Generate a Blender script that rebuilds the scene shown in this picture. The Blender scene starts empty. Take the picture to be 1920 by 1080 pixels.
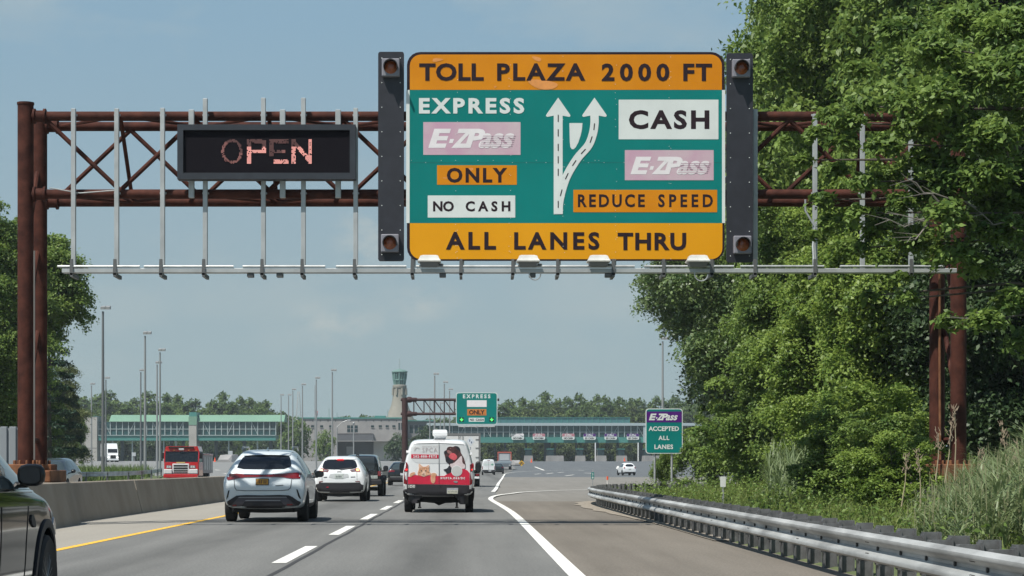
import bpy, bmesh, math, random
import numpy as np
from mathutils import Vector, Matrix
from mathutils.bvhtree import BVHTree
R = math.radians
SC = bpy.context.scene
C = SC.collection
# ------------------------------------------------------------------ camera, sky, sun, exposure
F, CX, CY, EYE = 4080.0, 875.0, 875.0, 1.3          # focal length and vanishing point in photo pixels, eye height
cam_data = bpy.data.cameras.new('camera')
cam = bpy.data.objects.new('camera', cam_data); C.objects.link(cam)
cam.location = (0, 0, EYE); cam.rotation_euler = (R(90), 0, 0)
cam_data.sensor_width = 36; cam_data.lens = 36 * F / 1920
cam_data.shift_x = (960 - CX) / 1920; cam_data.shift_y = (CY - 540) / 1920
cam_data.clip_start = 0.1; cam_data.clip_end = 20000
SC.camera = cam
SUN_TO = Vector((-0.40, -0.42, 1.0)).normalized()     # direction from the ground to the sun
elev = math.asin(SUN_TO.z)
azim = math.atan2(SUN_TO.x, SUN_TO.y)
world = bpy.data.worlds.new('World'); SC.world = world; world.use_nodes = True
wn, wl = world.node_tree.nodes, world.node_tree.links
wn.clear()
sky = wn.new('ShaderNodeTexSky'); sky.sky_type = 'NISHITA'; sky.sun_disc = False
sky.sun_elevation = elev; sky.sun_rotation = azim
sky.air_density = 1.3; sky.dust_density = 1.6; sky.ozone_density = 2.5; sky.altitude = 0
tint = wn.new('ShaderNodeMix'); tint.data_type = 'RGBA'; tint.blend_type = 'MULTIPLY'; tint.inputs[0].default_value = 1.0
tint.inputs[7].default_value = (0.80, 0.92, 0.96, 1)
wl.new(sky.outputs[0], tint.inputs[6])
tcw = wn.new('ShaderNodeTexCoord'); mpw = wn.new('ShaderNodeMapping'); mpw.inputs['Scale'].default_value = (9, 9, 20)
nz = wn.new('ShaderNodeTexNoise'); nz.inputs['Scale'].default_value = 1.0; nz.inputs['Detail'].default_value = 6; nz.inputs['Roughness'].default_value = .55
rp = wn.new('ShaderNodeValToRGB'); rp.color_ramp.elements[0].position = .53; rp.color_ramp.elements[1].position = .78
rp.color_ramp.elements[0].color = (0, 0, 0, 1); rp.color_ramp.elements[1].color = (.55, .55, .55, 1)
cl = wn.new('ShaderNodeMix'); cl.data_type = 'RGBA'; cl.inputs[7].default_value = (5.2, 5.9, 5.9, 1)
wl.new(tcw.outputs['Generated'], mpw.inputs[0]); wl.new(mpw.outputs[0], nz.inputs['Vector']); wl.new(nz.outputs[0], rp.inputs[0])
# summer haze: the lowest part of the sky turns pale blue-grey
sep = wn.new('ShaderNodeSeparateXYZ'); wl.new(tcw.outputs['Generated'], sep.inputs[0])
hz = wn.new('ShaderNodeValToRGB'); e = hz.color_ramp.elements; e[0].position = 0.0; e[1].position = 1.0
e[0].color = (4.10, 5.15, 5.35, 1); e[1].color = (2.0, 3.5, 5.0, 1)
for p_, c_ in ((.07, (3.80, 5.05, 5.55, 1)), (.20, (2.95, 4.65, 6.05, 1))): q_ = e.new(p_); q_.color = c_
wl.new(sep.outputs[2], hz.inputs[0])
hf = wn.new('ShaderNodeMapRange'); hf.inputs[1].default_value = .22; hf.inputs[2].default_value = .75; hf.inputs[3].default_value = 1.0; hf.inputs[4].default_value = 0.0; wl.new(sep.outputs[2], hf.inputs[0])
hm = wn.new('ShaderNodeMix'); hm.data_type = 'RGBA'; wl.new(hf.outputs[0], hm.inputs[0]); wl.new(tint.outputs[2], hm.inputs[6]); wl.new(hz.outputs[0], hm.inputs[7])
def puff(cx, cz, rx, rz):                            # soft cumulus patch in a given direction of the sky
    s_ = wn.new('ShaderNodeVectorMath'); s_.operation = 'SUBTRACT'; s_.inputs[1].default_value = (cx, 0, cz); wl.new(tcw.outputs['Generated'], s_.inputs[0])
    m_ = wn.new('ShaderNodeVectorMath'); m_.operation = 'MULTIPLY'; m_.inputs[1].default_value = (1/rx, 0, 1/rz); wl.new(s_.outputs[0], m_.inputs[0])
    l_ = wn.new('ShaderNodeVectorMath'); l_.operation = 'LENGTH'; wl.new(m_.outputs[0], l_.inputs[0])
    r_ = wn.new('ShaderNodeMapRange'); r_.interpolation_type = 'SMOOTHSTEP'; r_.inputs[1].default_value = 0; r_.inputs[2].default_value = 1; r_.inputs[3].default_value = 1; r_.inputs[4].default_value = 0; wl.new(l_.outputs['Value'], r_.inputs[0])
    return r_.outputs[0]
acc = None
for q_ in ((-.060, .066, .034, .016), (-.045, .104, .022, .022), (-.022, .075, .03, .012)):
    o_ = puff(*q_)
    if acc is None: acc = o_
    else:
        a_ = wn.new('ShaderNodeMath'); a_.operation = 'MAXIMUM'; wl.new(acc, a_.inputs[0]); wl.new(o_, a_.inputs[1]); acc = a_.outputs[0]
mp2 = wn.new('ShaderNodeMapping'); mp2.inputs['Scale'].default_value = (60, 60, 110); wl.new(tcw.outputs['Generated'], mp2.inputs[0])
n2 = wn.new('ShaderNodeTexNoise'); n2.inputs['Scale'].default_value = 1; n2.inputs['Detail'].default_value = 6; n2.inputs['Roughness'].default_value = .6; wl.new(mp2.outputs[0], n2.inputs['Vector'])
n2r = wn.new('ShaderNodeMapRange'); n2r.inputs[1].default_value = .38; n2r.inputs[2].default_value = .68; wl.new(n2.outputs[0], n2r.inputs[0])
pm = wn.new('ShaderNodeMath'); pm.operation = 'MULTIPLY'; wl.new(acc, pm.inputs[0]); wl.new(n2r.outputs[0], pm.inputs[1])
p6 = wn.new('ShaderNodeMath'); p6.operation = 'MULTIPLY_ADD'; p6.inputs[1].default_value = 1.15; wl.new(pm.outputs[0], p6.inputs[0]); wl.new(rp.outputs[0], p6.inputs[2])
wl.new(p6.outputs[0], cl.inputs[0]); wl.new(hm.outputs[2], cl.inputs[6])
bg = wn.new('ShaderNodeBackground'); bg.inputs[1].default_value = 0.072
wo = wn.new('ShaderNodeOutputWorld')
wl.new(cl.outputs[2], bg.inputs[0]); wl.new(bg.outputs[0], wo.inputs[0])
sun_data = bpy.data.lights.new('sun', 'SUN'); sun_data.energy = 4.9; sun_data.angle = R(0.5); sun_data.color = (1, .95, .87)
sun = bpy.data.objects.new('sun', sun_data); C.objects.link(sun)
sun.rotation_euler = SUN_TO.to_track_quat('Z', 'Y').to_euler(); sun.location = (-40, -40, 100)
SC.view_settings.view_transform = 'Standard'; SC.view_settings.look = 'None'
SC.view_settings.exposure = 0.30; SC.view_settings.gamma = 1.0; SC.view_settings.use_curve_mapping = False
SC.render.engine = 'CYCLES'; SC.cycles.max_bounces = 8; SC.cycles.transparent_max_bounces = 8

# ------------------------------------------------------------------ helpers
def P(px, py, Y):
    return Vector(((px - CX) / F * Y, Y, EYE + (CY - py) / F * Y))
def PX(px, Y): return (px - CX) / F * Y
def PZ(py, Y): return EYE + (CY - py) / F * Y
def ss(t):
    t = max(0.0, min(1.0, t)); return t * t * (3 - 2 * t)
def terr(x, y):
    a = 2.8 * ss((y - 300) / 300); b = 2.8 * ss((y - 120) / 480); w = ss((-10 - x) / 8)
    return a * (1 - w) + b * w
MATS = {}
def M(name, col, rough=.6, metal=0.0, var=0.0, scale=3.0, coat=0.0, bump=0.0, bscale=40.0, stretch=(1, 1, 1), col2=None, emit=None, es=1.0, spec=.5, detail=6, ctr=(.35, .65)):
    if name in MATS: return MATS[name]
    m = bpy.data.materials.new(name); m.use_nodes = True; MATS[name] = m
    nt = m.node_tree; n, l = nt.nodes, nt.links
    b = n['Principled BSDF']
    b.inputs['Base Color'].default_value = (*col, 1); b.inputs['Roughness'].default_value = rough
    b.inputs['Metallic'].default_value = metal; b.inputs['Coat Weight'].default_value = coat; b.inputs['Coat Roughness'].default_value = .04
    b.inputs['Specular IOR Level'].default_value = spec
    if emit: b.inputs['Emission Color'].default_value = (*emit, 1); b.inputs['Emission Strength'].default_value = es
    if var or col2 or bump:
        tc = n.new('ShaderNodeTexCoord'); mp = n.new('ShaderNodeMapping'); mp.inputs['Scale'].default_value = stretch
        l.new(tc.outputs['Object'], mp.inputs[0])
    if var or col2:
        t = n.new('ShaderNodeTexNoise'); t.inputs['Scale'].default_value = scale; t.inputs['Detail'].default_value = detail; t.inputs['Roughness'].default_value = .6
        l.new(mp.outputs[0], t.inputs['Vector'])
        r = n.new('ShaderNodeValToRGB')
        r.color_ramp.elements[0].position = ctr[0]; r.color_ramp.elements[1].position = ctr[1]
        c0 = col if col2 else tuple(c * (1 - var) for c in col); c1 = col2 if col2 else tuple(min(1, c * (1 + var)) for c in col)
        r.color_ramp.elements[0].color = (*c0, 1); r.color_ramp.elements[1].color = (*c1, 1)
        l.new(t.outputs[0], r.inputs[0]); l.new(r.outputs[0], b.inputs['Base Color'])
    if bump:
        t2 = n.new('ShaderNodeTexNoise'); t2.inputs['Scale'].default_value = bscale; t2.inputs['Detail'].default_value = 4
        l.new(mp.outputs[0], t2.inputs['Vector'])
        bp = n.new('ShaderNodeBump'); bp.inputs['Strength'].default_value = bump; bp.inputs['Distance'].default_value = .02
        l.new(t2.outputs[0], bp.inputs['Height']); l.new(bp.outputs[0], b.inputs['Normal'])
    return m

class MB:
    def __init__(s, org=None): s.v = []; s.f = []; s.org = org
    def add(s, vs, fs):
        o = len(s.v); s.v += [tuple(v) for v in vs]; s.f += [tuple(i + o for i in f) for f in fs]; return s
    def box(s, x0, x1, y0, y1, z0, z1):
        return s.add([(x0,y0,z0),(x1,y0,z0),(x1,y1,z0),(x0,y1,z0),(x0,y0,z1),(x1,y0,z1),(x1,y1,z1),(x0,y1,z1)],
                     [(0,3,2,1),(4,5,6,7),(0,1,5,4),(1,2,6,5),(2,3,7,6),(3,0,4,7)])
    def cbox(s, x0, x1, y0, y1, z0, z1, b=.02, seg=2):
        bm = bmesh.new(); bmesh.ops.create_cube(bm, size=1)
        for v in bm.verts: v.co = ((x0+x1)/2 + v.co.x*(x1-x0), (y0+y1)/2 + v.co.y*(y1-y0), (z0+z1)/2 + v.co.z*(z1-z0))
        bmesh.ops.bevel(bm, geom=bm.edges[:], offset=b, segments=seg, affect='EDGES', profile=.5)
        s.add([v.co[:] for v in bm.verts], [[v.index for v in f.verts] for f in bm.faces]); bm.free(); return s
    def tube(s, pts, rad, n=10, cap=True):
        pts = [Vector(p) for p in pts]; k = len(pts)
        rr = rad if isinstance(rad, (list, tuple)) else [rad] * k
        vs = []; fs = []; prev = None
        for i, p in enumerate(pts):
            d = (pts[min(i+1, k-1)] - pts[max(i-1, 0)]).normalized()
            if prev is None:
                a = d.orthogonal().normalized()
            else:
                a = (prev - d * prev.dot(d)).normalized()
            prev = a; b = d.cross(a)
            for j in range(n):
                t = 2 * math.pi * j / n
                vs.append(p + (a * math.cos(t) + b * math.sin(t)) * rr[i])
        for i in range(k-1):
            for j in range(n):
                fs.append((i*n+j, i*n+(j+1) % n, (i+1)*n+(j+1) % n, (i+1)*n+j))
        if cap:
            fs.append(tuple(range(n-1, -1, -1))); fs.append(tuple(range((k-1)*n, k*n)))
        return s.add(vs, fs)
    def prism(s, poly, y0, y1):                       # polygon in (x, z), extruded along y
        n = len(poly)
        vs = [(x, y0, z) for x, z in poly] + [(x, y1, z) for x, z in poly]
        fs = [tuple(range(n)), tuple(range(2*n-1, n-1, -1))] + [(i, i+n, (i+1) % n + n, (i+1) % n) for i in range(n)]
        return s.add(vs, fs)
    def lathe(s, prof, n=24, axis='z', c=(0, 0, 0), a0=0.0):
        vs = []; fs = []; k = len(prof)
        for r, h in prof:
            for j in range(n):
                t = a0 + 2*math.pi*j/n; u, w = r*math.cos(t), r*math.sin(t)
                if axis == 'z': vs.append((c[0]+u, c[1]+w, c[2]+h))
                elif axis == 'x': vs.append((c[0]+h, c[1]+u, c[2]+w))
                else: vs.append((c[0]+u, c[1]+h, c[2]+w))
        for i in range(k-1):
            for j in range(n): fs.append((i*n+j, i*n+(j+1) % n, (i+1)*n+(j+1) % n, (i+1)*n+j))
        fs.append(tuple(range(n-1, -1, -1))); fs.append(tuple(range((k-1)*n, k*n)))
        return s.add(vs, fs)
    def loft(s, rings, close=True, caps=False):
        n = len(rings[0]); o = []; fs = []
        for r in rings: o += [tuple(p) for p in r]
        for i in range(len(rings)-1):
            for j in range(n if close else n-1): fs.append((i*n+j, i*n+(j+1) % n, (i+1)*n+(j+1) % n, (i+1)*n+j))
        if caps: fs.append(tuple(range(n-1, -1, -1))); fs.append(tuple(range((len(rings)-1)*n, len(rings)*n)))
        return s.add(o, fs)
    def mesh(s, name):
        me = bpy.data.meshes.new(name); v = s.v
        if s.org is not None: v = [(a-s.org[0], b-s.org[1], c-s.org[2]) for a, b, c in v]
        me.from_pydata(v, [], s.f); me.update(); return me
    def build(s, name, mat, parent=None, smooth=False, fix=True):
        me = s.mesh(name)
        if fix:
            bm = bmesh.new(); bm.from_mesh(me); bmesh.ops.recalc_face_normals(bm, faces=bm.faces[:]); bm.to_mesh(me); bm.free()
        if smooth: shade(me)
        return link(name, me, mat, parent)
def shade(me, ang=40):
    me.shade_smooth()
    try: me.set_sharp_from_angle(angle=R(ang))
    except Exception: pass
def link(name, me, mat, parent=None):
    o = bpy.data.objects.new(name, me); C.objects.link(o)
    if mat is not None and not me.materials: me.materials.append(mat)
    if parent is not None: o.parent = parent
    return o
def tag(o, label, cat, group=None, kind=None):
    if kind: o['kind'] = kind
    else: o['label'] = label; o['category'] = cat
    if group: o['group'] = group
    return o
def thing(name, label, cat, loc=(0, 0, 0), rotz=0.0, group=None):
    o = bpy.data.objects.new(name, None); C.objects.link(o); o.empty_display_size = .3
    o.location = loc; o.rotation_euler = (0, 0, rotz)
    return tag(o, label, cat, group)
def struct(o): o['kind'] = 'structure'; return o
def copy_tree(o, parent=None):
    c = o.copy(); C.objects.link(c); c.parent = parent
    for ch in list(o.children): copy_tree(ch, c)
    return c
# lettering: returns verts (x, z) and faces fitted to a box, cap height measured from an H
def text_geo(s, x0, x1, z0, z1, bold=.02, shear=0.0, fit=True, ax=None, res=3):
    def run(body, sp):
        cu = bpy.data.curves.new('t', 'FONT'); cu.body = body; cu.size = 1; cu.offset = bold; cu.resolution_u = res; cu.space_character = sp
        o = bpy.data.objects.new('t', cu); me = o.to_mesh()
        v = [(q.co.x, q.co.y) for q in me.vertices]; f = [tuple(p.vertices) for p in me.polygons]
        o.to_mesh_clear(); bpy.data.objects.remove(o); bpy.data.curves.remove(cu)
        return v, f
    hv, _ = run('H', 1); hz0 = min(q[1] for q in hv); hz1 = max(q[1] for q in hv)
    sz = (z1 - z0) / (hz1 - hz0)
    sx = sz * (ax if ax else 1.0)
    def wid(sp):
        v, _ = run(s, sp); return max(q[0] for q in v) - min(q[0] for q in v)
    if ax and len(s) > 1:
        w1, w2 = wid(1), wid(2); sp = 1 + ((x1 - x0) / sx - w1) / (w2 - w1); sp = max(.6, sp)
    else: sp = 1
    v, f = run(s, sp)
    a0 = min(q[0] for q in v); a1 = max(q[0] for q in v); k = (x1 - x0) / (a1 - a0)
    return [(x0 + (q[0]-a0)*k + shear*((q[1]-hz0)*sz), z0 + (q[1]-hz0)*sz) for q in v], f
def chaikin(poly, it):
    for _ in range(it):
        q = []
        for i in range(len(poly)):
            a, b = poly[i], poly[(i+1) % len(poly)]
            q += [(a[0]*.75+b[0]*.25, a[1]*.75+b[1]*.25), (a[0]*.25+b[0]*.75, a[1]*.25+b[1]*.75)]
        poly = q
    return poly
def rrect(x0, x1, z0, z1, r, n=5):
    out = []
    for cx, cz, a in ((x1-r, z1-r, 0), (x0+r, z1-r, 90), (x0+r, z0+r, 180), (x1-r, z0+r, 270)):
        for i in range(n+1):
            t = R(a + 90*i/n); out.append((cx + r*math.cos(t), cz + r*math.sin(t)))
    return out
def arrow_ribbon(pts, w):                             # constant-width ribbon polygon along 2-D points
    L, Rr = [], []
    for i, p in enumerate(pts):
        a = Vector(pts[max(i-1, 0)]); b = Vector(pts[min(i+1, len(pts)-1)]); d = (b-a).normalized(); n = Vector((-d.y, d.x))*(w/2)
        L.append((p[0]+n.x, p[1]+n.y)); Rr.append((p[0]-n.x, p[1]-n.y))
    return L + Rr[::-1]
def smooth_line(pts, n=8):
    out = []
    for i in range(len(pts)-1):
        p0 = Vector(pts[max(i-1, 0)]); p1 = Vector(pts[i]); p2 = Vector(pts[i+1]); p3 = Vector(pts[min(i+2, len(pts)-1)])
        for k in range(n):
            t = k/n
            out.append(tuple(.5*((2*p1)+(p2-p0)*t+(2*p0-5*p1+4*p2-p3)*t*t+(-p0+3*p1-3*p2+p3)*t**3)))
    out.append(tuple(pts[-1])); return out
# ------------------------------------------------------------------ materials of the setting
def pave_mat(name, a, b, fine=.10, big=.06):
    """weathered pavement: fine aggregate grain, long wheel-track streaks, blotches"""
    m = bpy.data.materials.new(name); m.use_nodes = True; nt = m.node_tree; n, l = nt.nodes, nt.links
    bs = n['Principled BSDF']; bs.inputs['Roughness'].default_value = .88; bs.inputs['Specular IOR Level'].default_value = .25
    tc = n.new('ShaderNodeTexCoord')
    def noise(sc, st, det=5):
        mp = n.new('ShaderNodeMapping'); mp.inputs['Scale'].default_value = st; l.new(tc.outputs['Object'], mp.inputs[0])
        t = n.new('ShaderNodeTexNoise'); t.inputs['Scale'].default_value = sc; t.inputs['Detail'].default_value = det; t.inputs['Roughness'].default_value = .62
        l.new(mp.outputs[0], t.inputs['Vector']); return t
    t1 = noise(1.0, (1.6, .05, 1)); t2 = noise(.35, (1, .25, 1)); t3 = noise(28, (1, 1, 1), 8)
    r = n.new('ShaderNodeValToRGB'); r.color_ramp.elements[0].position = .3; r.color_ramp.elements[1].position = .7
    r.color_ramp.elements[0].color = (*a, 1); r.color_ramp.elements[1].color = (*b, 1)
    ad = n.new('ShaderNodeMath'); ad.operation = 'MULTIPLY_ADD'; ad.inputs[1].default_value = .5
    l.new(t1.outputs[0], ad.inputs[0])
    h = n.new('ShaderNodeMath'); h.operation = 'MULTIPLY'; h.inputs[1].default_value = .5; l.new(t2.outputs[0], h.inputs[0]); l.new(h.outputs[0], ad.inputs[2])
    l.new(ad.outputs[0], r.inputs[0])
    mr = n.new('ShaderNodeMapRange'); mr.inputs[1].default_value = .3; mr.inputs[2].default_value = .7; mr.inputs[3].default_value = 1-fine*2.4; mr.inputs[4].default_value = 1+fine*2.4
    l.new(t3.outputs[0], mr.inputs[0])
    mx = n.new('ShaderNodeMix'); mx.data_type = 'RGBA'; mx.blend_type = 'MULTIPLY'; mx.inputs[0].default_value = 1
    l.new(r.outputs[0], mx.inputs[6]); l.new(mr.outputs[0], mx.inputs[7]); l.new(mx.outputs[2], bs.inputs['Base Color'])
    bp = n.new('ShaderNodeBump'); bp.inputs['Strength'].default_value = .35; bp.inputs['Distance'].default_value = .01
    l.new(t3.outputs[0], bp.inputs['Height']); l.new(bp.outputs[0], bs.inputs['Normal'])
    MATS[name] = m; return m
m_road = pave_mat('lane_asphalt', (.112, .114, .111), (.185, .186, .178), .15)
def lane_wear(m, pitch, x0, amt):                     # oil-darkened strip along the middle of each lane
    nt = m.node_tree; n, l = nt.nodes, nt.links; bs = n['Principled BSDF']; src = bs.inputs['Base Color'].links[0].from_socket
    tc = n.new('ShaderNodeTexCoord'); sp = n.new('ShaderNodeSeparateXYZ'); l.new(tc.outputs['Object'], sp.inputs[0])
    def mth(op, a, b=None):
        q = n.new('ShaderNodeMath'); q.operation = op
        for i, v in enumerate((a, b)):
            if v is None: continue
            if isinstance(v, (int, float)): q.inputs[i].default_value = v
            else: l.new(v, q.inputs[i])
        return q.outputs[0]
    c = mth('COSINE', mth('MULTIPLY', mth('SUBTRACT', sp.outputs[0], x0), 2*math.pi/pitch))
    c2 = mth('POWER', mth('MAXIMUM', c, 0.0), 2.5)
    mp = n.new('ShaderNodeMapping'); mp.inputs['Scale'].default_value = (1.2, .12, 1); l.new(tc.outputs['Object'], mp.inputs[0])
    tn = n.new('ShaderNodeTexNoise'); tn.inputs['Scale'].default_value = 1.5; tn.inputs['Detail'].default_value = 6; l.new(mp.outputs[0], tn.inputs['Vector'])
    f = mth('SUBTRACT', 1.0, mth('MULTIPLY', mth('MULTIPLY', c2, tn.outputs[0]), amt))
    mx = n.new('ShaderNodeMix'); mx.data_type = 'RGBA'; mx.blend_type = 'MULTIPLY'; mx.inputs[0].default_value = 1
    l.new(src, mx.inputs[6]); l.new(f, mx.inputs[7]); l.new(mx.outputs[2], bs.inputs['Base Color'])
lane_wear(m_road, 3.83, -.6, .5)
m_shl = pave_mat('left_shoulder_asphalt', (.25, .235, .205), (.31, .295, .26))
m_shr = pave_mat('right_shoulder_asphalt', (.118, .105, .088), (.195, .176, .150), .14)
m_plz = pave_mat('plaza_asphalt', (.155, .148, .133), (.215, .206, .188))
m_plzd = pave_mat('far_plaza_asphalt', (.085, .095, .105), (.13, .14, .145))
m_opp = pave_mat('opposite_asphalt', (.17, .175, .175), (.22, .225, .22))
m_grass = M('grass_soil', (.045, .075, .022), .95, var=.45, scale=.7, col2=(.11, .13, .05))
m_white = M('road_paint_white', (.50, .50, .47), .85, scale=7, col2=(.70, .70, .66), ctr=(.3, .5))
m_yel = M('road_paint_yellow', (.72, .42, .045), .8, var=.15, scale=6)
m_conc = M('weathered_concrete', (.25, .212, .168), .9, scale=.9, col2=(.325, .285, .232), bump=.25, bscale=60, stretch=(1, 1, .6))
m_rust = M('rusted_steel', (.036, .012, .009), .78, scale=3.2, col2=(.082, .028, .019), spec=.15, bump=.15, bscale=30)
m_rusto = M('orange_rust', (.11, .038, .014), .85, scale=4, col2=(.22, .095, .04), bump=.3, bscale=30)
m_galv = M('galvanized_steel', (.42, .44, .44), .45, metal=.55, var=.18, scale=4)
m_alum = M('dull_aluminium', (.40, .42, .42), .5, metal=.35, var=.12, scale=2)
m_rail = M('guardrail_zinc', (.36, .37, .365), .55, metal=.3, var=.35, scale=2.5, stretch=(1, .25, 1))
m_post = M('guardrail_post_steel', (.13, .133, .135), .6, metal=.3, var=.3, scale=6)
m_dark = M('black_housing', (.018, .019, .026), .5, var=.2, scale=3)

# ------------------------------------------------------------------ ground and roads
def sheet(name, xs, ys, off, mat, zf=terr):
    mb = MB(); n = len(xs)
    for y in ys:
        for x in xs: mb.v.append((x, y, zf(x, y) + off))
    for j in range(len(ys)-1):
        for i in range(n-1): mb.f.append((j*n+i, j*n+i+1, (j+1)*n+i+1, (j+1)*n+i))
    return struct(mb.build(name, mat, fix=False))
def strip(name, rows, off, mat, k=1, kind=True):      # rows of (y, x_left, x_right)
    mb = MB()
    for y, a, b in rows:
        for i in range(k+1):
            x = a + (b-a)*i/k; mb.v.append((x, y, terr(x, y) + off))
    for j in range(len(rows)-1):
        for i in range(k): mb.f.append((j*(k+1)+i, j*(k+1)+i+1, (j+1)*(k+1)+i+1, (j+1)*(k+1)+i))
    o = mb.build(name, mat, fix=False)
    return struct(o) if kind else o
def interp(tab, y):
    if y <= tab[0][0]: return tab[0][1]
    for (a, u), (b, v) in zip(tab, tab[1:]):
        if y <= b: return u + (v-u)*(y-a)/(b-a)
    return tab[-1][1]
frange = lambda a, b, s: [a + s*i for i in range(int(round((b-a)/s))+1)]
ys_all = frange(-10, 100, 10) + frange(110, 640, 10) + [700, 800, 1000, 1500, 2500, 4000, 7000]
xs_all = [-6000, -2500, -1000, -500, -250, -120, -70, -45, -30] + frange(-22, -8, 1) + [0, 6, 15, 30, 60, 120, 250, 500, 1000, 2500, 6000]
sheet('ground', xs_all, ys_all, -.10, m_grass)
XR = smooth_line([(1.32, 2), (1.31, 30), (1.3, 58), (1.16, 72), (1.0, 82), (.97, 88), (1.12, 94), (1.5, 100), (2.2, 106), (3.0, 112), (4.7, 118.5), (6.7, 123), (10, 129)], 6)
XR2 = smooth_line([(1.35, 112), (1.7, 127), (2.6, 175), (4.0, 244), (5.3, 310), (6.4, 350), (9, 372), (14, 388), (22, 398)], 6)
xr = [(b, a) for a, b in XR if b < 100]; xr2 = [(b, a) for a, b in XR2]
lane_edge = xr + [(112, 1.45)] + [q for q in xr2 if 112 < q[0] < 352] + [(420, 9.5), (700, 9.5)]
yy = frange(2, 130, 4) + frange(140, 640, 10) + [700]
strip('road', [(y, -6.5, interp(lane_edge, y)) for y in yy], 0, m_road, 3)
strip('left_shoulder', [(y, -9.6, -6.5) for y in yy], 0, m_shl, 2)
RAIL = smooth_line([(4.5, 4), (4.42, 17), (4.3, 45), (4.22, 62), (4.2, 71), (4.36, 77), (4.95, 81.5), (6.1, 85), (7.9, 88), (10.5, 91), (14, 94), (21, 99)], 8)
railx = [(b, a) for a, b in RAIL]
strip('right_shoulder', [(y, interp(lane_edge, y), max(interp(railx, y) + .5, 5.0)) for y in frange(2, 84, 4)], -.004, m_shr, 3)
strip('toll_plaza_pavement', [(y, -9.6, 130) for y in frange(60, 280, 10)], -.04, m_plz, 6)
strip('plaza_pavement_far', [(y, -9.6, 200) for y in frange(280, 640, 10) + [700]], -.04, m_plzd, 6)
strip('opposite_road', [(y, -23.5, -9.6) for y in frange(0, 640, 10) + [700]], -.005, m_opp, 8)
strip('access_road', [(y, -140, -23.5) for y in frange(210, 640, 10) + [700]], -.005, m_opp, 6)
# lane markings
def paint(name, pts, w, mat, off):
    pts = [Vector(p) for p in pts]; mb = MB()
    for i, p in enumerate(pts):
        d = (pts[min(i+1, len(pts)-1)] - pts[max(i-1, 0)]).normalized(); n = Vector((-d.y, d.x)) * (w/2)
        for q in (p+n, p-n): mb.v.append((q.x, q.y, terr(q.x, q.y) + off))
    for i in range(len(pts)-1): mb.f.append((2*i, 2*i+1, 2*i+3, 2*i+2))
    return struct(mb.build(name, mat, fix=False))
paint('yellow_edge_line', [(-6.38, y) for y in frange(2, 640, 10)], .16, m_yel, .005)
paint('edge_line', [p for p in XR], .2, m_white, .005)
paint('express_edge_line', [p for p in XR2], .22, m_white, .012)
mb = MB()
for k in range(-1, 26):
    y = 29.3 + 12.1*k
    x = -2.53
    for a in (0, 3.1): mb.add([(x-.1, y+a, .005), (x+.1, y+a, .005), (x+.1, y+a+3.1, .005), (x-.1, y+a+3.1, .005)], [(0, 1, 2, 3)])
struct(mb.build('lane_line', m_white, fix=False))
m_seam = M('tar_seam', (.035, .035, .036), .8)
rng = random.Random(5)
mb = MB(); prev = None
for i, y in enumerate(frange(4, 220, 2)):
    x = -2.33 + rng.uniform(-.02, .02)
    mb.v += [(x-.035, y, .0035), (x+.035, y, .0035)]
    if i: mb.f.append((2*i-2, 2*i-1, 2*i+1, 2*i))
for (xa, ya, xb, yb) in ((-8.3, 49, -6.6, 51), (1.6, 66, 4.0, 66.4)):
    k = len(mb.v); n = 14
    for i in range(n+1):
        t = i/n; x = xa+(xb-xa)*t + rng.uniform(-.05, .05); y = ya+(yb-ya)*t; w = rng.uniform(.005, .012)
        mb.v += [(x-w, y, .003), (x+w, y, .003)]
        if i: mb.f.append((k+2*i-2, k+2*i-1, k+2*i+1, k+2*i))
struct(mb.build('tar_seam', m_seam, fix=False))
mb = MB()
def dash(px0, py0, px1, py1, w=.2):
    q = []
    for px, py in ((px0, py0), (px1, py1)):
        lo, hi = 40.0, 640.0
        for _ in range(40):
            Y = (lo+hi)/2; v_ = CY + (EYE - terr(PX(px, Y), Y))*F/Y
            if v_ > py: lo = Y
            else: hi = Y
        q.append(Vector((PX(px, Y), Y)))
    a, b = q; d = (b-a).normalized(); n = Vector((-d.y, d.x))*w
    mb.add([(p.x, p.y, terr(p.x, p.y)+.02) for p in (a+n, a-n, b-n, b+n)], [(0, 1, 2, 3)])
for q in ((1003, 889.5, 1013, 888.5), (1025, 888.5, 1037, 887), (1046, 886.5, 1057, 885.5), (1060, 892.5, 1076, 890.5), (1003, 875.5, 1020, 882), (1096, 887, 1110, 888), (1157, 879, 1159, 874), (1085, 882, 1094, 882.4), (420, 888, 428, 889), (403, 881, 412, 882)): dash(*q)
struct(mb.build('plaza_lane_marks', m_white, fix=False))
# painted gravel strip by the far end of the rail
m_grav = M('pale_gravel', (.16, .14, .115), .95, scale=9, col2=(.33, .29, .235), bump=.6, bscale=30)
strip('gravel_edge', [(y, interp(railx, y)-.5*ss((y-48)/22)*(1+.25*math.sin(y*1.3)), interp(railx, y)+.6) for y in frange(38, 82, 2)], .012, m_grav, 2)

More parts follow.
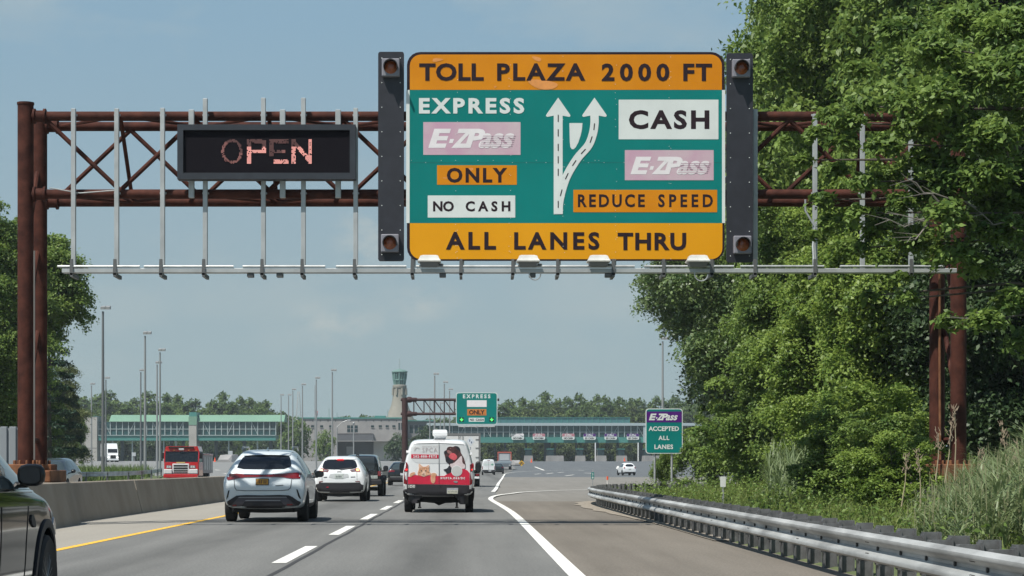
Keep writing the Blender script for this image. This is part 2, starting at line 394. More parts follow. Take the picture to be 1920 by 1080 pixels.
# right-hand verge rising towards the trees
def bank(x, y):
    d = x - interp(railx, y) - .5
    z = .07 + .55*ss((d-.4)/6.5) * ss((112-y)/30)
    return z + .03*math.sin(x*1.7+y*.6)*min(1, max(0, d)) 
rows = frange(2, 86, 2) + [88, 90, 92, 95, 100, 106, 112, 120]
mb = MB(); nk = 16
for y in rows:
    a = interp(railx, y) + .15 if y < 99 else 21 + (y-99)*2.2
    for i in range(nk+1):
        t = (i/nk)**2; x = a + (130-a)*t
        mb.v.append((x, y, terr(x, y) + (bank(x, y) if i else -.03)))
for j in range(len(rows)-1):
    for i in range(nk): mb.f.append((j*(nk+1)+i, j*(nk+1)+i+1, (j+1)*(nk+1)+i+1, (j+1)*(nk+1)+i))
struct(mb.build('verge', m_grass, fix=False, smooth=True))
def island(x, y): return terr(x, y) + .25*ss((x+58)/6)*ss((-24.0-x)/3)*ss((y-128)/15)*ss((214-y)/15)
xs = frange(-60, -23.6, 1.4)
mb = MB()
for y in frange(124, 214, 6):
    for x in xs: mb.v.append((x, y, island(x, y)+.01))
n = len(xs)
for j in range(len(frange(124, 214, 6))-1):
    for i in range(n-1): mb.f.append((j*n+i, j*n+i+1, (j+1)*n+i+1, (j+1)*n+i))
struct(mb.build('grass_island', m_grass, fix=False, smooth=True))

# ------------------------------------------------------------------ median barrier
def barrier(name, label, y0, y1, xb, h, wt=.2, steps=12):
    prof = [(0, 0), (.02, .08), (.23, h-.02), (.25, h), (.25+wt, h), (.27+wt, h-.02), (.48+wt, .08), (.5+wt, 0)]
    mb = MB(); rings = []
    for i in range(steps+1):
        y = y0 + (y1-y0)*i/steps
        rings.append([(xb - a, y, b + terr(xb, y)) for a, b in prof])
    mb.loft(rings, close=True, caps=True)
    o = mb.build(name, m_conc); return tag(o, label, 'barrier', 'concrete median barrier sections')
barrier('median_barrier', 'stained concrete median barrier widened around the rusty gantry legs', 3, 49.0, -8.68, .95, .9)
barrier('median_barrier', 'concrete median barrier section just past the gantry, ending at the dark open joint', 49.02, 61.0, -9.1, .93)
barrier('median_barrier', 'concrete median barrier section beyond the open joint, left of the white crossovers', 61.12, 95, -9.1, .93)
barrier('median_barrier', 'far run of concrete median barrier beside the dark distant cars', 95.1, 330, -9.1, .93, steps=30)

# ------------------------------------------------------------------ guardrail on the right
def rail_pts(step, a, b):
    pts = [Vector(p) for p in RAIL if a <= p[1] <= b]; out = []; acc = 0
    for p, q in zip(pts, pts[1:]):
        L = (q-p).length; t = -acc
        while t + step <= L: t += step; out.append((p + (q-p)*(t/L), (q-p).normalized()))
        acc = L - t
    return out
g = thing('guardrail', 'galvanised steel guardrail curving along the right shoulder', 'guardrail', (4.3, 40, 0))
G0 = (4.3, 40, 0)
wprof = [(.0, .27), (.035, .276), (.082, .305), (.085, .335), (.075, .355), (.02, .395), (.0, .41), (.0, .44), (.02, .455), (.075, .495), (.085, .515), (.082, .545), (.035, .574), (.0, .58)]
pts = [Vector(p) for p in RAIL]; rings = []
for i, p in enumerate(pts):
    d = (pts[min(i+1, len(pts)-1)] - pts[max(i-1, 0)]).normalized(); n = Vector((-d.y, d.x))
    ring = [(p.x + n.x*(a), p.y + n.y*(a), z) for a, z in wprof] + [(p.x + n.x*(a-.006), p.y + n.y*(a-.006), z) for a, z in wprof[::-1]]
    rings.append(ring)
MB(G0).loft(rings, close=True, caps=True).build('beam', m_rail, g, smooth=True)
mbb = MB(G0)
for i, (p, d) in enumerate(rail_pts(1.2, 12, 99)):
    n = Vector((d.y, -d.x)); w = d*.075
    mb = MB(G0)
    def quadbox(a, b, hw, z0, z1, z2=None):
        A = p + n*a; B = p + n*b; e = d*hw; z2 = z1 if z2 is None else z2
        vs = [(*(A-e), z0), (*(A+e), z0), (*(B+e), z0), (*(B-e), z0), (*(A-e), z1), (*(A+e), z1), (*(B+e), z2), (*(B-e), z2)]
        mb.add(vs, [(0,3,2,1),(4,5,6,7),(0,1,5,4),(1,2,6,5),(2,3,7,6),(3,0,4,7)])
    quadbox(.012, .03, .08, .24, .60); quadbox(.03, .2, .02, .24, .60); quadbox(.2, .215, .08, .2, .62)
    quadbox(.216, .23, .09, -.3, .64); quadbox(.23, .37, .02, -.3, .64); quadbox(.37, .385, .09, -.3, .64)
    mb.build('post', m_post, g)
    e = p - n*.004
    for z in (.415, .435): mbb.cbox(e.x-.02, e.x+.012, e.y-.018, e.y+.018, z-.012, z+.012, .004, 1)
    if i % 4 == 0:
        for k in range(4):
            for z in (.36, .49): q = p + d*(.25+.05*k) - n*.05; mbb.cbox(q.x-.02, q.x+.02, q.y-.01, q.y+.01, z-.01, z+.01, .004, 1)
mbb.build('bolts', M('dark_bolts', (.05, .05, .05), .6), g)['kind'] = 'stuff'
# ------------------------------------------------------------------ sign gantry over the road
YF, YB = 48.0, 49.45
g = thing('sign_gantry', 'rust brown steel tube gantry spanning the road and carrying the toll plaza signs', 'gantry', (.5, 48.7, 0)); GO = (.5, 48.7, 0)
XL, XR_ = PX(48, YF), PX(1797, YF)
zt, zl = PZ(218, YF), PZ(364, YF)
for x, y, ztop in ((XL, YF, PZ(194, YF)), (XL+.02, YB, PZ(212, YB)), (XR_, YF, PZ(194, YF)), (PX(1757, YB), YB, PZ(212, YB))):
    mb = MB(GO).tube([(x, y, 1.35), (x, y, ztop)], .175, 20); mb.lathe([(.19, ztop-.03), (.19, ztop+.02)], 20, 'z', (x, y, 0))
    mb.build('pole', m_rust, g, smooth=True)
for x in (XL, XR_):
    for z0, z1 in ((2.6, 4.4), (4.4, 6.2), (6.2, 8.0)):
        MB(GO).tube([(x, YF+.1, z0), (x, YB-.1, z1) if z0 != 4.4 else (x, YB-.1, z1)], .06, 8).build('brace', m_rust, g, smooth=True)
    MB(GO).tube([(x, YF, 1.9), (x, YB, 1.9)], .06, 8).build('brace', m_rust, g, smooth=True)
for y, z in ((YF, zt), (YB, zt), (YF, zl), (YB, zl)):
    MB(GO).tube([(XL+.1, y, z), (XR_-.1, y, z)], .105, 14).build('chord', m_rust, g, smooth=True)
for x, s in ((XL, 1), (XR_, -1)):
    for z in (zt, zl):
        for y in (YF, YB):
            MB(GO).lathe([(.17, 0), (.17, .05*s), (.13, .06*s), (.13, .22*s), (.17, .23*s), (.17, .28*s)], 16, 'x', (x+.17*s, y, z)).build('flange', m_rust, g, smooth=True)
NP = 12; xs = [XL+.45 + (XR_-XL-.9)*i/NP for i in range(NP+1)]
for i in range(NP):
    a, b = xs[i], xs[i+1]
    for y, fl in ((YF, i % 2), (YB, 1-i % 2)):
        p, q = ((a, y, zl+.08), (b, y, zt-.08)) if fl else ((a, y, zt-.08), (b, y, zl+.08))
        MB(GO).tube([p, q], .052, 8).build('brace', m_rust, g, smooth=True)
    for z, fl in ((zt, i % 2), (zl, 1-i % 2)):
        p, q = ((a, YF, z), (b, YB, z)) if fl else ((a, YB, z), (b, YF, z))
        MB(GO).tube([p, q], .04, 8).build('brace', m_rust, g, smooth=True)
    if i % 2: MB(GO).tube([(a, YF, zt), (a+.05, YB, zl)], .045, 8).build('strut', m_rust, g, smooth=True)
# sign posts: pale aluminium, bolted to the front of the chords
YP = 47.78
for px, py0, py1 in ((138, 204, 502), (219, 204, 502), (305, 203, 502), (385, 185, 502), (494, 184, 502), (569, 184, 502), (667, 203, 502), (775, 205, 502), (866, 205, 502), (963, 205, 502), (1047, 205, 502), (1151, 205, 502), (1245, 205, 502), (1335, 205, 502), (1416, 205, 502), (1528, 214, 505), (1617, 220, 505), (1708, 225, 505)):
    x = PX(px, YP); mb = MB(GO).cbox(x-.05, x+.05, YP-.05, YP+.05, PZ(py1, YP), PZ(py0, YP), .008, 1)
    for z in (zt, zl): mb.box(x-.07, x+.07, YP+.052, YP+.10, z-.02, z+.02)
    mb.build('hanger_post', m_alum, g)
for px in (359, 530, 634):
    for y0, y1 in ((206, 236), (335, 371)):
        x = PX(px, YP); MB(GO).cbox(x-.06, x+.06, YP-.04, YP+.08, PZ(y1, YP), PZ(y0, YP), .008, 1).build('sign_bracket', m_alum, g)
# lighting walkway
YW = 46.5
zb = PZ(508, YW)
MB(GO).cbox(PX(118, YW), PX(1792, YW), YW-.13, YW+.13, zb-.05, zb+.045, .01, 1).build('light_beam', m_alum, g)
for a, b in ((108, 262), (270, 438), (455, 610), (630, 762), (780, 1190), (1208, 1376), (1388, 1545), (1575, 1770)):
    MB(GO).tube([(PX(a, YW-.12), YW-.12, PZ(499.5, YW-.12)), (PX(b, YW-.12), YW-.12, PZ(499.5, YW-.12))], .028, 8).build('rail_tube', m_galv, g, smooth=True)
for px in (138, 219, 305, 385, 494, 569, 667, 775, 866, 963, 1047, 1151, 1245, 1335, 1416, 1528, 1708):
    x = PX(px, YW)-.02
    mb = MB(GO); mb.prism([(x-.03, zb-.135), (x+.03, zb-.135), (x+.03, zb-.056), (x-.03, zb-.056)], YW-.16, YW+.62)
    mb.add([(x-.04, YW-.16, zb-.1), (x+.04, YW-.16, zb-.1), (x+.03, YW-.16, zb+.24), (x-.03, YW-.16, zb+.24), (x-.04, YW-.10, zb-.1), (x+.04, YW-.10, zb-.1), (x+.03, YW-.10, zb+.24), (x-.03, YW-.10, zb+.24)], [(0,1,2,3),(7,6,5,4),(0,4,5,1),(1,5,6,2),(2,6,7,3),(3,7,4,0)])
    mb.build('bracket', M('bracket_steel', (.12, .125, .125), .6, metal=.4), g)
for px in (470, 525, 830, 998, 1140): 
    x = PX(px, YW); MB(GO).cbox(x-.07, x+.07, YW-.1, YW+.1, zb-.14, zb-.055, .01, 1).build('junction_box', M('bracket_steel', (.12,)*3), g)
# cables
m_bracket_dull = M('dull_conduit', (.16, .15, .14), .7)
def conduit(pts, r): MB(GO).tube(pts, r, 6).build('conduit', m_galv, g, smooth=True)
for px, r in ((1003, .12), (1315, .14)):
    c = P(px, 512, YW-.2); conduit([(c.x + r*math.cos(t), c.y, c.z - r*.2 + r*math.sin(t)) for t in np.linspace(math.pi*.0, -math.pi*1.1, 14)], .014)
conduit([P(1510, 374, 47.7), P(1510, 395, 47.7), P(1520, 412, 47.7), P(1528, 425, 47.7), P(1524, 460, 47.6), P(1526, 500, 47.5)], .022)
conduit([P(92, 352, 47.8), P(150, 362, 47.8), P(215, 357, 47.8)], .012)
MB(GO).tube([P(64.5, 470, 47.78), P(64.5, 600, 47.78), P(64.5, 740, 47.78), P(64.5, 862, 47.78)], .02, 6).build('conduit', m_bracket_dull, g, smooth=True)
MB(GO).tube([P(1762, 505, 49.2), P(1762, 700, 49.2), P(1763, 862, 49.2)], .03, 6).build('conduit', m_rusto, g, smooth=True)
# rusty pedestals, bolted to concrete footings
for x, nm in ((XL, 0), (XR_, 1)):
    for yy_, w0, w1, zb_ in ((YF, .33, .30, .94), (YB, .30, .36, .93)):
        if nm and yy_ == YB: w0, w1 = .48, .18
        mb = MB(GO); mb.cbox(x-w0, x+w1, yy_-.36, yy_+.36, zb_, 1.355, .02)
        for k in range(10):
            t = 2*math.pi*k/10; mb.lathe([(.028, 0), (.028, .07), (.02, .09)], 6, 'z', (x+.25*math.cos(t), yy_+.27*math.sin(t), 1.352))
        mb.build('base_plate', m_rusto, g)
    if nm: MB(GO).cbox(x-.75, x+.55, YF-.5, YB+.5, -.4, .938, .04).build('footing', M('dark_concrete', (.10, .095, .09), .9, var=.3, scale=3), g)
    else: MB(GO).cbox(x+.37, x+.60, YF-.3, YB+.2, .952, 1.22, .03).build('mounting_box', m_rusto, g)

# ------------------------------------------------------------------ signs
def sign_mat(name, col, var=.06, scale=1.6, col2=None, rough=.45): return M(name, col, rough, var=0 if col2 else var, scale=scale, col2=col2, spec=.2)
s_org = sign_mat('sign_orange', (.56, .195, .003), col2=(.63, .235, .006), scale=.8)
s_yelo = sign_mat('sign_amber', (.66, .285, .004), col2=(.70, .31, .006), scale=.6)
s_grn = sign_mat('sign_green', (.0015, .175, .158), var=.07, scale=.5)
s_wht = sign_mat('sign_white', (.62, .66, .64), var=.05, scale=1.2)
s_pnk = sign_mat('faded_pink', (.54, .43, .46), col2=(.50, .31, .40), scale=1.0)
s_blk = sign_mat('sign_black', (.022, .012, .016), var=.1)
s_pur = sign_mat('sign_purple', (.075, .012, .16), var=.1)
s_fade = sign_mat('faded_white', (.68, .65, .66), col2=(.74, .71, .72), scale=3)
class Sign:
    """flat sign facing the traffic: pieces are laid on it, each a few millimetres proud of the last"""
    def __init__(s, root, org, Y): s.r = root; s.o = org; s.Y = Y
    def poly(s, name, polys, mat, layer, th=.003, parent=None, px=True):
        mb = MB(s.o); y = s.Y - .004*layer
        for po in polys:
            q = [(PX(a, s.Y), PZ(b, s.Y)) for a, b in po] if px else po
            mb.prism(q, y - th, y)
        return mb.build(name, mat, parent or s.r)
    def rect(s, name, x0, y0, x1, y1, mat, layer, r=0, parent=None):
        X0, X1, Z0, Z1 = PX(x0, s.Y), PX(x1, s.Y), PZ(y1, s.Y), PZ(y0, s.Y)
        po = rrect(X0, X1, Z0, Z1, r) if r else [(X0, Z0), (X1, Z0), (X1, Z1), (X0, Z1)]
        return s.poly(name, [po], mat, layer, parent=parent, px=False)
    def text(s, words, mat, layer, bold=.02, shear=0, ax=1.0, name='lettering', parent=None):
        y = s.Y - .004*layer - .0015
        for w, x0, x1, y0, y1 in words:
            mb = MB(s.o); v, f = text_geo(w, PX(x0, s.Y), PX(x1, s.Y), PZ(y1, s.Y), PZ(y0, s.Y), bold, shear, ax=ax)
            mb.add([(a, y, b) for a, b in v], f); mb.build(name, mat, parent or s.r, fix=False)
def ezpass(sg, x0, x1, y0, y1, mat, strip_mat, layer, parent, bold=.045, stripes=True):
    """slanted pass logo: heavy E, a dot, Z, P, and lower-case letters cut by speed stripes"""
    h = y1-y0; w = x1-x0; sh = .32
    k = lambda a: x0 + a*w
    hz = (PZ(y0, sg.Y)-PZ(y1, sg.Y))
    mb = MB(sg.o); y = sg.Y-.004*layer-.0015
    for t, a, b, top, bot in (('E', .00, .20, 0, 1), ('-', .225, .27, .05, .95), ('Z', .27, .47, 0, 1), ('P', .43, .62, 0, 1), ('ass', .58, .97, -.10, 1.0)):
        v, f = text_geo(t, PX(k(a), sg.Y), PX(k(b), sg.Y), PZ(y0+bot*h, sg.Y), PZ(y0+top*h, sg.Y), bold if t != 'ass' else .03, 0)
        mb.add([(p + sh*(q-PZ(y1, sg.Y)), y - (.0006 if t == 'P' else .0012 if t == 'ass' else 0), q) for p, q in v], f)
    o = mb.build('logo', mat, parent, fix=False)
    if stripes:
        po = []
        for i in range(6):
            zz = y0 + h*(.36+.105*i); sx_ = sh*(y1-zz)
            po.append([(k(.60)+sx_, zz), (k(.985)+sx_, zz), (k(.985)+sx_, zz+h*.034), (k(.60)+sx_, zz+h*.034)])
        sg.poly('logo_stripes', po, strip_mat, layer+1, th=.001, parent=parent)
z7 = lambda pts: [(700 + x/2.571, 80 + y/2.571) for x, y in pts]
YS = 47.6
o = (PX(1060, YS), YS, PZ(293, YS))
t = thing('toll_plaza_sign', 'large green and orange overhead sign reading TOLL PLAZA 2000 FT', 'sign', o)
sg = Sign(t, o, YS)
X0, X1, Z0, Z1 = PX(763, YS), PX(1358.5, YS), PZ(489, YS), PZ(97.5, YS)
mb = MB(o); mb.prism(rrect(X0, X1, Z0, Z1, .29), YS, YS+.05)
for i in range(5): z = Z0+.4+(Z1-Z0-.8)*i/4; mb.box(X0+.1, X1-.1, YS+.05, YS+.12, z-.04, z+.04)
mb.build('panel', s_blk, t)
def topround(x0, x1, y0, y1, r, up=True):
    pts = []
    if up:
        pts = [(x0, y1), (x0, y0+r)] + [(x0+r-r*math.cos(R(a)), y0+r-r*math.sin(R(a))) for a in range(15, 90, 15)] + [(x0+r, y0), (x1-r, y0)] + [(x1-r+r*math.sin(R(a)), y0+r-r*math.cos(R(a))) for a in range(15, 90, 15)] + [(x1, y0+r), (x1, y1)]
    else:
        pts = [(x0, y0), (x0, y1-r)] + [(x0+r-r*math.cos(R(a)), y1-r+r*math.sin(R(a))) for a in range(15, 90, 15)] + [(x0+r, y1), (x1-r, y1)] + [(x1-r+r*math.sin(R(a)), y1-r+r*math.cos(R(a))) for a in range(15, 90, 15)] + [(x1, y1-r), (x1, y0)]
    return pts
sg.poly('orange_header', [topround(768.5, 1353.5, 102.3, 168.5, 21)], s_org, 1)
sg.poly('amber_footer', [topround(768.5, 1354.5, 418.5, 486, 21, False)], s_yelo, 1)
sg.rect('green_field', 762, 168.8, 1359.5, 418.3, s_grn, 1)
sg.poly('white_border', [[(761.6, 168.8), (768, 168.8), (768, 418.3), (761.6, 418.3)]], s_wht, 2); sg.poly('white_border', [[(1353.6, 168.8), (1359.6, 168.8), (1359.6, 418.3), (1353.6, 418.3)]], s_wht, 2)
sg.text(ax=1.11, words=[('TOLL', 786, 907, 119, 151.5), ('PLAZA', 932, 1097.5, 119, 151.5), ('2000', 1128, 1255, 119.5, 152), ('FT', 1281, 1335, 119.5, 152)], mat=s_blk, layer=3, bold=.034, name='header_lettering')
sg.text(ax=1.05, words=[('ALL', 836, 930, 435, 468), ('LANES', 964, 1124, 435.5, 468), ('THRU', 1158, 1286.5, 436.5, 469)], mat=s_blk, layer=3, bold=.034, name='footer_lettering')
sg.text(ax=1.12, words=[('EXPRESS', 785.6, 983, 184, 213)], mat=s_wht, layer=3, bold=.04, name='express_lettering')
p1 = sg.rect('faded_pass_panel', 793.7, 229, 976, 290.5, s_pnk, 2); ezpass(sg, 803, 962, 241.5, 277.5, s_fade, s_pnk, 3, p1)
p2 = sg.rect('faded_pass_panel', 1171.5, 281.5, 1338, 338, s_pnk, 2); ezpass(sg, 1182, 1328, 294, 327, s_fade, s_pnk, 3, p2)
q = sg.rect('only_panel', 819.5, 310, 969, 346.5, s_org, 2); sg.text([('ONLY', 837.7, 951, 315, 342.5)], s_blk, 3, .038, parent=q)
q = sg.rect('no_cash_panel', 802, 366.6, 966, 408, s_wht, 2); sg.text([('NO', 812, 851, 377.5, 396.5), ('CASH', 873, 957, 377.5, 396.5)], s_blk, 3, .036, parent=q)
q = sg.rect('cash_panel', 1160, 187, 1347, 261.3, s_wht, 2); sg.text([('CASH', 1179, 1330, 207, 242)], s_blk, 3, .038, parent=q, ax=1.14)
q = sg.rect('reduce_speed_panel', 1075, 356, 1344.5, 398, s_org, 2); sg.text([('REDUCE', 1083.5, 1209, 364.5, 388.5), ('SPEED', 1234, 1336.5, 364.5, 388.5)], s_blk, 3, .03, parent=q, ax=.85)
def arrowhead(cx, tip, base, hw):
    po = [(cx, tip), (cx+hw, base-8), (cx+hw+2, base-1), (cx+hw-4, base+3), (cx+20, base-3), (cx-20, base-3), (cx-hw+4, base+3), (cx-hw-2, base-1), (cx-hw, base-8)]
    return z7(po)
curve = smooth_line([(893, 826), (896, 770), (912, 700), (938, 632), (985, 556), (1036, 496), (1058, 440), (1066, 390), (1066, 352)], 6)
straight = [(891, 828), (891, 352)]
aw = [z7(arrow_ribbon(straight, 43)), arrowhead(891, 265, 355, 57), ]
sg.poly('lane_arrow', aw, s_wht, 2)
o2 = sg.poly('lane_arrow', [z7(arrow_ribbon(curve, 40))], s_wht, 3, th=.0028); 
sg.poly('lane_arrow_head', [arrowhead(1066, 265, 355, 57)], s_wht, 2)
sg.poly('shield_mark', [z7([(945, 388), (1008, 388), (1006, 415), (1000, 445), (988, 482), (975, 505), (966, 514), (957, 514), (950, 504), (947, 480)])], s_wht, 2)
da = []
for y in (365, 435, 505, 565, 625, 780): da.append(z7([(888.7, y-17), (893.3, y-17), (893.3, y+17), (888.7, y+17)]))
for q in da[:-1]: sg.poly('arrow_dash', [q], s_blk, 3)
da = [da[-1]]
cl_ = [Vector(p) for p in curve]; acc = 0; on = []
for a, b in zip(cl_, cl_[1:]):
    acc += (b-a).length
    on.append((acc, a, (b-a).normalized()))
for target in (105, 190, 262, 335, 405, 470, 530):
    for acc, a, d in on:
        if acc >= target: 
            n = Vector((-d.y, d.x))*2.3; da.append(z7([tuple(a-d*16+n), tuple(a-d*16-n), tuple(a+d*16-n), tuple(a+d*16+n)])); break
for q in da: sg.poly('arrow_dash', [q], s_blk, 4)
# peeled patches and rivets
rng = random.Random(3)
for q in [chaikin([(x+rng.uniform(-a, a), y+rng.uniform(-b, b)) for x, y in ((x0-a, y0-b), (x0+a, y0-b*.6), (x0+a*.8, y0+b), (x0-a*.7, y0+b*.8))], 2) for x0, y0, a, b in ((824, 112, 8, 4), (1004, 112, 6, 5), (928, 162, 3, 4), (1012, 158, 22, 6), (846, 334, 12, 5), (880, 318, 7, 3))]: sg.poly('peeled_patch', [q], M('worn_orange', (.66, .26, .06), .6, var=.12, scale=4), 2.5, th=.0018)
mb = MB(o)
for gx in (856, 956, 1057, 1155, 1256):
    for gy in list(range(108, 486, 13)):
        for dx in (-1.3, 1.3):
            if rng.random() < .35:
                x, z = PX(gx+dx+rng.uniform(-.6, .6), YS), PZ(gy+rng.uniform(-3, 3), YS); mb.add([(x-.006, YS-.021, z-.006), (x+.006, YS-.021, z-.006), (x+.006, YS-.021, z+.006), (x-.006, YS-.021, z+.006)], [(0, 1, 2, 3)])
for gx in range(772, 1352, 9):
    if rng.random() < .4:
        x, z = PX(gx+rng.uniform(-2, 2), YS), PZ(303+rng.choice((-2, 2)), YS); mb.add([(x-.006, YS-.021, z-.006), (x+.006, YS-.021, z-.006), (x+.006, YS-.021, z+.006), (x-.006, YS-.021, z+.006)], [(0, 1, 2, 3)])
mb.build('rivets', s_wht, t, fix=False)['kind'] = 'stuff'
sg.poly('panel_seam', [[(762, 304.8), (1359, 304.8), (1359, 305.4), (762, 305.4)]], M('seam_green', (.004, .10, .085), .6), 2, th=.001)
# flasher panels
m_amb = M('amber_lens', (.24, .055, .012), .3, coat=.4, var=.3, scale=20)
def flasher(label, x0, y0, x1, y1, heads):
    Y = 47.55; o = (PX((x0+x1)/2, Y), Y, PZ((y0+y1)/2, Y)); t = thing('flasher_panel', label, 'warning light', o, 0, 'black flasher panels beside the big sign')
    mb = MB(o); mb.prism(rrect(PX(x0, Y), PX(x1, Y), PZ(y1, Y), PZ(y0, Y), .05, 3), Y, Y+.07); mb.build('backboard', m_dark, t)
    mb = MB(o)
    for i in range(9):
        for xx in (x0+7, x1-7):
            x, z = PX(xx, Y), PZ(y0+12+(y1-y0-24)*i/8, Y); mb.lathe([(.012, -.008), (.008, -.011)], 6, 'y', (x, Y, z))
    mb.build('rivets', s_wht, t)
    for hx, hy in heads:
        x, z = PX(hx, Y), PZ(hy, Y); r = .145
        mb = MB(o); mb.cbox(x-.195, x+.195, Y-.16, Y-.002, z-.195, z+.195, .02)
        hs = mb.build('beacon', M('grey_beacon', (.20, .20, .23), .5), t)
        m2 = MB(o); n = 20; rings = []
        for rad, yy_ in ((r+.012, Y-.161), (r+.012, Y-.34), (r-.006, Y-.34), (r-.006, Y-.163)):
            ring = []
            for k in range(n+1):
                a = R(-20 + 220*k/n); cut = 0 if yy_ > Y-.2 else .0
                ring.append((x + rad*math.cos(a), yy_ + cut, z + rad*math.sin(a)))
            rings.append(ring)
        m2.loft(rings, close=False); m2.build('visor', M('visor_black', (.012, .012, .014), .6), hs, smooth=True)
        MB(o).lathe([(r, 0), (r*.8, -.03), (r*.4, -.05), (.01, -.055)], 20, 'y', (x, Y-.163, z)).build('lens', m_amb, hs, smooth=True)
flasher('tall black flasher panel on the left side of the toll plaza sign', 709, 97, 757.5, 489.5, ((733, 128.5), (731.5, 457)))
flasher('tall black flasher panel on the right side of the toll plaza sign, against trees', 1362.5, 99.5, 1412, 492, ((1388.5, 130), (1391, 460)))
# sign luminaires
for px, w in ((805, 'first'), (990, 'second'), (1122, 'third'), (1308, 'fourth')):
    Y = 46.4; x, z = PX(px, Y), PZ(497, Y); o = (x, Y, z)
    t = thing('sign_floodlight', 'white sign floodlight on the walkway beam, %s from the left' % w, 'floodlight', o, 0, 'floodlights under the big sign')
    MB(o).loft([[(x-a, Y-b, z+h), (x+a, Y-b, z+h), (x+a, Y+b, z+h), (x-a, Y+b, z+h)] for a, b, h in ((.21, .2, .05), (.245, .23, .06), (.245, .23, .085), (.215, .2, .12), (.19, .17, .185), (.14, .12, .205))], True, True).build('hood', M('floodlight_white', (.48, .48, .45), .6, var=.15), t)
    MB(o).loft([[(x-a, Y-b, z+h), (x+a, Y-b, z+h), (x+a, Y+b, z+h), (x-a, Y+b, z+h)] for a, b, h in ((.17, .15, -.045), (.205, .2, .045))], True, True).build('ballast_case', M('ballast_grey', (.16, .165, .17), .5), t)
    MB(o).cbox(x+.2, x+.3, Y-.05, Y+.05, z-.02, z+.03, .01, 1).build('bracket', M('bracket_steel', (.12,)*3), t)
# lane-open message board
YV = 47.5; o = (PX(500, YV), YV, PZ(285, YV))
t = thing('message_board', 'dark electronic message board with partly lit red letters reading OPEN', 'message board', o)
m_case = M('board_case', (.028, .033, .042), .5, metal=.2, var=.12)
mb = MB(o); x0, x1, z0, z1 = PX(333, YV), PX(667, YV), PZ(336.5, YV), PZ(234, YV); i0, i1, j0, j1 = PX(344, YV), PX(656, YV), PZ(324.5, YV), PZ(244.5, YV)
mb.box(x0, x1, YV+.02, YV+.3, z0, z1)
mb.box(x0, i0, YV-.06, YV+.019, z0, z1); mb.box(i1, x1, YV-.06, YV+.019, z0, z1); mb.box(i0, i1, YV-.06, YV+.019, z0, j0); mb.box(i0, i1, YV-.06, YV+.019, j1, z1)
mb.build('case', m_case, t)
MB(o).box(i0, i1, YV+.005, YV+.018, j0, j1).build('display', M('led_face', (.006, .005, .008), .8, var=.3, scale=60, spec=.1), t)
def glyph(ch, u, v):                                   # u, v in 0..1, v up
    s = .19
    if ch == 'O':
        dx, dy = (u-.5)/.5, (v-.5)/.5; return dx*dx+dy*dy*.96 < 1.02 and (dx/.74)**2+(dy/.82)**2 > 1
    if ch == 'P': return u < s*1.15 or (v > .42 and ((v > .84 or v < .57) and u < .85 or (u > .78 and .45 < v < .96)))
    if ch == 'E': return u < s*1.1 or v > .84 or v < .16 or (.42 < v < .58 and u < .85)
    if ch == 'N': return u < s*1.05 or u > 1-s*1.05 or abs((1-u)-v) < .13
m_led = {}
for nm, es in (('bright', .95), ('mid', .22), ('dim', .05)):
    m_led[nm] = M('led_'+nm, (.12, .06, .06), .5, emit=(1.0, .42, .36), es=es)
rng = random.Random(11)
for ch, lx0, lx1 in (('O', 415.5, 454.5), ('P', 464, 499), ('E', 506, 540), ('N', 547.5, 585)):
    pools = {k: MB(o) for k in m_led}; py0, py1 = 262, 306; d = 2.0
    for a in range(int((lx1-lx0)/d)+1):
        for b in range(int((py1-py0)/d)+1):
            u, v = a*d/(lx1-lx0), 1 - b*d/(py1-py0)
            if not glyph(ch, u, v): continue
            if ch == 'O': lv = 'mid' if v < .42 or u < .3 and v < .9 else 'dim'
            elif ch == 'P': lv = 'bright' if v < .70 else 'dim'
            elif ch == 'E': lv = ('bright' if v < .26 and u > .2 else None if v < .3 else 'mid' if (v < .6 and u > .65) else 'dim')
            else: lv = 'bright' if v < .72 or u > .85 else 'dim'
            if lv is None or rng.random() < .12: continue
            x, z = PX(lx0 + a*d, YV), PZ(py0 + b*d, YV)
            pools[lv].box(x-.0085, x+.0085, YV-.006, YV+.004, z-.0085, z+.0085)
    for k, mb in pools.items():
        if mb.v: mb.build('lit_letter', m_led[k], t, fix=False)

# EXPRESS cantilever sign farther along
YE = 188
o = (PX(759, YE), YE, 0)
t = thing('cantilever_gantry', 'dark brown cantilever gantry holding the small green express sign', 'gantry', o)
m_brown = M('brown_steel', (.042, .018, .018), .7, var=.2)
MB(o).tube([(o[0], YE, 0), (o[0], YE, PZ(746, YE))], .26, 14).build('pole', m_brown, t, smooth=True)
zs = (PZ(749.5, YE), PZ(776, YE)); xe = PX(936, YE)
for z in zs:
    MB(o).tube([(o[0]-.35, YE, z), (xe, YE, z)], .12, 10).build('arm', m_brown, t, smooth=True)
    MB(o).lathe([(.16, 0), (.26, .1), (.26, .35), (.18, .5), (.18, .85), (.14, .9)], 12, 'x', (o[0]+.15, YE, z)).build('collar', m_brown, t, smooth=True)
n = 9
for i in range(n):
    a = PX(776 + i*19, YE); b = PX(776+(i+1)*19, YE)
    MB(o).tube([(a, YE, zs[0]), (a, YE, zs[1])], .05, 6).build('brace', m_brown, t)
    if i < n-1: MB(o).tube([(a, YE, zs[0]), (b, YE, zs[1])], .045, 6).build('brace', m_brown, t)
YE2 = 187.6; o = (PX(893, YE2), YE2, PZ(766, YE2)); t = thing('express_sign', 'small green sign reading EXPRESS ONLY NO CASH with lit green arrows', 'sign', o); sg = Sign(t, o, YE2)
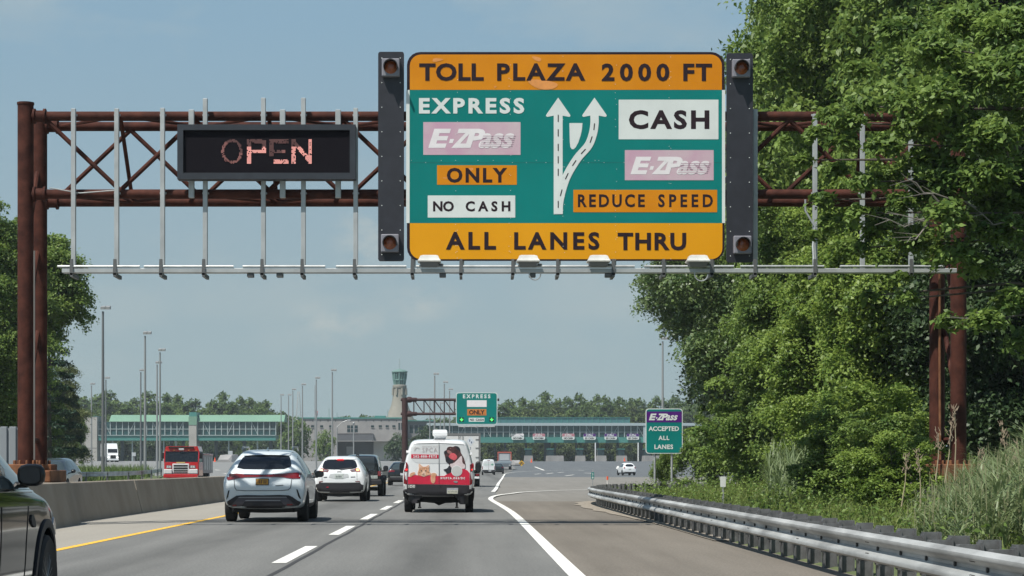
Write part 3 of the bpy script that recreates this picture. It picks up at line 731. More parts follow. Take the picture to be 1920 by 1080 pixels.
mb = MB(o); mb.prism(rrect(PX(855, YE2), PX(932.5, YE2), PZ(796, YE2), PZ(736, YE2), .2), YE2, YE2+.1); mb.build('panel', s_wht, t)
sg.rect('green_field', 856.2, 737.2, 931.3, 794.8, s_grn, 2, .18)
sg.text([('EXPRESS', 868, 919.5, 739.5, 746.8)], s_wht, 4, .04, name='express_lettering')
sg.rect('blank_pale_panel', 875.5, 750.5, 912.5, 763, s_fade, 4)
q = sg.rect('only_panel', 876, 767, 912, 779, M('worn_only_orange', (.48, .16, .03), .6, var=.15, scale=2), 4); sg.text([('ONLY', 879.5, 908.5, 769, 777)], s_blk, 6, .03, parent=q)
q = sg.rect('no_cash_panel', 879, 783.3, 908.3, 790.8, s_wht, 4); sg.text([('NO', 881, 889, 785, 789.2), ('CASH', 892, 907, 785, 789.2)], s_blk, 6, .03, parent=q)
m_garrow = M('green_arrow_lit', (.02, .5, .05), .5, emit=(.15, 1, .2), es=.9)
for cx in (865.5, 922):
    q = sg.rect('arrow_signal', cx-4.5, 782.5, cx+4.5, 790.8, M('signal_black', (.006, .02, .016), .6), 4)
    sg.poly('lit_arrow', [[(cx-.7, 783.5), (cx+.7, 783.5), (cx+.7, 786.5), (cx+3, 785.3), (cx+3, 786.8), (cx, 790.2), (cx-3, 786.8), (cx-3, 785.3), (cx-.7, 786.5)]], m_garrow, 6, parent=q)
MB(o).tube([(PX(859, YE2-.7), YE2-.7, PZ(800, YE2)), (PX(928, YE2-.7), YE2-.7, PZ(800, YE2))], .06, 6).build('light_bar', m_galv, t)
for px in (870, 893, 916): MB(o).box(PX(px, YE2)-.05, PX(px, YE2)+.05, YE2-.75, YE2+.2, PZ(801.5, YE2)-.04, PZ(801.5, YE2)+.02).build('bracket', m_galv, t)

# pass-accepted sign on two posts
YA = 98; o = (PX(1245, YA), YA, .05)
t = thing('pass_sign', 'green and purple roadside sign reading ACCEPTED ALL LANES on two posts', 'sign', o); sg = Sign(t, o, YA)
mb = MB(o); mb.prism(rrect(PX(1210.5, YA), PX(1280, YA), PZ(850.5, YA), PZ(766, YA), .14), YA, YA+.04); mb.build('panel', s_wht, t)
sg.rect('green_field', 1212, 767.5, 1278.5, 849, s_grn, 1, .12)
q = sg.rect('purple_band', 1212.2, 771.5, 1278.3, 792, s_pur, 2); ezpass(sg, 1216.5, 1270, 775.5, 788, s_wht, s_pur, 3, q, stripes=False)
sg.text([('ACCEPTED', 1216, 1273, 799.5, 808), ('ALL', 1234.5, 1255, 817, 825), ('LANES', 1227, 1262, 833.5, 842)], s_wht, 3, .03)
for px in (1228, 1260): MB(o).tube([(PX(px, YA), YA+.1, -.1), (PX(px, YA), YA+.1, PZ(770, YA))], .052, 10).build('post', m_galv, t, smooth=True)
# little white marker
Y = 58; o = (PX(1355.5, Y), Y, bank(PX(1355.5, Y), Y)); t = thing('marker_post', 'small blank white marker plate on a thin post behind the guardrail', 'marker', o)
mb = MB(o); mb.prism(rrect(PX(1350.5, Y), PX(1360.8, Y), PZ(913, Y), PZ(893.5, Y), .015, 2), Y-.006, Y); mb.build('plate', M('marker_white', (.62, .64, .63), .5, var=.06, scale=8), t)
MB(o).box(PX(1354, Y), PX(1357.5, Y), Y+.001, Y+.04, -.1, PZ(896, Y)).build('post', m_galv, t)
Y = 118; o = (PX(1111, Y), Y, 0); t = thing('mile_marker', 'slim green mile marker with stacked white figures at the plaza edge', 'marker', o); sg = Sign(t, o, Y)
mb = MB(o); mb.prism(rrect(PX(1108.5, Y), PX(1114, Y), PZ(898.5, Y), PZ(885.5, Y), .02, 2), Y, Y+.01); mb.build('plate', s_grn, t)
sg.text([('2', 1109.8, 1112.8, 887.5, 891.2), ('8', 1109.8, 1112.8, 893.5, 897.4)], s_wht, 2, .02)
MB(o).box(PX(1110.6, Y), PX(1112, Y), Y+.011, Y+.05, 0, PZ(880, Y)).build('post', m_galv, t)
m_cone = M('traffic_orange', (.75, .09, .02), .6)
Y = 112; o = (PX(1139, Y), Y, 0); t = thing('delineator', 'thin flexible delineator post with an orange top near the rail end', 'delineator', o)
MB(o).tube([(o[0], Y, 0), (o[0], Y, .62)], .035, 8).build('post', M('delineator_white', (.6, .58, .55), .6), t); MB(o).tube([(o[0], Y, .621), (o[0], Y, .80)], .045, 8).build('cap', m_cone, t)
# ------------------------------------------------------------------ vehicles
m_tyre = M('tyre_rubber', (.014, .014, .015), .85, var=.2, scale=20)
m_rimd = M('dark_rim', (.05, .052, .055), .35, metal=.7)
m_rim = M('silver_rim', (.38, .39, .40), .3, metal=.8)
m_glass = M('tinted_glass', (.008, .010, .013), .06, spec=.6)
m_glass2 = M('light_glass', (.035, .05, .055), .05, spec=.8)
m_clad = M('black_cladding', (.016, .015, .019), .6, var=.15, scale=8)
m_under = M('dark_underbody', (.008, .008, .008), .9)
m_chrome = M('chrome', (.6, .61, .62), .12, metal=1.0)
m_pwhite = M('white_paint', (.70, .72, .73), .35, coat=.6, var=.03, scale=1.5)
m_ppearl = M('pearl_white_paint', (.60, .66, .69), .3, coat=.7, var=.03, scale=1.5)
m_pblack = M('black_paint', (.006, .007, .008), .22, coat=.8)
m_pgreen = M('black_green_paint', (.003, .006, .006), .06, coat=.35, spec=.35)
m_red = M('tail_red', (.16, .004, .008), .2, coat=.8)
m_redon = M('tail_red_lit', (.5, .01, .01), .3, emit=(1, .03, .03), es=1.3)
m_redhot = M('brake_lamp_lit', (.9, .3, .15), .3, emit=(1, .32, .13), es=2.2)
m_lensw = M('clear_lens', (.45, .46, .47), .15, coat=.8)
m_vred = M('vinyl_red', (.53, .012, .045), .4, coat=.3, var=.08, scale=5)
m_seamb = M('body_seam', (.07, .072, .075), .7)
def bm_from(mb, sub=2, creases=None):
    bm = bmesh.new(); vs = [bm.verts.new(v) for v in mb.v]
    for f in mb.f:
        try: bm.faces.new([vs[i] for i in f])
        except ValueError: pass
    bmesh.ops.remove_doubles(bm, verts=bm.verts[:], dist=1e-5)
    bmesh.ops.recalc_face_normals(bm, faces=bm.faces[:])
    return bm
def car_loft(st, shape=1.0):
    """stations (y, z_bottom, z_belt, z_roof, half widths at sill, belt and roof) -> closed rings"""
    mb = MB(); rings = []
    for y, zb, zl_, zr, ws, wb, wr in st:
        h = [(0, zb), (ws*.72, zb), (ws*.97, zb+.06), (ws*.995+.005, zb+(zl_-zb)*.30), (max(ws, wb)*1.0, zb+(zl_-zb)*.62), (wb, zl_), (wb*.985, zl_+(zr-zl_)*.10), ((wb+wr)/2, zl_+(zr-zl_)*.55), (wr, zr-(zr-zl_)*.10-.01), (wr*.88, zr-.012), (wr*.45, zr-.002), (0, zr)]
        rings.append([(x, y, z) for x, z in h] + [(-x, y, z) for x, z in h[-2:0:-1]])
    mb.loft(rings, True, False); n = len(rings[0]); k = n//2
    for base in (0, (len(rings)-1)*n):
        mb.f.append((base, base+1, base+n-1)); mb.f.append((base+k, base+k-1, base+k+1))
        for j in range(1, k-1): mb.f.append((base+j, base+j+1, base+n-j-1, base+n-j))
    return mb
def finish_body(name, mb, mat, parent, wheels, sub=2, wr=.37, wd=.34, sharp=40, arch=.055):
    bm = bm_from(mb); me0 = bpy.data.meshes.new('tmp'); bm.to_mesh(me0); bm.free()
    ob = bpy.data.objects.new('tmp', me0); C.objects.link(ob)
    sd = ob.modifiers.new('s', 'SUBSURF'); sd.levels = sub; sd.render_levels = sub
    cut = None
    if wheels:
        cm = MB()
        for x, y, z in wheels:
            s = 1 if x > 0 else -1
            cm.lathe([(wr+arch, s*(-wd)), (wr+arch, s*.5)], 40, 'x', (x, y, z))
        cut = cm.build('cut', m_under); 
        bo = ob.modifiers.new('b', 'BOOLEAN'); bo.object = cut; bo.operation = 'DIFFERENCE'; bo.solver = 'EXACT'
    dg = bpy.context.evaluated_depsgraph_get(); dg.update()
    me = bpy.data.meshes.new_from_object(ob.evaluated_get(dg), depsgraph=dg); me.name = name
    if cut: cm_ = cut.data; bpy.data.objects.remove(cut); bpy.data.meshes.remove(cm_)
    bpy.data.objects.remove(ob); bpy.data.meshes.remove(me0)
    me.materials.clear(); shade(me, sharp)
    bm = bmesh.new(); bm.from_mesh(me); bvh = BVHTree.FromBMesh(bm); bm.free()
    o = link(name, me, mat, parent)
    return o, bvh
def wheel(root, x, y, z, r=.37, w=.25, rim=None, spokes=5, rr=.66):
    s = 1 if x > 0 else -1
    W = MB(); W.lathe([(r*rr, -w*.42), (r*.9, -w*.5), (r*.985, -w*.42), (r, -w*.3), (r, w*.3), (r*.985, w*.42), (r*.9, w*.5), (r*rr, w*.42)], 30, 'x', (x, y, z))
    e = bpy.data.objects.new('wheel', None); C.objects.link(e); e.parent = root; e.empty_display_size = .2
    W.build('tyre', m_tyre, e, smooth=True)
    q = MB(); xo = x + s*w*.30
    q.lathe([(r*rr*.99, -w*.3), (r*rr, w*.36*1), (r*rr*.93, w*.34), (r*rr*.86, w*.1), (r*rr*.5, w*.05)] if s > 0 else [(r*rr*.99, w*.3), (r*rr, -w*.36), (r*rr*.93, -w*.34), (r*rr*.86, -w*.1), (r*rr*.5, -w*.05)], 30, 'x', (x, y, z))
    for k in range(spokes):
        a = 2*math.pi*k/spokes + .3
        for da in (-.13, .13):
            p0 = (xo, y+.05*r*math.cos(a), z+.05*r*math.sin(a)); p1 = (xo+s*.01, y+r*rr*.93*math.cos(a+da), z+r*rr*.93*math.sin(a+da)); q.tube([p0, p1], [r*.09, r*.06], 6)
    q.lathe([(r*.14, 0), (r*.12, s*.03)], 12, 'x', (xo, y, z))
    q.build('rim', rim or m_rimd, e, smooth=True)
    return e
def project(name, polys, bvh, mat, parent, axis='rear', off=.008, step=.07, lift=0.0, geo=None, edge=.0):
    """lay flat outlines onto a body: axis rear/front use (x, z), left/right use (y, z), top uses (x, y)"""
    if geo: 
        bm = bmesh.new(); vs = [bm.verts.new((a, b, 0)) for a, b in geo[0]]
        for f in geo[1]:
            try: bm.faces.new([vs[i] for i in f])
            except ValueError: pass
    else:
        bm = bmesh.new()
        for po in polys:
            try: bm.faces.new([bm.verts.new((a, b, 0)) for a, b in po])
            except ValueError: pass
        for ax in (0, 1):
            lo = min(v.co[ax] for v in bm.verts); hi = max(v.co[ax] for v in bm.verts); k = int((hi-lo)/step)
            for i in range(1, k+1):
                co = [0, 0, 0]; no = [0, 0, 0]; co[ax] = lo + (hi-lo)*i/(k+1); no[ax] = 1
                bmesh.ops.bisect_plane(bm, geom=bm.verts[:]+bm.edges[:]+bm.faces[:], plane_co=co, plane_no=no)
        bmesh.ops.triangulate(bm, faces=[f for f in bm.faces if len(f.verts) > 4])
    D = {'rear': (Vector((0, 1, 0)), lambda a, b: Vector((a, -6, b))), 'front': (Vector((0, -1, 0)), lambda a, b: Vector((a, 30, b))),
         'right': (Vector((-1, 0, 0)), lambda a, b: Vector((6, a, b))), 'left': (Vector((1, 0, 0)), lambda a, b: Vector((-6, a, b))),
         'top': (Vector((0, 0, -1)), lambda a, b: Vector((a, b, 9)))}[axis]
    hits = {}; miss = []
    for v in bm.verts:
        o = D[1](v.co.x, v.co.y); h = bvh.ray_cast(o, D[0])
        if h[0] is None: miss.append(v)
        else: hits[v] = h[0] - D[0]*(off+lift)
    if miss and hits:
        hl = list(hits.items())
        for v in miss:
            n = min(hl, key=lambda q: (q[0].co - v.co).length_squared)
            o = D[1](v.co.x, v.co.y); d = (n[1]-o).dot(D[0]); hits[v] = o + D[0]*d
    for v, p in hits.items(): v.co = p
    if not geo:
        bmesh.ops.recalc_face_normals(bm, faces=bm.faces[:])
        av = Vector((0, 0, 0))
        for f in bm.faces: av += f.normal*f.calc_area()
        if av.dot(D[0]) > 0: bmesh.ops.reverse_faces(bm, faces=bm.faces[:])
        # turned-back rim so that the piece has thickness
        be = [e for e in bm.edges if e.is_boundary]
        ret = bmesh.ops.extrude_edge_only(bm, edges=be)
        for v in [q for q in ret['geom'] if isinstance(q, bmesh.types.BMVert)]: v.co += D[0]*(off+.004)
    me = bpy.data.meshes.new(name); bm.to_mesh(me); bm.free()
    if not geo: shade(me, 35)
    return link(name, me, mat, parent)
def ptext(name, s, x0, x1, z0, z1, bvh, mat, parent, bold=.02, off=.014, ax=1.0, axis='rear', shear=0):
    return project(name, None, bvh, mat, parent, axis, off, geo=text_geo(s, x0, x1, z0, z1, bold, shear, ax=ax, res=2))
def mirror_part(root, x, y, z, w=.22, h=.15, mat=None, d=.12, glass=True):
    s = 1 if x > 0 else -1
    mb = MB(); n = 14; rings = []
    for yy_, k in ((0, .80), (.02, .96), (.05, 1.0), (.09, .93), (d, .62), (d+.03, .2)):
        rings.append([(x + s*w/2 + (w/2)*k*math.copysign(abs(math.cos(t))**.7, math.cos(t)), y+yy_, z + (h/2)*k*math.copysign(abs(math.sin(t))**.7, math.sin(t))) for t in [2*math.pi*i/n for i in range(n)]])
    mb.loft(rings, True, True)
    mb.tube([(x-s*.1, y+.1, z-h*.45), (x+s*w*.35, y+.06, z-h*.42)], .025, 8)
    o = mb.build('side_mirror', mat or m_pblack, root, smooth=True)
    if glass:
        MB().loft([[(x+s*w/2+(w/2)*.72*k*math.copysign(abs(math.cos(t))**.7, math.cos(t)), y-.004-.001*k, z+(h/2)*.74*k*math.copysign(abs(math.sin(t))**.7, math.sin(t))) for t in [2*math.pi*i/n for i in range(n)]] for k in (.05, 1)], True, True).build('mirror_glass', M('mirror_glass', (.012, .014, .016), .08), o)
    return o
SUV = [(0.0, .40, .60, .80, .80, .84, .80), (.05, .34, .75, 1.05, .88, .93, .85), (.14, .31, .95, 1.235, .91, .952, .78), (.42, .29, 1.03, 1.44, .93, .955, .70), (.72, .27, 1.06, 1.62, .94, .955, .63), (1.05, .25, 1.07, 1.69, .945, .955, .62), (2.3, .25, 1.05, 1.715, .945, .95, .62), (3.0, .25, 1.03, 1.60, .945, .94, .58), (3.45, .25, 1.0, 1.28, .945, .935, .62), (3.75, .25, .98, 1.09, .945, .93, .72), (4.4, .28, .9, 1.0, .93, .90, .74), (4.78, .3, .72, .84, .86, .82, .68), (4.9, .38, .58, .68, .74, .70, .58)]
def scaled(st, L, W, Hh, L0=4.9, W0=1.91, H0=1.715): return [(y*L/L0, a*Hh/H0, b*Hh/H0, c*Hh/H0, d*W/W0, e*W/W0, f*W/W0) for y, a, b, c, d, e, f in st]
def side_windows(bvh, root, L, Hh, sides=('right', 'left'), mat=None, pillar=True):
    k = L/4.9; q = Hh/1.715
    for s in sides:
        for po in ([(.62, 1.12), (1.02, 1.11), (1.02, 1.50), (.82, 1.49)], [(1.08, 1.11), (2.02, 1.10), (2.02, 1.58), (1.08, 1.53)], [(2.12, 1.10), (3.3, 1.09), (3.28, 1.20), (2.95, 1.47), (2.5, 1.575), (2.12, 1.585)]):
            project('side_window', [[(a*k, b*q) for a, b in po]], bvh, mat or m_glass, root, s, .006, .12)
def suv(name, label, cat, X, Y, L, W, Hh, paint, rotz=0, wr=.37, st=None, wb=(.93, 3.9), clad=True, rim=None, flip=False):
    t = thing(name, label, cat, (X, Y, terr(X, Y)), rotz)
    st = st or scaled(SUV, L, W, Hh)
    k = L/4.9; hw = W/2 - .115
    wh = [(s*hw, y*k, wr) for y in wb for s in (-1, 1)]
    body, bvh = finish_body('body', car_loft(st), paint, t, wh, 2, wr)
    for x, y, z in wh: wheel(t, x, y, z, wr, .25, rim)
    MB().box(-W*.36, W*.36, .25, L-.4, wr*.62, wr*.95).build('underbody', m_under, t)
    return t, body, bvh, k
# --- pearl white crossover, left lane
Y = 50.8; s = Y/F; cx = 494.5; gy = 978.5
lex = lambda pts: [((415 + a/7.2 - cx)*s, (gy - (835 + b/7.2))*s) for a, b in pts]
t, body, bvh, k = suv('crossover_car', 'pearl white crossover with a full-width red light bar, left lane nearest the barrier', 'car', PX(cx, Y), Y, 4.9, 1.93, 1.73, m_ppearl, rim=m_rimd)
project('rear_window', [lex(chaikin([(195, 312), (215, 240), (270, 132), (400, 122), (640, 118), (880, 124), (915, 180), (940, 310), (560, 318)], 1))], bvh, m_glass, t)
project('roof_spoiler', [lex([(262, 122), (300, 98), (580, 88), (870, 98), (905, 118), (880, 126), (640, 119), (400, 122), (270, 132)])], bvh, m_ppearl, t, off=.05)
lb = project('tail_light', [lex([(66, 378), (200, 372), (320, 384), (580, 388), (800, 376), (960, 362), (1076, 354), (1072, 385), (1058, 440), (960, 442), (830, 424), (580, 420), (320, 424), (190, 446), (84, 462), (68, 440)])], bvh, m_red, t, off=.016)
project('light_bar_trim', [lex([(300, 378), (580, 384), (810, 372), (810, 380), (580, 392), (300, 388)])], bvh, M('lamp_trim', (.05, .06, .12), .2, coat=.8), lb, off=.022)
ptext('badge', 'LEXUS', *[q for q in (lex([(440, 0), (660, 0)])[0][0], lex([(440, 0), (660, 0)])[1][0])], lex([(0, 390)])[0][1], lex([(0, 377)])[0][1], bvh, m_chrome, t, .02, .03)
pl = project('licence_plate', [lex([(463, 440), (640, 440), (640, 530), (463, 530)])], bvh, M('plate_frame', (.02, .02, .025), .5), t, off=.018, step=.5)
project('plate_face', [lex([(474, 450), (630, 450), (630, 521), (474, 521)])], bvh, M('plate_amber', (.50, .25, .02), .5, var=.35, scale=28), pl, off=.024, step=.5)
project('plate_marks', [lex([(x, 462), (x+14, 462), (x+14, 508), (x, 508)]) for x in (488, 510, 532, 570, 594)], bvh, M('plate_ink', (.12, .055, .02), .6), pl, off=.027, step=.5)
project('model_marks', [lex([(730, 534), (835, 528), (836, 536), (732, 542)])], bvh, m_seamb, t, off=.012)
project('tailgate_seam', [lex([(165, 450), (172, 450), (185, 560), (205, 594), (330, 602), (800, 600), (900, 590), (930, 565), (944, 452), (951, 452), (938, 570), (906, 598), (800, 608), (330, 610), (200, 602), (178, 565)])], bvh, m_seamb, t, off=.010, step=.2)
project('bumper_cladding', [lex([(42, 772), (160, 700), (205, 672), (340, 664), (560, 668), (780, 662), (910, 668), (960, 690), (1030, 740), (1108, 772), (1108, 850), (1080, 905), (560, 915), (60, 905), (40, 850)])], bvh, m_clad, t, off=.02)
project('bumper_trim', [lex([(110, 825), (225, 706), (560, 692), (880, 696), (1010, 815), (960, 822), (870, 820), (800, 742), (560, 738), (318, 748), (268, 820)])], bvh, M('trim_grey', (.055, .05, .06), .5), t, off=.03)
project('bumper_lip', [lex([(220, 702), (250, 690), (870, 688), (890, 698), (560, 700)]), lex([(310, 746), (340, 732), (790, 734), (805, 746), (560, 744)])], bvh, M('satin_trim', (.25, .25, .27), .35, metal=.6), t, off=.036)
for po in ([(92, 604), (108, 602), (90, 690), (66, 728), (70, 690)], [(1012, 586), (1028, 590), (1055, 660), (1075, 715), (1058, 716), (1035, 680)]): project('air_slot', [lex(po)], bvh, m_under, t, off=.012)
for q in ([(150, 795), (205, 792), (205, 815), (150, 818)], [(885, 788), (960, 782), (965, 800), (890, 806)]): project('reflector', [lex(q)], bvh, m_red, t, off=.036)
side_windows(bvh, t, 4.9, 1.73)
project('side_cladding', [[(1.4, .30), (3.42, .30), (3.42, .42), (1.4, .42)]], bvh, m_clad, t, 'right', .012); project('side_cladding', [[(1.4, .30), (3.42, .30), (3.42, .42), (1.4, .42)]], bvh, m_clad, t, 'left', .012)
mirror_part(t, .97, 3.1, 1.12, .23, .17, m_pblack); mirror_part(t, -.97, 3.1, 1.12, .23, .17, m_pblack)
MB().loft([[(a*w, y, 1.70+h) for a, h in ((-1, 0), (0, hh), (1, 0))] for y, w, hh in ((1.0, .03, .02), (1.12, .025, .07), (1.2, .01, .07))], True, True).build('antenna_fin', m_ppearl, t)
for sx in (-.6, .6): MB().tube([(sx, 1.0, 1.71), (sx, 1.1, 1.765), (sx*1.0, 2.5, 1.775), (sx, 2.7, 1.70)], .022, 6).build('roof_rail', m_galv, t, smooth=True)
# --- white SUV with lit brake lamps
Y = 81; s = Y/F; cx = 637; gy = 940.5
ch = lambda pts: [((580 + a/9.6 - cx)*s, (gy - (840 + b/9.6))*s) for a, b in pts]
t, body, bvh, k = suv('sport_utility_car', 'white SUV with glowing brake lamps behind the pearl crossover, left lane', 'car', PX(cx, Y), Y, 4.65, 1.9, 1.72, m_pwhite, wr=.37)
project('rear_window', [ch(chaikin([(222, 372), (240, 262), (275, 215), (420, 206), (680, 206), (800, 214), (832, 258), (868, 355), (720, 384), (360, 388)], 1))], bvh, m_glass, t, off=.012)
project('spoiler', [ch([(262, 205), (300, 168), (540, 158), (790, 170), (830, 205), (680, 204), (420, 204)])], bvh, m_pwhite, t, off=.05)
project('high_brake_lamp', [ch([(485, 196), (600, 194), (606, 214), (480, 214)])], bvh, m_redon, t, off=.07)
for po, hot, cl_p in (([(170, 428), (185, 392), (200, 362), (250, 372), (350, 396), (330, 428), (240, 424)], [(184, 420), (196, 380), (235, 384), (238, 420)], [(252, 414), (256, 384), (330, 400), (318, 414)]), ([(915, 425), (900, 385), (875, 355), (820, 372), (728, 396), (755, 424), (840, 420)], [(845, 412), (838, 376), (880, 364), (898, 410)], [(748, 412), (745, 396), (824, 384), (828, 410)])):
    q = project('tail_light', [ch(po)], bvh, m_red, t, off=.014); project('brake_lamp', [ch(hot)], bvh, m_redhot, q, off=.022, step=.3); project('lamp_lens', [ch(cl_p)], bvh, M('smoked_lens', (.16, .15, .17), .2, coat=.6), q, off=.02)
ptext('badge', 'Jeep', *(ch([(500, 0)])[0][0], ch([(575, 0)])[0][0], ch([(0, 432)])[0][1], ch([(0, 408)])[0][1]), bvh, m_clad, t, .05, .016)
project('plate_recess', [ch(chaikin([(345, 548), (365, 480), (395, 462), (680, 462), (705, 480), (712, 545)], 1))], bvh, M('recess_white', (.42, .44, .45), .4), t, off=.008)
q = project('licence_plate', [ch([(455, 470), (612, 470), (612, 550), (455, 550)])], bvh, M('plate_greygreen', (.36, .40, .38), .5, var=.25, scale=20), t, off=.016, step=.5)
project('plate_marks', [ch([(x, 498), (x+16, 498), (x+16, 530), (x, 530)]) for x in (480, 508, 536, 560)], bvh, M('plate_ink_dark', (.10, .11, .12), .6), q, off=.02, step=.5)
project('bumper_cladding', [ch([(118, 655), (170, 640), (180, 600), (245, 598), (250, 622), (540, 630), (820, 622), (825, 598), (905, 596), (930, 650), (975, 668), (960, 780), (880, 860), (540, 880), (200, 860), (108, 780)])], bvh, m_clad, t, off=.02)
project('bumper_step', [ch([(200, 612), (540, 606), (905, 610), (905, 622), (540, 630), (205, 626)])], bvh, M('satin_white', (.50, .52, .53), .35), t, off=.03)
project('skid_plate', [ch([(355, 808), (370, 788), (720, 786), (735, 806)])], bvh, M('trim_grey', (.055,)*3), t, off=.03)
for po in ([(172, 606), (238, 600), (238, 614), (172, 618)], [(840, 600), (905, 598), (905, 612), (840, 614)]): project('reflector', [ch(po)], bvh, m_red, t, off=.034)
project('tow_hook', [ch([(310, 698), (345, 698), (345, 712), (310, 712)])], bvh, m_redon if 0 else m_vred, t, off=.034)
project('model_marks', [ch([(255, 520), (318, 518), (318, 532), (255, 534)]), ch([(745, 516), (825, 514), (825, 524), (745, 528)])], bvh, m_seamb, t, off=.012)
project('wiper', [ch([(540, 378), (760, 352), (765, 362), (560, 392)])], bvh, m_clad, t, off=.03)
project('tailgate_seam', [ch([(225, 430), (230, 430), (232, 585), (225, 585)]), ch([(850, 425), (855, 425), (862, 580), (856, 580)])], bvh, m_seamb, t, off=.01, step=.3)
side_windows(bvh, t, 4.65, 1.72)
mirror_part(t, .95, 2.9, 1.1, .22, .17, m_pblack); mirror_part(t, -.95, 2.9, 1.1, .22, .17, m_pblack)
for sx in (-.58, .58): MB().tube([(sx, .95, 1.70), (sx, 1.05, 1.76), (sx, 2.4, 1.765), (sx, 2.6, 1.69)], .022, 6).build('roof_rail', m_clad, t, smooth=True)
# --- boxy black off-roader
Y = 95; s = Y/F
BOX = [(0.0, .52, .95, 1.12, .70, .76, .70), (.03, .50, 1.0, 1.70, .76, .80, .66), (.10, .48, 1.05, 1.82, .80, .82, .68), (2.2, .46, 1.06, 1.86, .80, .82, .69), (2.75, .46, 1.06, 1.82, .80, .82, .68), (3.05, .46, 1.05, 1.30, .80, .82, .70), (3.15, .46, 1.04, 1.14, .80, .82, .72), (4.1, .5, 1.0, 1.10, .72, .72, .62), (4.25, .55, .8, .9, .66, .66, .55)]
t, body, bvh, k = suv('off_road_car', 'boxy black off-road car half hidden behind the white SUV with brake lamps', 'car', PX(677, Y), Y, 4.25, 1.88, 1.86, m_pblack, st=BOX, wr=.40, wb=(.85*4.9/4.25, 3.4*4.9/4.25))
project('rear_window', [rrect(-.58, .58, 1.18, 1.74, .08)], bvh, M('clear_dark_glass', (.03, .036, .04), .06, spec=.7), t, off=.01)
MB().cbox(-.9, .9, -.16, .0, .50, .74, .04).build('bumper', m_clad, t)
MB().box(-.25, .35, -.175, -.161, .64, .67).build('bumper_strip', m_galv, t)
w_ = MB().lathe([(.24, -.11), (.36, -.12), (.385, -.06), (.385, .08), (.3, .12)], 26, 'y', (-.05, -.17, 1.03)).build('spare_tyre', m_tyre, t, smooth=True)
MB().lathe([(.23, -.1), (.2, -.04), (.07, -.03), (.05, -.08)], 20, 'y', (-.05, -.17, 1.03)).build('rim', m_rimd, w_, smooth=True)
for sx in (-.8, .8): MB().cbox(sx-.07, sx+.07, -.06, .04, .88, 1.1, .02).build('tail_light', m_red, t)
for sx in (-1, 1):
    MB().loft([[(sx*.80, y, z), (sx*.97, y, z-.03), (sx*.97, y, z-.10), (sx*.80, y, z-.07)] for y, z in ((.25, .70), (.42, .92), (1.25, .92), (1.45, .70))], True, True).build('fender_flare', m_clad, t)
    MB().loft([[(sx*.70, y, z), (sx*.97, y, z-.03), (sx*.97, y, z-.10), (sx*.70, y, z-.07)] for y, z in ((2.8, .70), (2.97, .94), (3.85, .94), (4.1, .78))], True, True).build('fender_flare', m_clad, t)
for sd in ('right', 'left'):
    for a, b in ((.25, 1.05), (1.15, 1.95), (2.03, 2.7)): project('side_window', [[(a, 1.16), (b, 1.16), (b, 1.70), (a, 1.70)]], bvh, m_glass2, t, sd, .006, .15)
mirror_part(t, .86, 2.65, 1.22, .24, .26, m_pblack); mirror_part(t, -.86, 2.65, 1.22, .24, .26, m_pblack)
q = MB().box(.42, .72, -.03, -.01, .78, .92).build('licence_plate', M('plate_greygreen', (.36, .40, .38)), t)
for sx in (-.3, .3): MB().cbox(sx-.12, sx+.12, 1.0, 1.1, 1.25, 1.55, .04).build('headrest', m_clad, t)
# --- dark SUV farther ahead
Y = 150
t, body, bvh, k = suv('dark_crossover_car', 'black crossover far ahead beside the barrier, partly behind the red and white van', 'car', PX(752, Y), Y, 4.6, 1.86, 1.66, m_pblack)
project('rear_window', [chaikin([(-.66, 1.14), (-.52, 1.50), (0, 1.54), (.52, 1.50), (.66, 1.14), (0, 1.1)], 1)], bvh, m_glass2, t, off=.01)
for sx in (-1, 1): project('tail_light', [[(sx*.88, .92), (sx*.45, .96), (sx*.45, 1.04), (sx*.84, 1.08)]], bvh, m_red, t, off=.012)
project('licence_plate', [[(-.05, .70), (.30, .70), (.30, .86), (-.05, .86)]], bvh, M('plate_pale', (.5, .52, .55), .5), t, off=.016)
project('bumper_trim', [[(-.75, .58), (.75, .58), (.75, .61), (-.75, .61)]], bvh, m_galv, t, off=.016)
project('bumper_cladding', [[(-.86, .30), (.86, .30), (.88, .55), (-.88, .55)]], bvh, m_clad, t, off=.012)
side_windows(bvh, t, 4.6, 1.66)
# --- white SUV on the plaza
Y = 318; X = PX(1181, Y)
t, body, bvh, k = suv('white_utility_car', 'white SUV driving alone across the open plaza towards the toll lanes', 'car', X, Y, 4.8, 1.95, 1.85, m_pwhite, R(9), wr=.40)
project('rear_window', [chaikin([(-.66, 1.30), (-.52, 1.62), (0, 1.66), (.52, 1.62), (.66, 1.30), (0, 1.27)], 1)], bvh, m_glass, t, off=.012)
for sx in (-1, 1): project('tail_light', [[(sx*.92, 1.0), (sx*.72, 1.0), (sx*.70, 1.26), (sx*.86, 1.28)]], bvh, m_red, t, off=.012)
project('bumper_cladding', [[(-.86, .36), (.86, .36), (.9, .52), (-.9, .52)]], bvh, m_clad, t, off=.014)
project('licence_plate', [[(-.2, .82), (.2, .82), (.2, .98), (-.2, .98)]], bvh, M('plate_greygreen', (.36, .40, .38)), t, off=.016)
side_windows(bvh, t, 4.8, 1.85); mirror_part(t, .97, 3.0, 1.2, .25, .2, m_pblack)
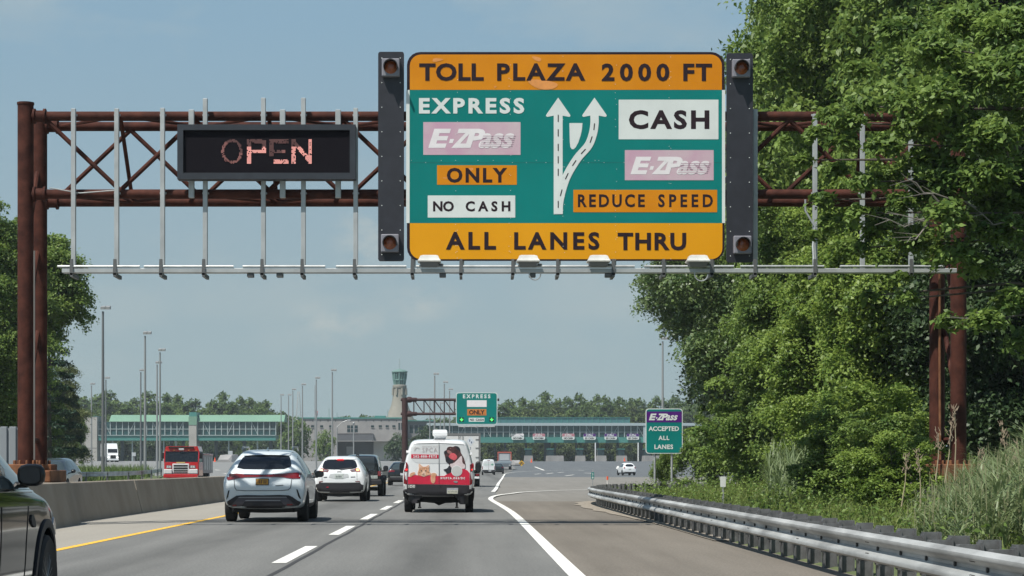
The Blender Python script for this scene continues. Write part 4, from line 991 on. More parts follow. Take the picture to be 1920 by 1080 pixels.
# --- dark car by the grey truck
Y = 345; t, body, bvh, k = suv('dark_hatchback_car', 'dark car between the plain white van and the grey work truck', 'car', PX(934, Y), Y, 4.5, 1.85, 1.7, m_pblack)
project('rear_window', [[(-.6, 1.16), (-.5, 1.5), (.5, 1.5), (.6, 1.16)]], bvh, m_glass2, t, off=.01)
for sx in (-1, 1): project('tail_light', [[(sx*.88, .92), (sx*.6, .94), (sx*.6, 1.06), (sx*.84, 1.08)]], bvh, m_red, t, off=.012)
# --- oncoming dark SUV at the left
Y = 96; X = PX(80, Y)
t, body, bvh, k = suv('oncoming_car', 'dark grey oncoming SUV with headlights on, behind the left gantry leg', 'car', X, Y+4.7, 4.7, 1.9, 1.72, M('slate_paint', (.03, .04, .05), .25, coat=.8), R(180))
Lc = 4.7
project('windscreen', [chaikin([(-.74, 1.06), (-.62, 1.50), (0, 1.58), (.62, 1.50), (.74, 1.06), (0, 1.04)], 1)], bvh, m_glass2, t, 'front', .008)
for sx in (-1, 1): project('headlight', [[(sx*.80, .70), (sx*.5, .70), (sx*.5, .80), (sx*.82, .86)]], bvh, M('headlamp_lit', (.8, .8, .8), .2, emit=(1, .98, .92), es=1.2), t, 'front', .012)
project('grille', [[(-.45, .5), (.45, .5), (.5, .8), (-.5, .8)]], bvh, m_clad, t, 'front', .01)
side_windows(bvh, t, 4.7, 1.72, mat=m_glass2); mirror_part(t, -.95, 3.0, 1.1, .22, .17, m_pblack); mirror_part(t, .95, 3.0, 1.1, .22, .17, m_pblack)
# --- near dark green-black car at the lower left edge
yr = 14.1
NEAR = [(0.0, .40, .60, .80, .80, .84, .80), (.05, .34, .75, 1.05, .88, .93, .85), (.14, .31, .95, 1.235, .91, .952, .78), (.42, .27, 1.0, 1.42, .93, .955, .70), (.8, .24, 1.02, 1.60, .94, .958, .63), (1.3, .23, 1.02, 1.66, .945, .96, .62), (2.3, .22, 1.00, 1.66, .945, .96, .62), (2.9, .22, .99, 1.55, .945, .955, .60), (3.35, .22, .985, 1.25, .945, .95, .68), (3.62, .22, .98, 1.07, .945, .945, .74), (3.9, .24, .95, 1.02, .945, .945, .78), (4.4, .28, .86, .97, .93, .915, .74), (4.72, .3, .72, .82, .85, .83, .66), (4.84, .38, .58, .66, .70, .70, .55)]
NEAR = [(y, a, b*(1.075 if y < 4.2 else 1.03), c*(1.075 if y < 4.2 else 1.03), d, e, f) for y, a, b, c, d, e, f in NEAR]
t = thing('near_dark_car', 'glossy black-green car cut off by the left edge, nearest to the camera', 'car', (-4.41, yr, 0), 0)
wh = [(sx*.84, y, .37) for y in (.95, 3.86) for sx in (-1, 1)]
body, bvh = finish_body('body', car_loft(NEAR), m_pgreen, t, wh, 3, .37, .34, arch=.06)
for x, y, z in wh: wheel(t, x, y, z, .37, .26, m_rim, 10)
MB().box(-.68, .68, .3, 4.4, .22, .36).build('underbody', m_under, t)
for sd in ('right', 'left'):
    for po in ([(.62, 1.08), (1.10, 1.07), (1.10, 1.48), (.85, 1.46)], [(1.16, 1.07), (2.02, 1.055), (2.02, 1.55), (1.16, 1.52)], [(2.10, 1.055), (3.42, 1.04), (3.30, 1.17), (2.98, 1.42), (2.65, 1.54), (2.10, 1.55)]):
        project('side_window', [[(a, b*1.075) for a, b in po]], bvh, M('window_glass', (.03, .045, .05), .03, spec=1.0), t, sd, .006, .08)
    project('door_seam', [[(2.96, .36), (2.985, .36), (3.0, .7), (3.08, .99), (3.06, .99), (2.975, .7)], [(2.02, .36), (2.04, .36), (2.06, 1.0), (2.04, 1.0)]], bvh, m_under, t, sd, .003, .1)
    project('chrome_strip', [[(1.4, .355), (3.34, .385), (3.34, .425), (1.4, .39)]], bvh, m_chrome, t, sd, .018, .1)
    project('sill_cladding', [[(1.4, .22), (3.38, .22), (3.38, .36), (1.4, .335)]], bvh, m_clad, t, sd, .014, .1)
    project('belt_trim', [[(.7, 1.125), (3.4, 1.10), (3.42, 1.112), (.7, 1.14)]], bvh, m_chrome, t, sd, .012, .1)
    project('fender_vent', [chaikin([(3.12, .86), (3.32, .80), (3.34, .86), (3.18, .94)], 1)], bvh, m_clad, t, sd, .012, .06)
    arch = [(3.86 + r*math.cos(a), .37 + r*math.sin(a)) for r, rng_ in ((.50, np.linspace(-.15, math.pi+.15, 22)), (.432, np.linspace(math.pi+.15, -.15, 22))) for a in rng_]
    project('wheel_arch_trim', [arch], bvh, m_clad, t, sd, .016, .06)
    project('headlight', [chaikin([(4.12, .80), (4.55, .70), (4.66, .76), (4.3, .90)], 1)], bvh, m_lensw, t, sd, .008, .06)
m_mir = M('mirror_black', (.004, .0045, .005), .3, spec=.35)
mirror_part(t, .93, 2.70, 1.235, .22, .175, m_mir, .14); mirror_part(t, -.93, 2.70, 1.235, .22, .175, m_mir, .14)
project('rear_window', [chaikin([(-.68, 1.12), (-.54, 1.5), (0, 1.54), (.54, 1.5), (.68, 1.12)], 1)], bvh, m_glass, t)
for sx in (-1, 1): project('tail_light', [[(sx*.9, .95), (sx*.5, .98), (sx*.5, 1.06), (sx*.86, 1.1)]], bvh, m_red, t, off=.012)
# --- red and white animal-rescue van
VAN = [(0.0, .52, 1.05, 1.96, .90, .965, .74), (.03, .47, 1.08, 2.03, .97, 1.0, .79), (.25, .44, 1.1, 2.075, .99, 1.02, .81), (2, .42, 1.1, 2.11, 1.0, 1.03, .82), (3.8, .42, 1.1, 2.10, 1.0, 1.03, .80), (4.35, .42, 1.1, 1.75, .98, 1.0, .76), (4.75, .42, 1.08, 1.3, .97, .98, .80), (5.3, .45, .95, 1.08, .90, .92, .76), (5.5, .5, .8, .9, .74, .74, .6)]
def van(name, label, X, Y, hs=1.0):
    t = thing(name, label, 'van', (X, Y, terr(X, Y)))
    wh = [(sx*.87, y, .35) for y in (1.05, 4.4) for sx in (-1, 1)]
    st = [(a, b, c, d*hs if d > 1.2 else d, e, f, g_) for a, b, c, d, e, f, g_ in VAN]
    body, bvh = finish_body('body', car_loft(st), m_pwhite, t, wh, 2, .35, .3)
    for x, y, z in wh: wheel(t, x, y, z, .35, .23, m_rim)
    MB().box(-.6, .6, .5, 4.9, .3, .46).build('underbody', m_under, t)
    for sx in (-1, 1):
        o = mirror_part(t, sx*1.05, 4.0, 1.28, .18, .36, m_clad, .14)
        MB().cbox(sx*1.0-.06, sx*1.0+.06, 4.05, 4.12, 1.15, 1.2, .01).build('mirror_arm', m_clad, o)
        project('side_window', [[(3.3, 1.25), (4.25, 1.22), (4.12, 1.6), (3.3, 1.72)]], bvh, m_glass, t, 'right' if sx > 0 else 'left', .006, .15)
    return t, body, bvh
Y = 61.4; s = Y/F; cx = 822; gy = 961.5
va = lambda pts: [((750 + a/12 - cx)*s, (gy - (805 + b/12))*s) for a, b in pts]     # upper half, 12x enlargement
t, body, bvh = van('rescue_van', 'white van with a cat and dog picture above a red lower band, right lane', PX(cx, Y), Y)
pr = lambda nm, po, m, off=.008, par=None, it=0, step=.07: project(nm, [va(chaikin(po, it) if it else po)], bvh, m, par or t, off=off, step=step)
z0 = lambda x0, x1, y0, y1: (va([(x0, 0)])[0][0], va([(x1, 0)])[0][0], va([(0, y1)])[0][1], va([(0, y0)])[0][1])
pr('window_pressing', [(250, 345), (275, 315), (860, 300), (1470, 345), (1500, 380), (1520, 640), (1480, 720), (1390, 775), (1100, 770), (400, 765), (330, 735), (245, 665)], M('panel_white', (.60, .62, .63), .35, coat=.5), .005, None, 1)
for po in ([(270, 322), (870, 304), (1490, 345), (1490, 358), (870, 318), (270, 334)],): pr('pressing_edge_shade', po, M('shade_line', (.20, .21, .215), .6), .009)  # dark line stands in for shade along the pressing's top edge
red = pr('red_band', [(178, 1072), (260, 1050), (350, 1030), (440, 1040), (520, 1062), (600, 1050), (700, 1030), (790, 1045), (830, 1048), (990, 1052), (1060, 1010), (1160, 960), (1300, 905), (1400, 888), (1460, 898), (1520, 930), (1566, 985), (1566, 1255), (870, 1240), (180, 1232)], m_vred, .010)
ban = pr('phone_banner', [(250, 562), (868, 572), (868, 658), (250, 652)], m_vred, .010)
ptext('phone_lettering', '202-888-PETS', *z0(300, 828, 584, 640), bvh, m_pwhite, ban, .05, .016, ax=.8)
ptext('logo_lettering', 'SPCA', *z0(505, 840, 420, 515), bvh, M('grey_ink', (.36, .30, .31), .6), t, -.012, .014, ax=.9)
ptext('logo_small_lettering', 'BRANDYWINE VALLEY', *z0(505, 850, 376, 400), bvh, M('grey_ink', (.36, .30, .31), .6), t, .0, .014, ax=.7)
pr('animal_outline', [(300, 420), (340, 380), (372, 400), (400, 392), (440, 430), (430, 445), (396, 420), (352, 440), (330, 490), (318, 480)], M('pale_ink', (.50, .50, .50), .6), .013)
m_dkbrown = M('dog_brown', (.035, .014, .016), .5, scale=9, col2=(.10, .04, .04)); m_dkgrey = M('dog_black', (.016, .017, .024), .5, var=.3, scale=9)
m_ginger = M('cat_ginger', (.52, .24, .13), .5, scale=16, col2=(.66, .40, .26)); m_gingp = M('cat_pale', (.68, .48, .36), .5, var=.06, scale=9); m_dogw = M('dog_white', (.62, .53, .54), .5, var=.1, scale=9)
pr('dog_picture', [(985, 520), (1010, 480), (1050, 470), (1060, 410), (1130, 385), (1190, 402), (1235, 374), (1300, 382), (1350, 425), (1365, 520), (1400, 580), (1440, 650), (1462, 740), (1480, 800), (1475, 895), (1390, 890), (1150, 880), (1090, 765), (1032, 740), (1018, 640), (1000, 570)], m_dkbrown, .011, None, 1)
dog = t.children[-1]
pr('chest_patch', [(1200, 770), (1290, 690), (1380, 585), (1400, 640), (1400, 760), (1470, 800), (1470, 885), (1390, 890), (1160, 880), (1110, 780)], m_dogw, .014, dog, 1)
pr('jaw_patch', [(1020, 600), (1090, 620), (1200, 700), (1180, 770), (1080, 765), (1034, 735)], m_dkgrey, .014, dog, 1)
pr('ear_patch', [(1235, 380), (1300, 384), (1352, 430), (1362, 520), (1320, 480), (1260, 420)], m_dkgrey, .014, dog, 1)
pr('muzzle_patch', [(1060, 470), (1110, 470), (1180, 530), (1120, 560), (1060, 520)], M('dog_muzzle', (.30, .14, .13), .5), .014, dog, 1)
pr('nose', [(990, 500), (1030, 488), (1060, 520), (1030, 560), (995, 545)], m_dkgrey, .017, dog, 1)
pr('tongue', [(1100, 590), (1150, 530), (1230, 540), (1290, 610), (1270, 680), (1200, 695), (1130, 660), (1095, 620)], M('dog_tongue', (.60, .10, .12), .4, var=.2, scale=14), .017, dog, 1)
pr('eye', [(1120, 425), (1150, 420), (1150, 440), (1122, 442)], M('dog_muzzle', (.3,)*3), .017, dog, 1)
pr('paw', [(1110, 800), (1165, 880), (1160, 965), (1050, 1015), (1035, 955), (960, 905), (1065, 885)], m_dkgrey, .015, dog, 1)
pr('cat_picture', [(395, 1030), (400, 960), (428, 900), (420, 790), (440, 772), (505, 842), (590, 842), (652, 795), (662, 870), (650, 940), (700, 1000), (690, 1020), (620, 1030), (570, 1062), (530, 1068), (470, 1045)], m_ginger, .016, None, 1)
cat = t.children[-1]
for po in ([(432, 800), (442, 792), (480, 850), (440, 870)], [(650, 815), (652, 870), (610, 850)], [(520, 930), (560, 930), (590, 1000), (570, 1050), (510, 1050), (490, 1000)], [(505, 1000), (600, 1000), (560, 1064), (520, 1064), (470, 1030)]): pr('fur_patch', po, m_gingp, .019, cat, 1)
for x in (482, 580): pr('eye', [(x-22, 935), (x, 918), (x+22, 935), (x, 946)], m_dkgrey, .023, cat, 1)
pr('nose', [(522, 985), (548, 985), (535, 1005)], M('cat_nose', (.45, .16, .14), .5), .023, cat)
for x0, y0, x1, y1 in ((470, 870, 476, 905), (505, 860, 511, 900), (545, 858, 551, 900), (590, 866, 596, 905), (420, 960, 455, 966), (615, 960, 655, 966)): pr('stripe', [(x0, y0), (x1, y0), (x1, y1), (x0, y1)], M('cat_dark', (.34, .13, .07), .5), .022, cat)
pr('paw', [(215, 1010), (260, 975), (330, 962), (350, 1000), (300, 1030), (240, 1080), (218, 1060)], m_ginger, .017, cat, 1)
pr('paw', [(690, 1000), (740, 980), (800, 985), (835, 1025), (795, 1050), (795, 1170), (760, 1222), (720, 1215), (690, 1160)], m_ginger, .017, cat, 1)
ptext('web_lettering', 'BVSPCA.ORG/DC', *z0(915, 1462, 1075, 1125), bvh, m_pwhite, red, .05, .018, ax=.75)
c = va([(1277, 938)])[0]; project('round_sticker', [[(c[0]+.142*math.cos(a), c[1]+.142*math.sin(a)) for a in np.linspace(0, 2*math.pi, 24, endpoint=False)]], bvh, M('sticker_grey', (.50, .51, .50), .5, var=.05), t, off=.02)
project('round_sticker_edge', [[(c[0]+.155*math.cos(a), c[1]+.155*math.sin(a)) for a in np.linspace(0, 2*math.pi, 24, endpoint=False)]], bvh, m_pwhite, t, off=.017)
pr('door_seam', [(873, 290), (879, 290), (879, 1225), (873, 1225)], m_seamb, .023, None)
for sgn, po in ((-1, [(90, 730), (120, 725), (160, 752), (182, 800), (180, 940), (172, 1140), (165, 1245), (80, 1220), (88, 1000), (92, 850)]), (1, [(1572, 800), (1600, 780), (1650, 760), (1662, 800), (1668, 940), (1660, 1220), (1570, 1255), (1578, 1000)])):
    q = pr('tail_light', po, m_red, .02, None)
    xa = 92 if sgn < 0 else 1580
    pr('lamp_lens', [(xa, 960), (xa+74, 960), (xa+70, 1150), (xa+30, 1120)], m_lensw, .026, q); pr('lit_lamp', [(xa+22, 895), (xa+80, 890), (xa+78, 925), (xa+26, 922)], m_redon, .028, q)
pr('rear_bumper', [(60, 1300), (150, 1300), (170, 1235), (870, 1245), (1570, 1265), (1580, 1320), (1680, 1325), (1670, 1560), (1640, 1690), (1000, 1690), (850, 1745), (750, 1690), (290, 1665), (80, 1560)], m_clad, .03)
bump = t.children[-1]
for x in (80, 1562): pr('bumper_corner', [(x, 1262), (x+72, 1262), (x+72, 1350), (x, 1345)], M('sticker_grey', (.5,)*3), .036, bump)
pr('bumper_ridge', [(190, 1480), (240, 1472), (870, 1498), (1550, 1500), (1550, 1512), (870, 1510), (200, 1490)], M('trim_light', (.20, .20, .21), .5), .05, bump)
for x in (275, 1375): pr('reflector', [(x, 1512), (x+80, 1516), (x+76, 1536), (x+4, 1532)], m_red, .05, bump)
q = pr('unit_sticker', [(182, 1252), (340, 1252), (335, 1320), (182, 1318)], M('sticker_white', (.62, .62, .58), .5), .036, None)
ptext('unit_lettering', 'DCI', *z0(192, 322, 1262, 1310), bvh, m_clad, q, .03, .042)
q = pr('licence_plate', [(1055, 1320), (1308, 1320), (1305, 1455), (1055, 1450)], M('plate_grey', (.34, .35, .38), .5, var=.15, scale=20), .05, None, step=.4)
pr('plate_face', [(1065, 1372), (1300, 1372), (1298, 1448), (1065, 1445)], M('plate_yellow_grey', (.50, .50, .40), .5, var=.2, scale=30), .054, q, step=.4)
for i in range(7): x = 1085+i*30; pr('plate_marks', [(x, 1386), (x+16, 1386), (x+16, 1418), (x, 1418)], M('plate_ink_grey', (.22, .22, .22), .6), .057, q, step=.4)
pr('oval_badge', [(1196, 1168), (1230, 1158), (1280, 1165), (1305, 1185), (1280, 1206), (1225, 1200)], m_chrome, .02, None, 1)
pr('latch', [(895, 1272), (925, 1272), (930, 1312), (902, 1312)], m_under, .036, None)
pr('high_brake_lamp', [(745, 262), (770, 236), (990, 238), (1025, 264)], m_red, .02, None)
for x, y in ((160, 520), (1590, 560)): pr('hinge', [(x-20, y-45), (x+25, y-45), (x+25, y+10), (x, y+50), (x-20, y+20)], m_seamb if 0 else M('hinge_white', (.55, .56, .56), .4), .03, None)
for x in (440, 1278):
    a = va([(x, 1760)])[0]; MB().tube([(a[0], .12, a[1]), (a[0], .12, a[1]+.16)], .028, 8).build('tow_bracket', m_under, t); MB().cbox(a[0]-.05, a[0]+.05, .08, .18, a[1]-.02, a[1]+.02, .01).build('tow_foot', m_under, t)
xm = (824.5-cx)*s
MB().loft([[(xm+a, y0, 2.09+h), (xm-a, y0, 2.09+h), (xm-a, y1, 2.09+h), (xm+a, y1, 2.09+h)] for a, h, y0, y1 in ((.16, 0, .55, 1.2), (.165, .06, .5, 1.25), (.205, .10, .42, 1.35), (.21, .17, .42, 1.35), (.20, .245, .44, 1.33), (.16, .262, .5, 1.28))], True, True).build('roof_unit', m_pwhite, t)
# --- plain white van farther ahead
Y = 322
t, body, bvh = van('plain_van', 'plain white van with a small green mark on its back doors, far ahead', PX(916, Y), Y, 1.12)
project('rear_bumper', [[(-1.0, .42), (1.0, .42), (1.0, .78), (-1.0, .78)]], bvh, m_clad, t, off=.03)
for sx in (-1, 1): project('tail_light', [[(sx*.98, .85), (sx*.86, .85), (sx*.86, 1.3), (sx*.95, 1.34)]], bvh, m_red, t, off=.02)
project('window_pressing', [chaikin([(-.8, 1.3), (-.75, 2.0), (.75, 2.0), (.8, 1.3)], 1)], bvh, M('panel_white', (.6, .62, .63), .35), t, off=.008)
m_grl = M('green_mark', (.05, .30, .18), .5)
project('green_mark', [[(.35, 1.52), (.75, 1.52), (.75, 1.62), (.35, 1.62)], [(.5, 1.42), (.6, 1.42), (.6, 1.72), (.5, 1.72)]], bvh, m_grl, t, off=.014)
project('green_marks_faint', [[(-.6+i*.2, 1.5), (-.5+i*.2, 1.5), (-.48+i*.2, 1.66), (-.58+i*.2, 1.66)] for i in range(4)], bvh, M('green_faint', (.40, .56, .50), .5), t, off=.014)
project('licence_plate', [[(.0, .55), (.4, .55), (.4, .7), (.0, .7)]], bvh, M('plate_pale', (.5, .52, .55)), t, off=.04)
project('high_brake_lamp', [[(-.2, 2.16), (.2, 2.16), (.2, 2.22), (-.2, 2.22)]], bvh, m_red, t, off=.02)
project('door_seam', [[(-.012, .8), (.012, .8), (.012, 2.1), (-.012, 2.1)]], bvh, m_seamb, t, off=.016)
# --- box truck in front of the rescue van
Y = 140; X = PX(864, Y)
t = thing('box_truck', 'white box truck with a diamond placard, in front of the red and white van', 'truck', (X, Y, 0))
m_box = M('truck_box_white', (.60, .61, .60), .5, var=.06, scale=2); m_frame = M('truck_frame_grey', (.20, .205, .205), .5, metal=.3)
MB().cbox(-1.24, 1.24, .06, 6.2, .95, 3.42, .03).build('cargo_box', m_box, t)
fr = MB(); fr.box(-1.27, 1.27, -.02, .055, 3.30, 3.45); fr.box(-1.27, -1.17, -.02, .055, .85, 3.295); fr.box(1.17, 1.27, -.02, .055, .85, 3.295); fr.box(-1.165, 1.165, -.02, .055, .85, .97); fr.build('door_frame', m_frame, t)
for sx in (-1, 1):
    d = MB().cbox(sx*.585-.57, sx*.585+.57, -.005, .05, .99, 3.27, .015).build('door', m_box, t)
    for z in (1.3, 1.9, 2.5, 3.05): MB().box(sx*1.09-.14, sx*1.09+.10, -.03, -.006, z-.03, z+.03).build('hinge', m_frame, d)
    MB().tube([(sx*.13, -.035, 1.0), (sx*.13, -.035, 3.28)], .022, 6).build('lock_rod', m_frame, d)
    wheelz = wheel(t, sx*1.0, 1.6, .0+.48, .48, .45, m_rimd); wheel(t, sx*1.0, 7.1, .48, .48, .28, m_rimd)
    MB().cbox(sx*1.08-.12, sx*1.08+.12, -.06, .02, .70, .83, .015).build('tail_light', m_red, t)
q = MB().prism([(.62+.21*math.cos(a)*1.25, 2.93+.32*math.sin(a)) for a in (0, math.pi/2, math.pi, -math.pi/2)], -.012, -.007).build('placard', M('placard_pale', (.56, .60, .64), .5), t)
MB().prism([(.55, 2.90), (.60, 2.90), (.60, 3.05), (.55, 3.05)], -.016, -.0125).build('placard_mark', M('placard_ink', (.05, .08, .16), .5), q); MB().prism([(.66, 2.80), (.72, 2.80), (.72, 2.92), (.66, 2.92)], -.016, -.0125).build('placard_mark', M('placard_ink', (.05, .08, .16)), q)
v, f = text_geo('3', .58, .66, 2.4, 2.56, .01); MB().add([(a, -.008, b) for a, b in v], f).build('number_lettering', M('placard_ink', (.05,)*3), t, fix=False)
MB().cbox(-1.2, 1.2, -.05, .05, .52, .66, .02).build('bumper', m_pwhite, t)
MB().box(-.5, .5, .1, 7.8, .55, .93).build('chassis', m_under, t)
MB().loft([[(-1.05, y, z0_), (1.05, y, z0_), (1.05, y, z1_), (-1.05, y, z1_)] for y, z0_, z1_ in ((6.25, .6, 2.5), (7.3, .6, 2.5), (7.8, .6, 1.6), (8.2, .6, 1.4))], True, True).build('cab', m_box, t)
# --- grey work truck far ahead
Y = 400; X = PX(946, Y); z = terr(X, Y)
t = thing('work_truck', 'grey work truck with a red-edged tall body, farthest vehicle in the express lanes', 'truck', (X, Y, z))
m_gbody = M('grey_body', (.25, .27, .29), .5, var=.1, scale=2)
MB().cbox(-1.2, 1.2, .6, 5.0, 1.35, 3.3, .05).build('body', m_gbody, t)
fr = MB(); fr.box(-1.28, 1.28, .5, .595, 3.1, 3.32); fr.box(-1.28, -1.12, .5, .595, 1.5, 3.09); fr.box(1.12, 1.28, .5, .595, 1.5, 3.09); fr.build('red_frame', M('frame_red', (.42, .09, .06), .6), t)
MB().box(-.85, .85, .55, .598, 1.75, 2.9).build('tailgate', M('tailgate_grey', (.38, .40, .42), .5), t)
MB().cbox(-1.3, 1.3, .1, .49, 1.1, 1.62, .06).build('rear_deck', M('deck_grey', (.22, .27, .31), .5), t)
MB().cbox(-1.15, 1.15, .0, .45, .55, 1.05, .05).build('bumper', M('deck_dark', (.10, .12, .14), .6), t)
MB().cbox(-.45, .45, .7, 1.5, 3.31, 3.6, .04).build('light_bar', m_clad, t)
for sx in (-1, 1):
    wheel(t, sx*1.05, 1.5, .5, .5, .5); wheel(t, sx*1.05, 6.2, .5, .5, .3)
    MB().cbox(sx*.95-.15, sx*.95+.15, -.03, .02, .75, .92, .01).build('tail_light', m_lensw, t)
MB().cbox(-1.1, 1.1, 5.1, 6.9, .7, 2.6, .1).build('cab', m_gbody, t)
# --- fire engine, oncoming
Y = 159; X = PX(339, Y); z = terr(X, Y)
t = thing('fire_engine', 'red fire engine coming the other way behind the median barrier', 'fire engine', (X, Y, z), 0)
s = Y/F; m_fred = M('fire_red', (.42, .008, .012), .28, coat=.8); m_fgrey = M('engine_side', (.24, .21, .21), .5, scale=3, col2=(.34, .30, .30))
fx = lambda a: (80 + a/5.647 - 339)*s
fz = lambda b: (EYE + (CY - (830 + b/5.647))/F*Y) - z
x0, x1 = fx(1285), fx(1655)
cab = MB(); cab.loft([[(x0+i, y, fz(350)), (x1-i, y, fz(350)), (x1-i, y, fz(205)), (x0+i, y, fz(205))] for y, i in ((0, .06), (.08, 0), (2.4, 0))], True, True)
cab.build('cab', m_fred, t)
MB().loft([[(x0+.02, y, fz(204)), (x1-.02, y, fz(204)), (x1-.06, y2, fz(92)), (x0+.06, y2, fz(92))] for y, y2 in ((.05, .25), (2.4, 2.4))], True, True).build('windscreen', m_glass, t)
for sx_ in (x0+.03, x1-.03): MB().tube([(sx_, .04, fz(206)), (sx_, .24, fz(90))], .05, 6).build('pillar', m_fred, t)
rf = MB().loft([[(x0+.0, y, fz(91)), (x1-.0, y, fz(91)), (x1-.12, y, fz(38)), (x0+.12, y, fz(38))] for y in (.18, .3, 2.4)], True, True).build('roof', m_fred, t)
MB().cbox(fx(1330), fx(1600), .08, .179, fz(58), fz(44), .02, 1).build('light_bar', m_under, rf); MB().cbox(fx(1440), fx(1495), .07, .16, fz(80), fz(60), .02, 1).build('badge', m_lensw, rf)
for i in range(5): x = fx(1310+i*78); MB().cbox(x-.06, x+.06, .12, .178, fz(84), fz(78), .015, 1).build('marker_lamp', M('marker_amber', (.5, .2, .03), .4), rf)
gr = MB().cbox(fx(1375), fx(1552), -.12, -.02, fz(330), fz(222), .04).build('grille', M('bright_steel', (.55,)*3), t)
for y0, y1 in ((236, 252), (262, 280), (290, 304), (312, 322)): MB().box(fx(1390), fx(1538), -.135, -.121, fz(y1), fz(y0)).build('grille_slot', m_under, gr)
MB().cbox(fx(1415), fx(1510), -.06, -.01, fz(218), fz(206), .02, 1).build('badge', M('gold_badge', (.45, .32, .10), .4), t)
for a, b in ((1308, 1366), (1560, 1618)):
    h_ = MB().cbox(fx(a), fx(b), -.07, -.005, fz(268), fz(240), .02).build('headlight', m_chrome, t); MB().box(fx(a+8), fx(a+26), -.085, -.071, fz(262), fz(246)).build('lamp', m_lensw, h_); MB().box(fx(a+32), fx(a+50), -.085, -.071, fz(262), fz(246)).build('lamp', m_lensw, h_)
bp = MB(); bp.cbox(fx(1288), fx(1374), -.3, -.01, fz(330), fz(280), .05); bp.cbox(fx(1553), fx(1645), -.3, -.01, fz(330), fz(280), .05); bp.build('bumper', M('bright_steel', (.55, .55, .56), .38, metal=.5), t)
MB().cbox(fx(1284), fx(1648), -.32, .0, fz(372), fz(334), .04).build('lower_bumper', m_fred, t)
for a in (1268, 1668): mm = MB().cbox(fx(a)-.09, fx(a)+.09, .25, .4, fz(170), fz(108), .03).build('side_mirror', m_under, t); MB().tube([(fx(a), .32, fz(112)), (x0 if a < 1400 else x1, .4, fz(96))], .02, 6).build('mirror_arm', m_chrome, mm)
bd = MB().cbox(x0+.02, x1+.02, 2.5, 8.6, .75, fz(112), .05).build('equipment_body', m_fgrey, t)
for i in range(4): MB().box(x1+.021, x1+.05, 2.8+i*1.4, 3.9+i*1.4, 1.0, fz(150)).build('roller_door', M('roller_grey', (.38, .38, .38), .4, metal=.5), bd)
MB().box(x1+.021, x1+.06, 2.6, 8.5, fz(128), fz(118)).build('red_stripe', m_fred, bd)
for sx in (x0+.2, x1-.2):
    for y in (1.2, 6.4): wheel(t, sx, y, .5, .5, .34, m_chrome)
MB().box(x0+.3, x1-.3, .1, 8.4, .4, .74).build('chassis', m_under, t)
# --- white articulated lorry, oncoming
Y = 470; X = PX(212, Y); z = terr(X, Y)
t = thing('semi_truck', 'white semi truck with its trailer approaching on the far left access road', 'truck', (X, Y, z), R(14))
cab = MB(); cab.loft([[(-1.2, y, .5), (1.2, y, .5), (1.2-i, y, h), (-1.2+i, y, h)] for y, h, i in ((0, 1.45, .12), (.2, 1.7, .1), (1.2, 1.95, .05), (1.3, 1.98, .05))], True, True); cab.build('bonnet', m_pwhite, t)
cb = MB().loft([[(-1.24, y, .6), (1.24, y, .6), (1.24-i, y, h), (-1.24+i, y, h)] for y, h, i in ((1.31, 2.0, .05), (1.9, 2.95, .12), (2.5, 3.9, .18), (4.4, 4.05, .18))], True, True).build('cab', m_pwhite, t)
MB().loft([[(-1.05, 1.36, 2.06), (1.05, 1.36, 2.06), (1.0, 1.80, 2.85), (-1.0, 1.80, 2.85)], [(-1.05, 1.28, 2.06), (1.05, 1.28, 2.06), (1.0, 1.72, 2.85), (-1.0, 1.72, 2.85)]], True, True).build('windscreen', m_glass, t)
MB().cbox(-.55, .55, -.06, -.002, .75, 1.5, .03).build('grille', m_under, t); MB().cbox(-1.22, 1.22, -.15, .0, .35, .62, .04).build('bumper', m_pwhite, t)
for sx in (-1, 1):
    MB().cbox(sx*.92-.2, sx*.92+.2, -.04, .1, .85, 1.15, .03).build('headlight', M('headlamp_lit', (.8,)*3), t)
    MB().cbox(sx*1.5-.12, sx*1.5+.12, 1.5, 1.6, 1.9, 2.7, .03).build('side_mirror', m_under, t)
    for y in (.7, 4.2, 5.4, 14.5, 15.7): wheel(t, sx*1.05, y, .5, .5, .35 if y < 1 else .5)
MB().cbox(-1.28, 1.28, 5.2, 17.5, 1.2, 4.1, .04).build('trailer', m_box, t)
MB().box(-.5, .5, .4, 17, .55, 1.1).build('chassis', m_under, t)
# ------------------------------------------------------------------ toll plaza buildings
YQ = 640.0; ZG = 2.8
m_teal = M('teal_metal', (.055, .21, .185), .5, var=.08, scale=.05)
m_roofg = M('pale_green_roof', (.15, .275, .20), .6, var=.08, scale=.08)
m_tealg = M('teal_glass', (.012, .055, .058), .15, spec=.7, var=.4, scale=.12)
m_mull = M('mullion_grey', (.30, .36, .36), .5)
m_plc = M('plaza_concrete', (.23, .225, .225), .9, scale=.25, col2=(.30, .29, .28))
m_plc2 = M('plaza_concrete_light', (.31, .30, .28), .9, scale=.2, col2=(.38, .37, .34))
m_winb = M('dark_window', (.012, .03, .035), .2)
def wbox(mb, px0, px1, py0, py1, y0, y1, zb=None): mb.box(PX(px0, YQ), PX(px1, YQ), y0, y1, ZG if zb else PZ(py1, YQ), PZ(py0, YQ))
def canopy(name, label, org, pieces):
    t = thing(name, label, 'toll canopy', org); return t
